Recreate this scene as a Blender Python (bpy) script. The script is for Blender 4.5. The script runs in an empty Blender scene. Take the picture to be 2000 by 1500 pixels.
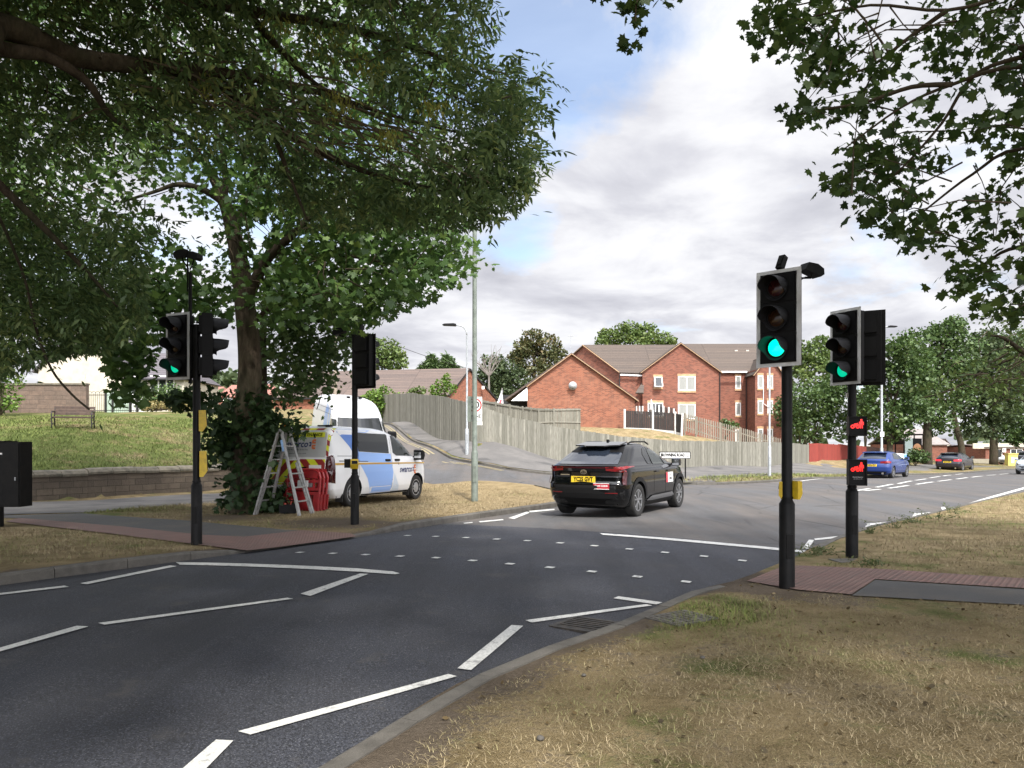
import bpy, bmesh, math, random
import numpy as np
from mathutils import Vector, Matrix
from mathutils.geometry import delaunay_2d_cdt
random.seed(7); RNG = np.random.default_rng(7)
R = math.radians; PI = math.pi
sc = bpy.context.scene; COL = sc.collection
# ---------------------------------------------------------------- camera
CH, HOR, F = 1.65, 868.0, 1500.0
cam = bpy.data.cameras.new('camera'); camo = bpy.data.objects.new('camera', cam); COL.objects.link(camo)
camo.location = (0, 0, CH); camo.rotation_euler = (PI/2, 0, 0)
cam.sensor_width = 36; cam.lens = 27; cam.shift_y = 0.059; cam.clip_start = 0.05; cam.clip_end = 3000
sc.camera = camo
# ---------------------------------------------------------------- sky
SUN_EL, SUN_AZ = R(50), math.atan2(-0.965, 0.26)      # azimuth as an angle from +X
SUNV = Vector((math.cos(SUN_EL)*math.cos(SUN_AZ), math.cos(SUN_EL)*math.sin(SUN_AZ), math.sin(SUN_EL)))
w = bpy.data.worlds.new('World'); sc.world = w; w.use_nodes = True
nt = w.node_tree; nt.nodes.clear(); N = nt.nodes.new; LK = nt.links.new
sky = N('ShaderNodeTexSky'); sky.sky_type = 'NISHITA'; sky.sun_disc = False
sky.sun_elevation = SUN_EL; sky.sun_rotation = PI/2 - SUN_AZ
sky.air_density = 1.0; sky.dust_density = 0.6; sky.ozone_density = 1.5
tc = N('ShaderNodeTexCoord'); sep = N('ShaderNodeSeparateXYZ'); LK(tc.outputs['Generated'], sep.inputs[0])
def wmath(op, a, b=None):
    n = N('ShaderNodeMath'); n.operation = op
    for i, v in enumerate((a, b)):
        if v is None: continue
        if isinstance(v, (int, float)): n.inputs[i].default_value = v
        else: LK(v, n.inputs[i])
    return n.outputs[0]
zz = wmath('ADD', wmath('MAXIMUM', sep.outputs[2], 0.0), 0.16)
comb = N('ShaderNodeCombineXYZ'); LK(wmath('DIVIDE', sep.outputs[0], zz), comb.inputs[0]); LK(wmath('DIVIDE', sep.outputs[1], zz), comb.inputs[1])
def wnoise(scale, detail, rough, off, dist=0.0):
    m = N('ShaderNodeMapping'); m.inputs['Location'].default_value = off; LK(comb.outputs[0], m.inputs[0])
    n = N('ShaderNodeTexNoise'); n.inputs['Scale'].default_value = scale; n.inputs['Detail'].default_value = detail
    n.inputs['Roughness'].default_value = rough; n.inputs['Distortion'].default_value = dist; LK(m.outputs[0], n.inputs[0]); return n.outputs[0]
def wramp(fac, stops):
    r = N('ShaderNodeValToRGB'); LK(fac, r.inputs[0]); e = r.color_ramp.elements
    while len(e) < len(stops): e.new(0.5)
    for q, (p, c) in zip(e, stops): q.position = p; q.color = (*c, 1)
    return r.outputs[0]
cover = wnoise(1.3, 8, 0.58, (3.1, 0.4, 0), 0.25)
# openings of blue sky: upper left of the view and low beside the big tree
def hole(v, lo, hi):
    d = N('ShaderNodeVectorMath'); d.operation = 'DOT_PRODUCT'; LK(tc.outputs['Generated'], d.inputs[0]); d.inputs[1].default_value = Vector(v).normalized()
    m = N('ShaderNodeMapRange'); LK(d.outputs['Value'], m.inputs[0]); m.inputs[1].default_value = lo; m.inputs[2].default_value = hi
    m.interpolation_type = 'SMOOTHSTEP'; m.inputs[3].default_value = 0; m.inputs[4].default_value = 1; return m.outputs[0]
h1 = hole(((1050-1000)/F, 1, (HOR-50)/F), 0.980, 0.9995)
h2 = hole(((985-1000)/F, 1, (HOR-445)/F), 0.9965, 0.9999)
h3 = hole(((560-1000)/F, 1, (HOR-230)/F), 0.975, 0.999)
cv = wmath('SUBTRACT', cover, wmath('MULTIPLY', h1, 0.19)); cv = wmath('SUBTRACT', cv, wmath('MULTIPLY', h2, 0.12)); cv = wmath('SUBTRACT', cv, wmath('MULTIPLY', h3, 0.20))
cfac = wramp(cv, [(0.25, (.30, .30, .30)), (0.40, (1, 1, 1))])
shade = wnoise(1.9, 9, 0.56, (7.7, 2.2, 0), 0.35)
ccol = wramp(shade, [(0.34, (1.06, 1.06, 1.07)), (0.45, (0.92, 0.925, 0.965)), (0.55, (0.745, 0.75, 0.81)), (0.68, (0.60, 0.605, 0.67))])
b1 = N('ShaderNodeBackground'); LK(sky.outputs[0], b1.inputs[0]); b1.inputs[1].default_value = 0.14
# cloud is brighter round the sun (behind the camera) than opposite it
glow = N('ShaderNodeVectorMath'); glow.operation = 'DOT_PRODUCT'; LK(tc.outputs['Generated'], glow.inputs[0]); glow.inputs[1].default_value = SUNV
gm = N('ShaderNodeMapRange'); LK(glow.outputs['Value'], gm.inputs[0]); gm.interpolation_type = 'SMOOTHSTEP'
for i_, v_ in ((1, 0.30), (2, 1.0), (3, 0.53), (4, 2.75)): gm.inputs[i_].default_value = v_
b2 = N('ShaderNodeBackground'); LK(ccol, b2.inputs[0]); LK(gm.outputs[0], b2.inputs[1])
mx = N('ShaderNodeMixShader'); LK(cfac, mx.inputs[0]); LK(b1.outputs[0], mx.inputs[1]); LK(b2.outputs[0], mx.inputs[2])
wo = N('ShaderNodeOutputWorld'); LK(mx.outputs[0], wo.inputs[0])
# ---------------------------------------------------------------- sun, exposure
sl = bpy.data.lights.new('sun', 'SUN'); sl.energy = 3.5; sl.angle = R(4.0); sl.color = (1.0, 0.95, 0.87)
so = bpy.data.objects.new('sun', sl); COL.objects.link(so); so.rotation_euler = SUNV.to_track_quat('Z', 'Y').to_euler(); so.location = (10, -15, 40)
vs = sc.view_settings; vs.view_transform = 'Standard'; vs.look = 'None'; vs.exposure = 0.95; vs.gamma = 1.0; vs.use_curve_mapping = False
try: sc.cycles.max_bounces = 6; sc.cycles.transparent_max_bounces = 6; sc.cycles.use_denoising = True
except Exception: pass
# ---------------------------------------------------------------- helpers
def P(px, py, Y):                     # the point of the photograph's view ray at distance Y
    return Vector(((px-1000)/F*Y, Y, CH+(HOR-py)/F*Y))
def link(o, parent=None):
    COL.objects.link(o)
    if parent: o.parent = parent
    return o
def thing(name, label, cat, loc=(0, 0, 0), rotz=0, group=None):
    o = bpy.data.objects.new(name, None); o.empty_display_size = 0.2; COL.objects.link(o)
    o.location = loc; o.rotation_euler = (0, 0, rotz); o['label'] = label; o['category'] = cat
    if group: o['group'] = group
    return o
def tag(o, label, cat, group=None):
    o['label'] = label; o['category'] = cat
    if group: o['group'] = group
    return o
def struct(o, kind='structure'): o['kind'] = kind; return o
def copy_tree(o, parent=None):
    c = o.copy(); COL.objects.link(c); c.parent = parent
    for ch in list(o.children): copy_tree(ch, c)
    return c
class MB:
    def __init__(s): s.v = []; s.f = []; s.m = []; s.mi = 0
    def add(s, vs_, fs):
        b = len(s.v); s.v += [tuple(p) for p in vs_]
        for f in fs: s.f.append([i+b for i in f]); s.m.append(s.mi)
    def box(s, c, d, rz=0, M=None):
        x, y, z = d[0]/2, d[1]/2, d[2]/2
        pts = [Vector((sx*x, sy*y, sz*z)) for sz in (-1, 1) for sx, sy in ((-1, -1), (1, -1), (1, 1), (-1, 1))]
        if M is not None: pts = [M @ p for p in pts]
        elif rz: q = Matrix.Rotation(rz, 3, 'Z'); pts = [q @ p for p in pts]
        c = Vector(c); s.add([p+c for p in pts], [(3, 2, 1, 0), (4, 5, 6, 7), (0, 1, 5, 4), (1, 2, 6, 5), (2, 3, 7, 6), (3, 0, 4, 7)])
    def bar(s, a, b, wd, th, up=(0, 0, 1)):                 # rectangular bar from a to b
        a, b = Vector(a), Vector(b); d = (b-a); L = d.length; d.normalize(); u = Vector(up)
        x = d.cross(u)
        if x.length < 1e-4: x = d.cross(Vector((1, 0, 0)))
        x.normalize(); y = x.cross(d); M = Matrix((x, y, d)).transposed()
        s.box((a+b)/2, (wd, th, L), M=M)
    def tube(s, path, rad, n=8, cap=True):
        path = [Vector(p) for p in path]
        if not hasattr(rad, '__len__'): rad = [rad]*len(path)
        b = len(s.v); k = len(path); prev = None
        for i, p in enumerate(path):
            d = (path[min(i+1, k-1)]-path[max(i-1, 0)]).normalized()
            if prev is None:
                x = d.cross(Vector((0, 0, 1)))
                if x.length < 1e-3: x = d.cross(Vector((0, 1, 0)))
            else: x = prev-d*prev.dot(d)
            x.normalize(); prev = x; y = d.cross(x)
            for j in range(n):
                t = 2*PI*j/n; s.v.append(tuple(p+(x*math.cos(t)+y*math.sin(t))*rad[i]))
        for i in range(k-1):
            for j in range(n):
                s.f.append([b+i*n+j, b+i*n+(j+1) % n, b+(i+1)*n+(j+1) % n, b+(i+1)*n+j]); s.m.append(s.mi)
        if cap:
            s.f.append([b+j for j in range(n)][::-1]); s.m.append(s.mi)
            s.f.append([b+(k-1)*n+j for j in range(n)]); s.m.append(s.mi)
    def lathe(s, prof, c=(0, 0, 0), axis='Z', n=24):        # prof: (r, h) list
        b = len(s.v); k = len(prof); c = Vector(c)
        for r, h in prof:
            for j in range(n):
                t = 2*PI*j/n; a_, b_ = r*math.cos(t), r*math.sin(t)
                p = {'Z': (a_, b_, h), 'Y': (a_, h, -b_), 'X': (h, a_, b_)}[axis]; s.v.append(tuple(c+Vector(p)))
        for i in range(k-1):
            for j in range(n):
                s.f.append([b+i*n+j, b+i*n+(j+1) % n, b+(i+1)*n+(j+1) % n, b+(i+1)*n+j]); s.m.append(s.mi)
        if prof[0][0] > 1e-4: s.f.append([b+j for j in range(n)][::-1]); s.m.append(s.mi)
        if prof[-1][0] > 1e-4: s.f.append([b+(k-1)*n+j for j in range(n)]); s.m.append(s.mi)
    def prism(s, poly, a, b):                              # poly points mapped by functions a(p), b(p) to two shells
        n = len(poly); s.add([a(p) for p in poly]+[b(p) for p in poly], [list(range(n))[::-1], list(range(n, 2*n))]+[(i, (i+1) % n, n+(i+1) % n, n+i) for i in range(n)])
    def quad(s, a, b, c, d): s.add([a, b, c, d], [(0, 1, 2, 3)])
    def build(s, name, mat, parent=None, smooth=False, loc=None, rotz=0, angle=None):
        me = bpy.data.meshes.new(name); me.from_pydata(s.v, [], s.f); me.update()
        for m in (mat if isinstance(mat, (list, tuple)) else [mat]): me.materials.append(m)
        if any(s.m): me.polygons.foreach_set('material_index', s.m)
        if smooth: me.polygons.foreach_set('use_smooth', [True]*len(me.polygons))
        bm_ = bmesh.new(); bm_.from_mesh(me); bmesh.ops.recalc_face_normals(bm_, faces=bm_.faces)
        if angle:
            for e in bm_.edges:
                if len(e.link_faces) == 2 and e.calc_face_angle(0) > R(angle): e.smooth = False
        bm_.to_mesh(me); bm_.free()
        o = bpy.data.objects.new(name, me); COL.objects.link(o)
        if parent: o.parent = parent
        if loc is not None: o.location = loc
        if rotz: o.rotation_euler = (0, 0, rotz)
        return o
def raw(name, V, Fc, mat, parent=None, smooth=False):      # numpy mesh with equal-sized faces
    me = bpy.data.meshes.new(name); V = np.asarray(V, dtype=np.float32); Fc = np.asarray(Fc, dtype=np.int32)
    k = Fc.shape[1]; me.vertices.add(len(V)); me.vertices.foreach_set('co', V.ravel())
    me.loops.add(Fc.size); me.loops.foreach_set('vertex_index', Fc.ravel())
    me.polygons.add(len(Fc)); me.polygons.foreach_set('loop_start', np.arange(0, Fc.size, k, dtype=np.int32))
    try: me.polygons.foreach_set('loop_total', np.full(len(Fc), k, dtype=np.int32))
    except Exception: pass
    if smooth: me.polygons.foreach_set('use_smooth', np.ones(len(Fc), dtype=bool))
    me.update(calc_edges=True); me.validate(); me.materials.append(mat)
    o = bpy.data.objects.new(name, me); COL.objects.link(o)
    if parent: o.parent = parent
    return o
def inside(poly, X, Y):
    X = np.asarray(X, float); Y = np.asarray(Y, float); c = np.zeros(X.shape, bool); n = len(poly)
    for i in range(n):
        x1, y1 = poly[i][0], poly[i][1]; x2, y2 = poly[(i+1) % n][0], poly[(i+1) % n][1]
        if y1 == y2: continue
        t = ((y1 > Y) != (y2 > Y)) & (X < (x2-x1)*(Y-y1)/(y2-y1)+x1); c ^= t
    return c
def pdist(line, X, Y):                                     # signed distance to a polyline (left positive)
    X = np.asarray(X, float); Y = np.asarray(Y, float); best = np.full(X.shape, 1e9); sg = np.ones(X.shape)
    for (x1, y1), (x2, y2) in zip(line[:-1], line[1:]):
        dx, dy = x2-x1, y2-y1; L2 = dx*dx+dy*dy; t = np.clip(((X-x1)*dx+(Y-y1)*dy)/L2, 0, 1)
        d = np.hypot(X-x1-t*dx, Y-y1-t*dy); m = d < best-1e-9; best = np.where(m, d, best); sg = np.where(m, np.sign(dx*(Y-y1)-dy*(X-x1)), sg)
    return best*sg
def tess(poly, step, extra=None):                          # triangulated polygon with inner points
    a = np.array([(p[0], p[1]) for p in poly], float); b = []
    for i in range(len(a)):
        p, q = a[i], a[(i+1) % len(a)]; n = max(1, int(np.hypot(*(q-p))/step))
        for k in range(n): b.append(p+(q-p)*k/n)
    nb = len(b); x0, y0 = a.min(0); x1, y1 = a.max(0)
    gx, gy = np.meshgrid(np.arange(x0+step*.5, x1, step), np.arange(y0+step*.5, y1, step)); gx, gy = gx.ravel(), gy.ravel()
    if len(gx):
        m = inside(a, gx, gy); bb = np.array(b+[b[0]])
        gx, gy = gx[m], gy[m]
        if len(gx): m = np.abs(pdist(bb, gx, gy)) > step*.3; gx, gy = gx[m], gy[m]
    pts = [Vector(p) for p in b]+[Vector(p) for p in zip(gx, gy)]
    vs_, es, fs, *_ = delaunay_2d_cdt(pts, [(i, (i+1) % nb) for i in range(nb)], [], 0, 1e-5)
    V = np.array([(v.x, v.y) for v in vs_]); out = []
    for f in fs:
        c = V[list(f)].mean(0)
        if inside(a, c[0:1], c[1:2])[0]: out.append(list(f))
    return V, out
# ---------------------------------------------------------------- materials
def mat(name, col=(.5, .5, .5), rough=.6, metal=0, spec=.5, coat=0, emit=None, estr=1):
    m = bpy.data.materials.new(name); m.use_nodes = True; b = m.node_tree.nodes['Principled BSDF']
    b.inputs['Base Color'].default_value = (*col, 1); b.inputs['Roughness'].default_value = rough; b.inputs['Metallic'].default_value = metal
    b.inputs['Specular IOR Level'].default_value = spec
    if coat: b.inputs['Coat Weight'].default_value = coat; b.inputs['Coat Roughness'].default_value = .03
    if emit: b.inputs['Emission Color'].default_value = (*emit, 1); b.inputs['Emission Strength'].default_value = estr
    return m
class NB:                                                   # node builder on a material
    def __init__(s, m): s.m = m; s.t = m.node_tree; s.b = s.t.nodes.get('Principled BSDF')
    def n(s, typ, **kw):
        o = s.t.nodes.new(typ)
        for k, v in kw.items(): setattr(o, k, v)
        return o
    def l(s, a, b): s.t.links.new(a, b)
    def set(s, sock, v):
        if isinstance(v, (int, float)): sock.default_value = v
        elif isinstance(v, (tuple, list)): sock.default_value = v if len(v) != 3 or sock.type == 'VECTOR' else (*v, 1)
        else: s.l(v, sock)
    def math(s, op, a, b=0.0, c=None):
        o = s.n('ShaderNodeMath', operation=op); s.set(o.inputs[0], a); s.set(o.inputs[1], b)
        if c is not None: s.set(o.inputs[2], c)
        return o.outputs[0]
    def pos(s): return s.n('ShaderNodeNewGeometry').outputs['Position']
    def obj(s): return s.n('ShaderNodeTexCoord').outputs['Object']
    def mapping(s, v, scale=(1, 1, 1), loc=(0, 0, 0), rot=(0, 0, 0)):
        o = s.n('ShaderNodeMapping'); s.l(v, o.inputs[0]); o.inputs['Scale'].default_value = scale; o.inputs['Location'].default_value = loc; o.inputs['Rotation'].default_value = rot; return o.outputs[0]
    def noise(s, v, scale, detail=4, rough=.55, dist=0):
        o = s.n('ShaderNodeTexNoise'); s.l(v, o.inputs['Vector']); o.inputs['Scale'].default_value = scale; o.inputs['Detail'].default_value = detail; o.inputs['Roughness'].default_value = rough; o.inputs['Distortion'].default_value = dist; return o.outputs[0]
    def noise_col(s, v, scale):
        o = s.n('ShaderNodeTexNoise'); s.l(v, o.inputs['Vector']); o.inputs['Scale'].default_value = scale; o.inputs['Detail'].default_value = 2; return o.outputs['Color']
    def ramp(s, f, stops, interp='LINEAR'):
        r = s.n('ShaderNodeValToRGB'); s.l(f, r.inputs[0]); e = r.color_ramp.elements; r.color_ramp.interpolation = interp
        while len(e) < len(stops): e.new(.5)
        for q, (p, c) in zip(e, stops):
            q.position = p; q.color = (c, c, c, 1) if isinstance(c, (int, float)) else (*c, 1)
        return r.outputs[0]
    def mix(s, f, a, b, mode='MIX'):
        o = s.n('ShaderNodeMix', data_type='RGBA', blend_type=mode); s.set(o.inputs[0], f); s.set(o.inputs[6], a); s.set(o.inputs[7], b); return o.outputs[2]
    def bump(s, h, st=.3, d=.01):
        o = s.n('ShaderNodeBump'); s.l(h, o.inputs['Height']); o.inputs['Strength'].default_value = st; o.inputs['Distance'].default_value = d; s.l(o.outputs[0], s.b.inputs['Normal'])
    def base(s, c): s.set(s.b.inputs['Base Color'], c)
    def attr(s, name): return s.n('ShaderNodeAttribute', attribute_name=name).outputs['Fac']
    def island(s): return s.n('ShaderNodeNewGeometry').outputs['Random Per Island']
    def wallvec(s, vscale=1.0):                             # (along the wall, up) coordinates for any upright or sloping face
        g = s.n('ShaderNodeNewGeometry'); c = s.n('ShaderNodeVectorMath', operation='CROSS_PRODUCT'); s.l(g.outputs['True Normal'], c.inputs[0]); c.inputs[1].default_value = (0, 0, 1)
        nn = s.n('ShaderNodeVectorMath', operation='NORMALIZE'); s.l(c.outputs[0], nn.inputs[0])
        d = s.n('ShaderNodeVectorMath', operation='DOT_PRODUCT'); s.l(g.outputs['Position'], d.inputs[0]); s.l(nn.outputs[0], d.inputs[1])
        sp = s.n('ShaderNodeSeparateXYZ'); s.l(g.outputs['Position'], sp.inputs[0]); cb = s.n('ShaderNodeCombineXYZ')
        s.l(d.outputs['Value'], cb.inputs[0]); s.l(s.math('MULTIPLY', sp.outputs[2], vscale), cb.inputs[1]); return cb.outputs[0]
def weathered(name, col, col2, scale=6, rough=.6, metal=0, bumpst=0, amount=1.0, coat=0):
    m = mat(name, col, rough, metal, coat=coat); b = NB(m); p = b.obj(); n = b.noise(p, scale, 5, .6)
    b.base(b.mix(b.ramp(n, [(.38, 0), (.66, amount)]), col, col2))
    if bumpst: b.bump(b.noise(p, scale*8, 3), bumpst, .004)
    return m
M = {}
M['black_paint'] = weathered('black_paint', (.0035, .0035, .004), (.008, .0075, .007), 9, .5); M['black_paint'].node_tree.nodes['Principled BSDF'].inputs['Specular IOR Level'].default_value = .18
M['black_plastic'] = mat('black_plastic', (.0045, .0045, .005), .55, spec=.18)
M['visor_black'] = mat('visor_black', (.016, .0165, .019), .6, spec=.25)
M['board_white'] = weathered('board_white', (.62, .63, .64), (.45, .45, .44), 5, .55)
M['yellow'] = weathered('yellow_plastic', (.62, .42, .015), (.45, .30, .02), 14, .45)
M['white_plastic'] = mat('white_plastic', (.75, .75, .74), .45)
M['galv'] = weathered('galvanised_steel', (.42, .44, .46), (.30, .32, .33), 12, .45, .5)
M['lamp_green'] = weathered('green_grey_column', (.17, .20, .175), (.11, .13, .115), 7, .55)
M['alu'] = weathered('aluminium', (.34, .34, .335), (.22, .22, .215), 11, .5, .35)
M['rubber'] = weathered('tyre_rubber', (.012, .012, .012), (.022, .021, .02), 12, .8)
M['rim'] = mat('alloy_rim', (.42, .43, .45), .28, .85)
M['rim_grey'] = mat('steel_rim', (.36, .37, .39), .38, .6)
M['glass_dark'] = mat('tinted_glass', (.008, .010, .010), .03, 0, .6)
M['white_line'] = None
def textmesh(txt, size, mode='CENTER', shear=0.0, bold=0.0):
    cu = bpy.data.curves.new('lettering', 'FONT'); cu.body = txt; cu.size = size; cu.align_x = mode; cu.align_y = 'CENTER'; cu.shear = shear; cu.offset = bold; cu.resolution_u = 2
    ob = bpy.data.objects.new('lettering', cu); COL.objects.link(ob); dg = bpy.context.evaluated_depsgraph_get(); dg.update()
    me = bpy.data.meshes.new_from_object(ob.evaluated_get(dg)); v = [(q.co.x, q.co.y) for q in me.vertices]; f = [list(p.vertices) for p in me.polygons]
    bpy.data.objects.remove(ob); bpy.data.curves.remove(cu); bpy.data.meshes.remove(me); return v, f
def add_text(mb, txt, size, fn, wid=None, **kw):            # fn maps (u, v) to 3D; wid scales the run to a width
    v, f = textmesh(txt, size, **kw)
    if wid:
        xs = [p[0] for p in v]; k = wid/(max(xs)-min(xs)); c = (max(xs)+min(xs))/2; v = [((p[0]-c)*k, p[1]) for p in v]
    mb.add([fn(*p) for p in v], f)
# ================================================================ TERRAIN
WALL = [(-22,7.5),(-14.4,20.6),(-12.8,22.9),(-9.9,27.4),(-8.6,29.5)]
def bank_step(X, Y):                                        # made ground held up by the bank wall
    d = pdist(WALL, X, Y); t = np.clip((d-.05)/.35, 0, 1); tt = t*t*(3-2*t)
    end = np.clip((29.8-Y)/1.5, 0, 1)*np.clip((26-np.abs(X))/3, 0, 1); end = np.where(Y > 28, np.maximum(end, np.clip(1-np.abs(d)/25, 0, 1)*np.clip((36-Y)/8, 0, 1)), end)
    return 0.72*tt*np.where(d > 0, np.clip(1-(d/30), 0, 1), 0)*np.clip(end, 0, 1)
BANK = [(-13.6,24,.98),(-10.7,28.4,1.0),(-15.5,26.5,1.45),(-17.2,30.5,2.27),(-13.5,31.5,1.8),(-11.5,33,1.75),(-22,26,1.75),(-20,34,2.75),(-16,36,2.65),(-24,38,3.1),(-21,42,3.4),(-15.4,40,3.15),(-25,42.5,3.4),(-27,36,2.9),(-22,46,3.6),(-17,46,3.5),(-12,40,2.7),(-9.5,38,2.15),(-28,46,3.7),(-26,30,2.4)]
CTRL = [(-6,9,0),(-11.7,0,0),(-20,-14,0),(1,20,0),(2,9,0),(6.7,14.6,0),(0,4,0),(-3,0,0),(-9,-10,0),(3,15,0),(8,31,0.0),(12,26,0),(17.4,26,-.02),(17,40,-.12),(28,36,-.12),(23,46,-.18),
 (33.5,58,-.43),(50,72,-.75),(70,90,-1.1),(25,30,-.05),(8,4,0),(12,12,0.0),(22,18,0.1),(5,-6,0),(15,-8,.1),(-10,18,0),(-15,15,0),(-7,15,0),(-8,20,0.02),(-6.1,17.6,0),(-12.8,22.5,-.05),(-9.9,27,.02),(-18,14,0),(-30,0,0),
 (-3.07,15,0),(-4,18.5,.02),(-2.5,22.5,.0),(-2.84,27.5,.14),(-1.7,27,.24),(-.7,26,.31),(.83,25,.22),(1.7,22.3,.05),(-6,27.5,.42),(-6.5,30.5,.75),(-4.5,30,.55),(-8,36,1.35),(-9,33,1.1),(-13,47,2.7),
 (-5.36,41,1.84),(-2.95,36,1.02),(-1.7,33.5,.74),(-.2,33,.56),(1.63,32.5,.36),(4.2,31.6,.12),(-9,50,2.9),
 (-6.1,46,2.86),(-1.87,37,1.57),(2,39,.82),(8.97,41,.27),(15.3,46,.2),(20.5,53,.2),(27,60,.0),(12.5,38,.05),
 (0,47,2.3),(4,50,2.3),(8,51,2.45),(12,54,2.35),(18,58,1.5),(24,66,1.0),(8,62,2.5),(0,62,3.3),(-8,66,4.2),(-15,60,4.2),
 (-40,60,4),(-60,40,3),(40,80,.0),(60,60,-.3),(60,110,-1.2),(0,110,6.5),(-50,110,6),(30,110,3),(50,20,.3),(50,-40,.2),(0,-60,0),(-60,-40,0)]
for x_, y_, z_ in BANK: CTRL.append((x_, y_, z_-.1-float(bank_step(np.array([x_]), np.array([y_]))[0])))
_c = np.array(CTRL, float); _n = len(_c); _K = lambda d: -np.sqrt(d*d+4.0)
_A = np.zeros((_n+1, _n+1)); _A[:_n, :_n] = _K(np.hypot(_c[:, None, 0]-_c[None, :, 0], _c[:, None, 1]-_c[None, :, 1]))-np.eye(_n)*0.02; _A[_n, :_n] = 1; _A[:_n, _n] = 1
_w = np.linalg.solve(_A, np.append(_c[:, 2], 0))
def zb(X, Y):
    X = np.asarray(X, float); Y = np.asarray(Y, float); r = np.hypot(X, Y-30); k = np.where(r > 110, 110/np.maximum(r, 1), 1); x = X*k; y = 30+(Y-30)*k
    out = np.full(x.shape, _w[_n]); 
    for i in range(_n): out = out+_w[i]*_K(np.hypot(x-_c[i, 0], y-_c[i, 1]))
    return out
LEFT = [(-24.5,-20),(-11.74,0),(-6,9),(-4.4,11.25),(-2.72,13.7),(-.47,17.6),(1,19.96)]
LEFTFULL = LEFT+[(4.6,25.5),(8.35,31.3),(11.2,33.5),(17.4,40),(23.2,45.8),(33,56),(48,70),(90,106)]
CORNER = [(1,19.96),(1.55,21.0),(1.75,22.2),(1.45,23.8),(.83,25),(-.7,26),(-1.7,27),(-2.84,27.5),(-4.5,30),(-8,36),(-13,47)]
FARK = [(-9,50),(-5.36,41),(-2.95,36),(-1.7,33.9),(-.2,33),(1.63,32.5),(4.2,31.7),(7,31),(8.35,31.3),(11.2,33.5),(17.4,40),(23.2,45.8),(33,56),(48,70),(90,106)]
RIGHT = [(-14.5,-20),(-3.05,0.2),(-.915,3.66),(-.791,3.956),(-.651,4.30),(-.481,4.72),(-.353,4.987),(-.127,5.30),(.114,5.68),(.418,6.09),(.763,6.466),(1.0,6.78),(1.288,7.21),(1.68,7.80),(2.2,8.57),(2.99,9.56),(4.48,11.67),(6.7,14.5),(10.1,18.1),(17.4,26),(30,38.5),(45,52),(100,99)]
ROADPOLY = LEFT+CORNER[1:]+FARK+RIGHT[::-1]
def crown(X, Y):
    l = -pdist(LEFTFULL, X, Y); r = pdist(RIGHT, X, Y); t = np.clip(l, 0, 50); q = np.clip(r, 0, 50)
    return 0.085*4*t*q/np.maximum((t+q)**2, .01)
def zroad(X, Y): return zb(X, Y)+crown(X, Y)
XA, XB = np.array([(-3.9,11.9),(-2.75,13.6)]), np.array([(2.6,9.2),(4.3,11.4)])
def zg(X, Y):                                               # top of verge / soil / paving
    X = np.asarray(X, float); Y = np.asarray(Y, float)
    z = zb(X, Y)+0.10+bank_step(X, Y)
    for a in (XA, XB):
        dd = np.abs(pdist([tuple(a[0]), tuple(a[1])], X, Y)); z = z-0.075*np.clip(1-dd/1.4, 0, 1)
    return z
def zg1(x, y): return float(zg(np.array([x]), np.array([y]))[0])
def zr1(x, y): return float(zroad(np.array([x]), np.array([y]))[0])
def G(px, py, fn=zg1):                                      # where a pixel's ray meets the ground
    z = 0.0; k = 0.6
    Y = F*(CH-0.02)/(max(py-HOR, 8))
    for _ in range(30):
        X = (px-1000)/F*Y; z = fn(X, Y); Yn = F*(CH-z)/(py-HOR); Y = Y*(1-k)+Yn*k
    return Vector(((px-1000)/F*Y, Y, z))
def Gr(px, py): return G(px, py, zr1)
def on(x, y): return Vector((x, y, zg1(x, y)))
def atY(px, Y): x = (px-1000)/F*Y; return on(x, Y)
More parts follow.
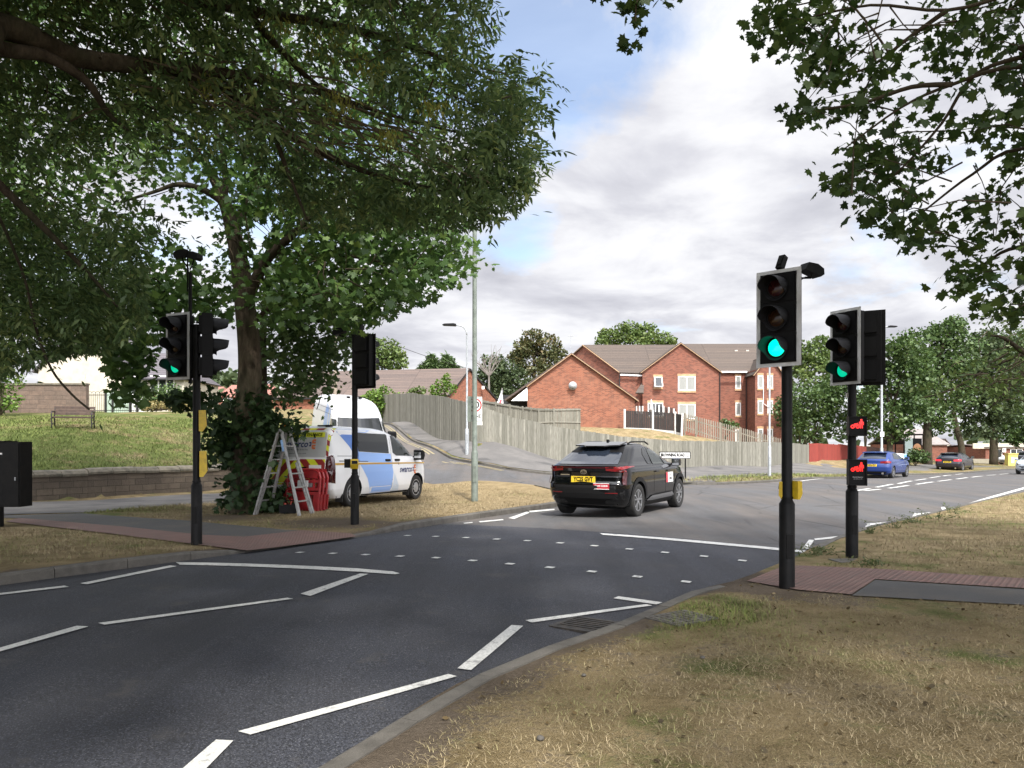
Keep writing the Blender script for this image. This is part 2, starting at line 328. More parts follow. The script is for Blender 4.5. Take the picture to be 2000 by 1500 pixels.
# ---- ground sheet with the carriageway cut out
def noisefield(X, Y, s, seed):
    r = np.random.default_rng(seed); out = np.zeros(np.shape(X))
    for k in range(7):
        a = r.uniform(0, 2*PI); f = s*(1.5**k)*.6; out = out+np.sin((X*math.cos(a)+Y*math.sin(a))*f+r.uniform(0, 6))*np.sin((X*math.sin(a+.7)-Y*math.cos(a+.7))*f*.83+r.uniform(0, 6))/(1.2**k)
    return out/2.2
def build_ground():
    bd = []
    rp = np.array(ROADPOLY)
    for i in range(len(rp)):
        p, q = rp[i], rp[(i+1) % len(rp)]; L = np.hypot(*(q-p)); n = max(1, int(L/(.6 if min(p[1], q[1]) < 40 and min(p[1], q[1]) > -2 else 4)))
        for k in range(n): bd.append(p+(q-p)*k/n)
    nb = len(bd)
    G1 = [np.meshgrid(np.arange(-27, 27, .55), np.arange(1.2, 52, .55)), np.meshgrid(np.arange(-130, 130, 4.0), np.arange(-70, 190, 4.0)), np.meshgrid(np.arange(-900, 901, 60.0), np.arange(-400, 1500, 60.0))]
    pts = []
    for gi, (gx, gy) in enumerate(G1):
        gx, gy = gx.ravel().copy(), gy.ravel().copy()
        if gi == 1: m = ~((np.abs(gx) < 27.5) & (gy > .8) & (gy < 52.5))
        elif gi == 2: m = ~((np.abs(gx) < 132) & (gy > -72) & (gy < 192))
        else: m = np.ones(gx.shape, bool); gx += RNG.uniform(-.1, .1, gx.shape); gy += RNG.uniform(-.1, .1, gy.shape)
        gx, gy = gx[m], gy[m]; m = ~inside(rp, gx, gy); gx, gy = gx[m], gy[m]
        m = np.abs(pdist([tuple(p) for p in bd]+[tuple(bd[0])], gx, gy)) > (.2 if gi == 0 else 1.0); pts += list(zip(gx[m], gy[m]))
    # denser rows along the bank wall
    for (x1, y1), (x2, y2) in zip(WALL[:-1], WALL[1:]):
        L = math.hypot(x2-x1, y2-y1); nx, ny = -(y2-y1)/L, (x2-x1)/L
        for k in range(int(L/.6)):
            for d in (.04, .42): pts.append((x1+(x2-x1)*k*.6/L+nx*d, y1+(y2-y1)*k*.6/L+ny*d))
    allp = [Vector(p) for p in bd]+[Vector(p) for p in pts]
    v, e, f, *_ = delaunay_2d_cdt(allp, [(i, (i+1) % nb) for i in range(nb)], [], 0, 1e-5)
    V = np.array([(p.x, p.y) for p in v]); cen = np.array([V[list(t)].mean(0) for t in f]); keep = ~inside(rp, cen[:, 0], cen[:, 1])
    fs = [list(t) for t, k in zip(f, keep) if k]; Z = zg(V[:, 0], V[:, 1]); X, Y = V[:, 0], V[:, 1]
    far = np.hypot(X, Y-40) > 130; Z = np.where(far, Z-3, Z)
    # small unevenness of turf
    Z = Z+np.where((np.abs(X) < 27) & (Y < 52), .005*noisefield(X, Y, 2.2, 3), 0)
    me = bpy.data.meshes.new('ground'); me.from_pydata(np.column_stack((X, Y, Z)).tolist(), [], fs); me.update()
    g, d, s = cover_maps(X, Y)
    for nm, a in (('green', g), ('dirt', d), ('straw', s)):
        at = me.attributes.new(nm, 'FLOAT', 'POINT'); at.data.foreach_set('value', a.astype(np.float32))
    me.polygons.foreach_set('use_smooth', [True]*len(me.polygons)); me.materials.append(M['turf'])
    o = bpy.data.objects.new('ground', me); COL.objects.link(o); struct(o)
def blob(X, Y, c, r): return np.exp(-((X-c[0])**2+(Y-c[1])**2)/(r*r))
def cover_maps(X, Y):
    g = np.full(X.shape, .45); d = np.full(X.shape, .25); s = np.full(X.shape, .5)
    dr = -pdist(RIGHT, X, Y); right = dr > -.2                  # right of the right kerb
    near = right & (Y < 9.5)
    g = np.where(right, .30, g); s = np.where(right, .62, s); d = np.where(right, .12, d)
    g = np.where(near, .33, g); d = np.where(near, .43, d); s = np.where(near, .58, s)
    edge = right & (Y < 9.6); d = np.where(edge, np.maximum(d, np.clip(1.15-np.clip(dr-.15, 0, 9)/.34, 0, 1)*.95), d)
    d = np.maximum(d, blob(X, Y, (2.75, 8.15), 1.0)*1.0*right); d = np.maximum(d, blob(X, Y, (3.9, 7.9), .8)*.7*right)
    g = np.maximum(g, blob(X, Y, (1.9, 7.4), .55)*.95*right); d = d-blob(X, Y, (1.9, 7.3), .6)*.6*right
    g = np.maximum(g, blob(X, Y, (5.0, 12.0), .8)*.7*right); g = np.maximum(g, blob(X, Y, (9.5, 15.0), 1.6)*.55*right); g = np.maximum(g, blob(X, Y, (6.6, 13.0), .7)*.45*right)
    l = pdist(LEFT, X, Y); left = (l > -.2) & (Y < 31)
    g = np.where(left, .30, g); s = np.where(left, .6, s); d = np.where(left, .2, d)
    isl = left & (X > -4.8) & (Y > 16.2); s = np.where(isl, 1.0, s); g = np.where(isl, .06, g); d = np.where(isl, .04, d)
    d = np.maximum(d, blob(X, Y, (-3.6, 15.2), 1.5)*.95*left); d = np.maximum(d, blob(X, Y, (-6, 16.4), 1.6)*.8*left)
    d = np.where(left, np.maximum(d, np.clip(1.2-np.clip(l-.15, 0, 9)/.45, 0, 1)*.8*(Y < 17.0)), d)
    g = np.maximum(g, blob(X, Y, (-9.6, 11.5), 2.0)*.55*left); g = np.maximum(g, blob(X, Y, (-9.4, 17.3), 1.6)*.8*left)
    w_ = pdist(WALL, X, Y); bank = (w_ > .1) & (X < -6) & (Y < 48) & (Y > 15)
    nf = noisefield(X, Y, .5, 11); g = np.where(bank, .80+.22*nf, g); s = np.where(bank, .45-.1*nf, s); d = np.where(bank, .05, d)
    ff = pdist(FARK, X, Y); strip = (ff > 0) & (ff < 2.6) & (X > 6.5); g = np.where(strip, .55, g); s = np.where(strip, .55, s); d = np.where(strip, .04, d)
    gar = (ff > 4) & (X > 0) & (X < 40) & (Y < 64); g = np.where(gar, .30, g); s = np.where(gar, .75, s); d = np.where(gar, 0.0, d)
    return np.clip(g, 0, 1), np.clip(d, 0, 1), np.clip(s, 0, 1)
# turf material: straw, green and bare soil by measured cover, broken up by noise
m = M['turf'] = mat('turf', rough=.95, spec=.1); b = NB(m); p = b.pos()
n1 = b.noise(p, 2.2, 6, .65); n2 = b.noise(p, 28, 4, .7); n3 = b.noise(b.mapping(p, (1, 1, 1), (9, 4, 0)), 1.1, 5, .6); n4 = b.noise(p, 110, 2, .6)
straw = b.mix(n2, (.29, .22, .12), (.48, .39, .24)); straw = b.mix(b.ramp(n4, [(.35, 0), (.7, 1)]), b.mix(.45, straw, (.20, .15, .08)), straw)
green = b.mix(n2, (.060, .095, .022), (.16, .20, .06)); dull = b.mix(n2, (.15, .115, .06), (.31, .245, .135))
soil = b.mix(n2, (.060, .048, .037), (.19, .155, .12))
sf = b.math('ADD', b.attr('straw'), b.math('MULTIPLY', b.math('SUBTRACT', n1, .5), 1.6))
c = b.mix(b.ramp(sf, [(.30, 0), (.85, 1)]), dull, straw)
gf = b.math('ADD', b.attr('green'), b.math('MULTIPLY', b.math('SUBTRACT', n3, .5), 2.2)); gf = b.math('ADD', gf, b.math('MULTIPLY', b.math('SUBTRACT', n2, .5), .8))
c = b.mix(b.ramp(gf, [(.40, 0), (.80, 1)]), c, green)
df = b.math('ADD', b.attr('dirt'), b.math('MULTIPLY', b.math('SUBTRACT', n1, .5), 1.2)); df = b.math('ADD', df, b.math('MULTIPLY', b.math('SUBTRACT', n2, .5), .9))
n5 = b.noise(p, 120, 5, .8); c = b.mix(b.ramp(n5, [(.50, 0), (.66, .75)]), c, (.035, .028, .018)); c = b.mix(b.ramp(n5, [(.30, .5), (.42, 0)]), c, (.50, .42, .26)); c = b.mix(b.ramp(df, [(.48, 0), (.72, 1)]), c, soil)
b.base(b.mix(1.0, c, b.mix(b.ramp(n1, [(.35, 0), (.65, 1)]), (.70, .68, .64), (.96, .95, .93)), 'MULTIPLY')); b.bump(b.math('ADD', b.math('MULTIPLY', n2, .6), b.math('MULTIPLY', n4, .5)), .9, .05)
build_ground()
# ---- carriageway
m = M['asphalt'] = mat('asphalt', rough=.75, spec=.35); b = NB(m); p = b.pos()
g1 = b.noise(p, 190, 2, .6); g2 = b.noise(p, 62, 3, .7); big = b.noise(p, .55, 5, .6); mid = b.noise(p, 3.0, 5, .6)
sp = b.n('ShaderNodeSeparateXYZ'); b.l(p, sp.inputs[0])
# the resurfaced stretch ends on a straight joint across the road by the far stop line
jx = b.math('ADD', b.math('MULTIPLY', sp.outputs[0], .56), b.math('MULTIPLY', sp.outputs[1], .83)); jx = b.math('ADD', jx, b.math('MULTIPLY', b.math('SUBTRACT', mid, .5), .22))
old = b.ramp(b.math('MULTIPLY', b.math('SUBTRACT', jx, 11.4), 1.0), [(.86, 0), (.98, 1)])
new = b.mix(b.ramp(g2, [(.35, 0), (.68, 1)]), (.0075, .0085, .012), (.072, .078, .100)); sk = b.noise(p, 88, 1, .5); new = b.mix(b.ramp(sk, [(.60, 0), (.70, .8)]), new, (.15, .155, .17)); new = b.mix(b.ramp(sk, [(.28, .8), (.38, 0)]), new, (.004, .004, .006)); new = b.mix(b.ramp(big, [(.35, 0), (.7, .40)]), new, (.036, .033, .031))
worn = b.mix(b.ramp(g2, [(.3, 0), (.7, 1)]), (.050, .051, .056), (.132, .131, .132)); worn = b.mix(b.ramp(b.noise(b.mapping(p, (.8, .22, 1), (0, 0, 0), (0, 0, R(-33))), .9, 5, .6), [(.42, 0), (.62, .6)]), worn, (.13, .108, .090))
worn = b.mix(b.ramp(big, [(.40, .25), (.62, 0)]), worn, (.05, .05, .052))
# fine sealed cracks
vo = b.n('ShaderNodeTexVoronoi', feature='DISTANCE_TO_EDGE'); vo.inputs['Scale'].default_value = .42; b.l(b.mapping(b.mix(.12, p, b.n('ShaderNodeTexNoise').outputs['Color']), (1, .55, 1), (0, 0, 0), (0, 0, .6)), vo.inputs['Vector'])
crk = b.ramp(vo.outputs['Distance'], [(.004, 1), (.012, 0)])
worn = b.mix(b.math('MULTIPLY', crk, b.ramp(b.noise(p, .35, 3, .5), [(.44, 0), (.60, .85)])), worn, (.025, .024, .024))
trk = b.noise(b.mapping(p, (1.6, .10, 1), (0, 0, 0), (0, 0, R(-33))), 1.3, 4, .6); new = b.mix(b.ramp(trk, [(.46, 0), (.62, .35)]), new, (.020, .021, .025)); new = b.mix(b.ramp(b.noise(p, 1.7, 4, .7), [(.60, 0), (.70, .5)]), new, (.075, .070, .066)); worn = b.mix(b.ramp(trk, [(.44, 0), (.60, .45)]), worn, (.060, .058, .058)); tr2 = b.n('ShaderNodeTexBrick'); b.l(b.mapping(p, (1, 1, 1), (2.1, .4, 0), (0, 0, R(-35))), tr2.inputs['Vector']); tr2.inputs['Brick Width'].default_value = 5.3; tr2.inputs['Row Height'].default_value = 3.1; tr2.inputs['Mortar Size'].default_value = .012; tr2.inputs['Scale'].default_value = 1; worn = b.mix(b.math('MULTIPLY', tr2.outputs['Fac'], .45), worn, (.03, .03, .03))
b.base(b.mix(old, new, worn)); b.bump(b.math('ADD', g1, b.math('MULTIPLY', g2, 1.2)), .55, .012); b.set(b.b.inputs['Roughness'], b.ramp(g2, [(.3, .62), (.7, .9)]))
V, fs = tess(ROADPOLY, .9); V = np.asarray(V)
me = bpy.data.meshes.new('road'); me.from_pydata(np.column_stack((V, zroad(V[:, 0], V[:, 1])+np.where(np.abs(0*V[:, 0]) < 1, 0, 0))).tolist(), [], fs); me.polygons.foreach_set('use_smooth', [True]*len(me.polygons)); me.materials.append(m)
struct(link(bpy.data.objects.new('road', me)))
# ---- markings
m = M['white_line'] = mat('road_paint', (.66, .66, .63), .6); b = NB(m); p = b.pos(); n = b.noise(p, 55, 4, .65); n2 = b.noise(p, 9, 6, .7)
c = b.mix(b.ramp(n, [(.40, 0), (.62, 1)]), (.46, .46, .44), (.66, .66, .635)); b.base(b.mix(b.ramp(n2, [(.56, 0), (.66, .75)]), c, (.16, .16, .16))); b.bump(b.noise(p, 160, 2), .4, .006)
M['yellow_line'] = mat('yellow_paint', (.24, .205, .12), .8)
mk = MB()
def mquad(pts, mb=mk, lift=.009):
    q = [Gr(*p) for p in pts]; a, b_, c_, d_ = q
    k = max(1, int((b_-a).length/.5), int((c_-d_).length/.5), int((c_-b_).length/.5))
    nu = max(1, int((b_-a).length/.5)); nv = max(1, int((d_-a).length/.5))
    def pt(u, v):
        e = a.lerp(b_, u).lerp(d_.lerp(c_, u), v); return (e.x, e.y, zr1(e.x, e.y)+lift)
    vs_ = [pt(i/nu, j/nv) for j in range(nv+1) for i in range(nu+1)]
    mb.add(vs_, [(j*(nu+1)+i, j*(nu+1)+i+1, (j+1)*(nu+1)+i+1, (j+1)*(nu+1)+i) for j in range(nv) for i in range(nu)])
def mline(a, b_, wd=.13, mb=mk):
    A, B = Gr(*a), Gr(*b_); d = (B-A); d.z = 0; n = max(1, int(d.length/.5)); t = d.normalized(); s = Vector((-t.y, t.x, 0))*wd/2
    vs_ = []
    for i in range(n+1):
        c = A.lerp(B, i/n)
        for e in (c-s, c+s): vs_.append((e.x, e.y, zr1(e.x, e.y)+.009))
    mb.add(vs_, [(2*i, 2*i+2, 2*i+3, 2*i+1) for i in range(n)])
for q in ([(343,1099),(700,1111.5),(700,1118),(351,1104)],[(700,1111.5),(757,1116.5),(772,1123),(700,1118)],[(757,1116.5),(766,1117),(781,1121),(772,1123)],
          [(157,1140.5),(332,1105.5),(345,1107),(170,1142.5)],[(-60,1167),(126,1145),(135,1147.5),(-60,1170.5)],
          [(587,1161),(703,1121.5),(720,1122),(606,1165.5)],[(192,1218.5),(561,1169),(573,1171),(204,1222)],[(-80,1290),(150,1224),(173,1225.5),(-80,1297)],
          [(300,1553),(422,1447.5),(456,1449),(352,1556)],[(465,1431),(876,1318.5),(892,1323),(489,1437.5)],[(893,1307.5),(999,1222.5),(1022,1224),(920,1311)],
          [(1026,1213),(1261,1181.5),(1274,1184),(1039,1217.5)],[(1198,1170),(1208,1166),(1294,1178),(1282,1182)],
          [(1171,1042),(1400,1060),(1400,1064.5),(1177,1045.5)],[(1400,1060),(1574,1076.5),(1570,1080.5),(1400,1064.5)],
          [(1567,1072.5),(1580,1055),(1590,1055.5),(1579,1073)],[(1590,1053),(1655,1046),(1658,1049),(1592,1056)],[(1658,1045.5),(1680,1043.5),(1682,1046),(1658,1049)],
          [(1686,1042),(1691,1027),(1700,1026.5),(1695,1041)],[(1692,1023.5),(1774,1017),(1778,1020),(1696,1027)],[(1780,1012),(1786,1003),(1792,1003),(1788,1012)],[(1790,1004),(1843,998),(1846,1001),(1792,1007)],
          [(1841,1000),(1838,991),(1846,991),(1850,999)],[(1846,996),(1886,985.5),(1888,988.5),(1850,1000)],[(1886,985.5),(2000,952),(2003,955),(1888,988.5)],
          [(993,1012.5),(1029,1000),(1035,1002),(1004,1014.5)],[(1033,998.5),(1083,994.5),(1083,996.8),(1036,1001.3)],[(935,1019),(982,1014.7),(984,1016.5),(938,1021)],[(905,1022),(922,1020.3),(924,1022),(907,1023.6)],[(1112,991.5),(1137,985.5),(1143,986.5),(1120,993)]): mquad(q)
for a, c in [((1672,958.8),(1698.8,954.5)),((1712,952),(1743,946)),((1754.7,945),(1780.4,939.6)),((1787.6,938.4),(1809,935.5)),((1816.4,933.6),(1835.6,930.7)),((1843,930),(1857,928)),((1866,927),(1880,925.4)),
             ((1688,959),(1719,956)),((1736,954),(1774,948.5)),((1790,946.3),(1822.4,941.5)),((1832,940.3),(1858,937)),((1868,936),(1889.6,933)),((1898,932.4),(1919.6,930)),((1926.8,928.8),(1944.8,927.4)),((1952,926.6),(1970,925)),((1976,924.6),(1992,923.3))]: mline(a, c, .15)
mline((1560,940.5),(1652,932),.13); mline((1652,932),(1735,924.5),.13)
for px, py in [(796,1047),(851,1048.6),(910,1051),(970,1054),(1030,1057),(1094,1061.5),(1161,1067),(1229,1073.5),(1299,1080),(1375,1087.5),(1450,1096),(586,1080),(650,1082),(714,1084.5),(781,1087.5),(852,1090.5),(923,1096),(996,1102.5),(1074,1109.5),(1156,1117.5),(1245,1127.5),(1340,1137.5)]:
    c = Gr(px, py); a = R(-26); s, t = Vector((math.cos(a), math.sin(a), 0))*.056, Vector((-math.sin(a), math.cos(a), 0))*.056
    mk.add([tuple(Vector((q.x, q.y, zr1(q.x, q.y)+.011))) for q in (c-s-t, c+s-t, c+s+t, c-s+t)], [(0, 1, 2, 3)])
struct(mk.build('road_markings', M['white_line']))
my = MB(); 
for o_ in (.25, .42):
    for (x1, y1), (x2, y2) in zip(FARK[0:4], FARK[1:5]):
        L = math.hypot(x2-x1, y2-y1); nx, ny = (y2-y1)/L, -(x2-x1)/L
        if nx*0+ny > 0: nx, ny = -nx, -ny
        q = [(x1+nx*o_, y1+ny*o_), (x2+nx*o_, y2+ny*o_), (x2+nx*(o_+.08), y2+ny*(o_+.08)), (x1+nx*(o_+.08), y1+ny*(o_+.08))]
        k = max(1, int(L/.6)); vs_ = []
        for i in range(k+1):
            for a_, b_ in ((q[0], q[1]), (q[3], q[2])):
                x, y = a_[0]+(b_[0]-a_[0])*i/k, a_[1]+(b_[1]-a_[1])*i/k; vs_.append((x, y, zr1(x, y)+.012))
        my.add(vs_, [(2*i, 2*i+2, 2*i+3, 2*i+1) for i in range(k)])
struct(my.build('yellow_lines', M['yellow_line']))
# ---- kerbs: separate stones butted along the gutter line
m = M['kerb'] = mat('kerb_concrete', rough=.85); b = NB(m); p = b.pos(); n = b.noise(p, 7, 6, .65); f_ = b.noise(p, 90, 3, .6)
c = b.mix(b.ramp(n, [(.35, 0), (.65, 1)]), (.105, .096, .084), (.055, .050, .043)); c = b.mix(b.ramp(b.island(), [(0, 0), (1, .35)]), c, (.15, .14, .122)); b.base(b.mix(b.ramp(f_, [(.4, 0), (.7, .35)]), c, (.05, .046, .04))); b.bump(f_, .5, .01)
def resample(line, step):
    a = [Vector((x, y, 0)) for x, y in line]; out = [a[0]]; acc = 0; i = 0; cur = a[0]
    while i < len(a)-1:
        d = (a[i+1]-cur).length
        if acc+d >= step: cur = cur+(a[i+1]-cur).normalized()*(step-acc); out.append(cur.copy()); acc = 0
        else: acc += d; cur = a[i+1]; i += 1
    out.append(a[-1]); return out
def kerb(line, side, hfn, name, wd=.14, step=.914):
    mb = MB(); pts = resample(line, step)
    for a, c in zip(pts[:-1], pts[1:]):
        d = (c-a)
        if d.length < .05: continue
        t = d.normalized(); n = Vector((-t.y, t.x, 0))*side; g = min(.005, d.length*.1); a2, c2 = a+t*g, c-t*g; vs_ = []
        for q in (a2, c2):
            z0 = zr1(q.x, q.y); h = hfn(q); pr = [(0.0, -.15), (0.0, h-.025), (.02, h-.004), (.035, h), (wd, h), (wd, -.15)]
            dj = random.uniform(-.003, .003)
            for o_, z_ in pr: e = q+n*(o_-.012); vs_.append((e.x, e.y, z0+z_+dj))
        mb.add(vs_, [(i, (i+1) % 6, 6+(i+1) % 6, 6+i) for i in range(6)]+[(5, 4, 3, 2, 1, 0), (6, 7, 8, 9, 10, 11)])
    return struct(mb.build(name, m))
def hL(q):
    d = abs(float(pdist([tuple(XA[0]), tuple(XA[1])], np.array([q.x]), np.array([q.y]))[0])); return .028+.10*min(1, max(0, (d-.15)/1.2))
def hR(q):
    d = abs(float(pdist([tuple(XB[0]), tuple(XB[1])], np.array([q.x]), np.array([q.y]))[0])); return .025+.085*min(1, max(0, (d-.15)/1.2))
kerb([(-16,-6.68)]+LEFT[1:]+CORNER[1:5], 1, hL, 'kerb'); kerb([(-6.4,-6.05)]+RIGHT[1:20], -1, hR, 'kerb'); kerb(FARK[:14], 1, lambda q: .11, 'kerb')
# ---- paved footways
def sheet(name, poly, mat_, lift=.012, step=.5, fn=zg):
    V, fs = tess(poly, step); V = np.asarray(V); me = bpy.data.meshes.new(name); me.from_pydata(np.column_stack((V, fn(V[:, 0], V[:, 1])+lift)).tolist(), [], fs)
    me.materials.append(mat_); me.polygons.foreach_set('use_smooth', [True]*len(me.polygons)); return struct(link(bpy.data.objects.new(name, me)))
def gp(L_): return [tuple(G(*p).xy) for p in L_]
m = M['tarmac'] = mat('tarmac', rough=.9); b = NB(m); p = b.pos(); n = b.noise(p, 120, 3, .6); big = b.noise(p, .8, 5, .6)
c = b.mix(b.ramp(n, [(.35, 0), (.7, 1)]), (.060, .058, .057), (.135, .128, .122)); vo = b.n('ShaderNodeTexVoronoi', feature='F1'); vo.inputs['Scale'].default_value = .33; b.l(b.mapping(p, (1, .5, 1)), vo.inputs['Vector'])
c = b.mix(b.ramp(b.noise(b.mapping(p, (1, 2, 1)), .5, 2, .4), [(.55, 0), (.57, .55)]), c, (.035, .035, .036)); b.base(b.mix(b.ramp(big, [(.42, 0), (.65, .5)]), c, (.16, .15, .14))); b.bump(n, .5, .008)
m = M['tarmac_dark'] = mat('tarmac_dark', rough=.9); b = NB(m); p = b.pos(); n = b.noise(p, 110, 3, .6)
b.base(b.mix(b.ramp(b.noise(p, 1.4, 5, .6), [(.45, 0), (.65, .4)]), b.mix(b.ramp(n, [(.35, 0), (.7, 1)]), (.030, .030, .031), (.082, .080, .078)), (.10, .085, .065))); b.bump(n, .5, .008)
def tactile(name, ang, blister):
    m = mat(name, rough=.85); b = NB(m); p = b.mapping(b.pos(), (1, 1, 1), (0, 0, 0), (0, 0, ang)); br = b.n('ShaderNodeTexBrick'); b.l(p, br.inputs['Vector']); br.offset = 0
    for k, v in (('Scale', 1.0), ('Mortar Size', .006), ('Brick Width', .4), ('Row Height', .4), ('Mortar Smooth', .1)): br.inputs[k].default_value = v
    br.inputs['Color1'].default_value = (.20, .105, .085, 1); br.inputs['Color2'].default_value = (.155, .082, .068, 1); br.inputs['Mortar'].default_value = (.07, .055, .045, 1)
    sp = b.n('ShaderNodeSeparateXYZ'); b.l(p, sp.inputs[0]); k = 2*PI/.067*(1 if blister else .9)
    sx = b.math('SINE', b.math('MULTIPLY', sp.outputs[0], k)); sy = b.math('SINE', b.math('MULTIPLY', sp.outputs[1], k)); h = b.math('ADD', sx, sy)
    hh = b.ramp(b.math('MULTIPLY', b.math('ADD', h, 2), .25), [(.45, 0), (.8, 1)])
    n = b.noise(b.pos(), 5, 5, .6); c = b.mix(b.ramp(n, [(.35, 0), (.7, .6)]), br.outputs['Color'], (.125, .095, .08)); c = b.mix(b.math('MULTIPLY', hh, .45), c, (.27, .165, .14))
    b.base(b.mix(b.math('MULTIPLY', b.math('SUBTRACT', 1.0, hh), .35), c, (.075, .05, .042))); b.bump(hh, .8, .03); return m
M['tactA'] = tactile('tactile_paving_red', R(-57), True); M['tactB'] = tactile('tactile_paving_pink', R(-52), True)
sheet('footpath', gp([(-120,1000),(6,988),(53,981),(196,977),(375,966),(437,964),(520,958),(525,966),(437,984),(375,985),(252,994),(168,1002),(112,1003),(6,1006),(-120,1016)]), M['tarmac'], .014)
sheet('crossing_path', gp([(-100,1006),(34,1007),(157,1003),(218,1008),(375,1018),(430,1024),(560,1036),(590,1037),(476,1050),(392,1046),(241,1030),(36,1013),(-100,1010)]), M['tarmac_dark'], .011)
sheet('tactile_paving', gp([(36,1013),(241,1030),(392,1046),(476,1050),(590,1037),(684,1043),(697,1049),(484,1077),(414,1068.5),(367,1063),(330,1058),(210,1043),(80,1028),(11,1020)]), M['tactA'], .016)
sheet('tactile_paving', gp([(1459,1137),(1521,1111),(1556,1106.5),(1730,1114),(2010,1133),(2200,1146),(3000,1200),(3000,1232),(2200,1168),(2010,1152),(1709,1133.5),(1664,1163.5),(1560,1154.5)]), M['tactB'], .016)
sheet('crossing_path', gp([(1709,1134.4),(2010,1153.5),(2200,1170),(3000,1234),(3000,1290),(2200,1206),(2010,1184),(1664,1165)]), M['tarmac_dark'], .012)
FENCE = [(-9.2,53),(-6.1,46),(-3.9,41),(-1.87,37.2),(0,37.7),(2,39),(5.3,40),(8.97,41.2),(15.3,46),(20.5,53)]
def offset(line, d):
    out = []
    for i, (x, y) in enumerate(line):
        a, c = line[max(i-1, 0)], line[min(i+1, len(line)-1)]; L = math.hypot(c[0]-a[0], c[1]-a[1]); out.append((x-(c[1]-a[1])/L*d, y+(c[0]-a[0])/L*d))
    return out
sheet('pavement', offset(FARK, .125)[0:9]+[(9.4,34.5),(13.0,37.6),(18.2,42.8),(22.5,48),(33,58.8),(48,73),(46,75),(30,61),(22,54.5)]+[(x+.05, y) for x, y in FENCE[::-1]][0:10], M['tarmac'], .02, .7)
# ---- gully grate and manhole cover by the near kerb
# ================================================================ STREET FURNITURE
def lens_mat(name, col, es=0, e=None): return mat(name, col, .15, 0, .5, emit=e, estr=es)
M['lens_red'] = lens_mat('lens_red_off', (.035, .006, .005)); M['lens_amber'] = lens_mat('lens_amber_off', (.035, .014, .005))
M['lens_green'] = lens_mat('lens_green_off', (.004, .03, .022)); M['green_lit'] = lens_mat('lens_green_lit', (.0, .3, .2), 1.0, (0.0, .95, .52))
M['green_dim'] = lens_mat('lens_green_lit_wide_angle', (.0, .2, .14), .36, (0.0, .95, .52)); M['red_lit'] = lens_mat('red_figure_lit', (.3, .0, .0), 1.0, (1.0, .015, .012))
SW, SH = .40, .97
def bm_housing():
    mb = MB(); h = SH/3
    for k in range(3):
        z = h*(k+.5); pts = [(-SW/2, -h/2+.004), (SW/2, -h/2+.004), (SW/2, h/2-.004), (-SW/2, h/2-.004)]
        mb.box((-.075, 0, z), (.15, SW, h-.0015)); mb.box((.006, 0, z), (.012, SW-.03, h-.03)); mb.box((-.17, 0, z), (.05, SW*.72, h*.8))
        mb.lathe([(.125, .012), (.125, .03), (.108, .03)], (0, 0, z), 'X', 24)
        mb.box((.004, SW/2-.012, z+h/2-.02), (.03, .03, .03))
    return mb
def bm_board():
    mb = MB(); W2, H2, i, j = .25, .525, SW/2-.004, SH/2-.004
    for a, b_ in (((-W2, -H2), (W2, -j)), ((-W2, j), (W2, H2)), ((-W2, -j), (-i, j)), ((i, -j), (W2, j))):
        c = ((a[0]+b_[0])/2, (a[1]+b_[1])/2)
        mb.mi = 0; mb.box((-.0155, c[0], c[1]), (.003, b_[0]-a[0], b_[1]-a[1])); mb.mi = 1; mb.box((-.0195, c[0], c[1]), (.005, b_[0]-a[0], b_[1]-a[1])); mb.mi = 0
    return mb
def bm_visor():
    mb = MB(); n = 28; k = 5; r0, r1 = .122, .117; vs_ = []
    for rr in (r0, r1):
        for j in range(n):
            t = 2*PI*j/n; up = min(1, max(0, (math.sin(t)+.40)/.55)); L = .04+.165*up*up*(3-2*up)+.02*max(0, math.sin(t))
            for i in range(k): u = i/(k-1); vs_.append((.028+L*u, rr*(1+.03*u)*math.cos(t), rr*(1+.03*u)*math.sin(t)-.02*u*u))
    fs = []
    for o_ in (0, n*k):
        for j in range(n):
            for i in range(k-1):
                a, b_ = o_+j*k+i, o_+((j+1) % n)*k+i; fs.append((a, b_, b_+1, a+1) if o_ == 0 else (a, a+1, b_+1, b_))
    for j in range(n): a, b_ = j*k+k-1, ((j+1) % n)*k+k-1; fs.append((a, b_, b_+n*k, a+n*k))
    mb.add(vs_, fs); return mb
def bm_lens():
    mb = MB(); mb.lathe([(.105, .020), (.09, .034), (.06, .044), (.03, .049), (.0005, .05)], (0, 0, 0), 'X', 26); return mb
HOUS, BOARD, VIS, LENS = bm_housing(), bm_board(), bm_visor(), bm_lens()
def signal_head(root, off, ang, lit=None, board=True):
    h = HOUS.build('signal_head', M['black_plastic'], root, angle=35); h.location = off; h.rotation_euler = (0, 0, ang)
    if board: b_ = BOARD.build('backing_board', [M['board_white'], M['black_paint']], h); b_.location = (0, 0, SH/2)
    for k, nm in ((2, 'lens_red'), (1, 'lens_amber'), (0, 'lens_green')):
        z = SH/3*(k+.5); v_ = VIS.build('visor', M['visor_black'], h, smooth=True, angle=40); v_.location = (0, 0, z)
        l_ = LENS.build('lens', M[lit if (k == 0 and lit) else nm], h, smooth=True); l_.location = (0, 0, z)
    return h
def pole(root, top, sleeve=.93, r=.057, rs=.083):
    mb = MB(); mb.lathe([(rs, -.25), (rs, sleeve), (rs-.008, sleeve+.012), (r+.006, sleeve+.035), (r, sleeve+.05), (r, top-.03), (r+.006, top-.03), (r+.006, top), (.0005, top+.012)], n=20)
    mb.box((0, -rs-.001, .47), (.07, .012, .26)); mb.lathe([(r+.008, sleeve+.05), (r+.008, sleeve+.075)], n=20); return mb.build('pole', M['black_paint'], root, smooth=True, angle=40)
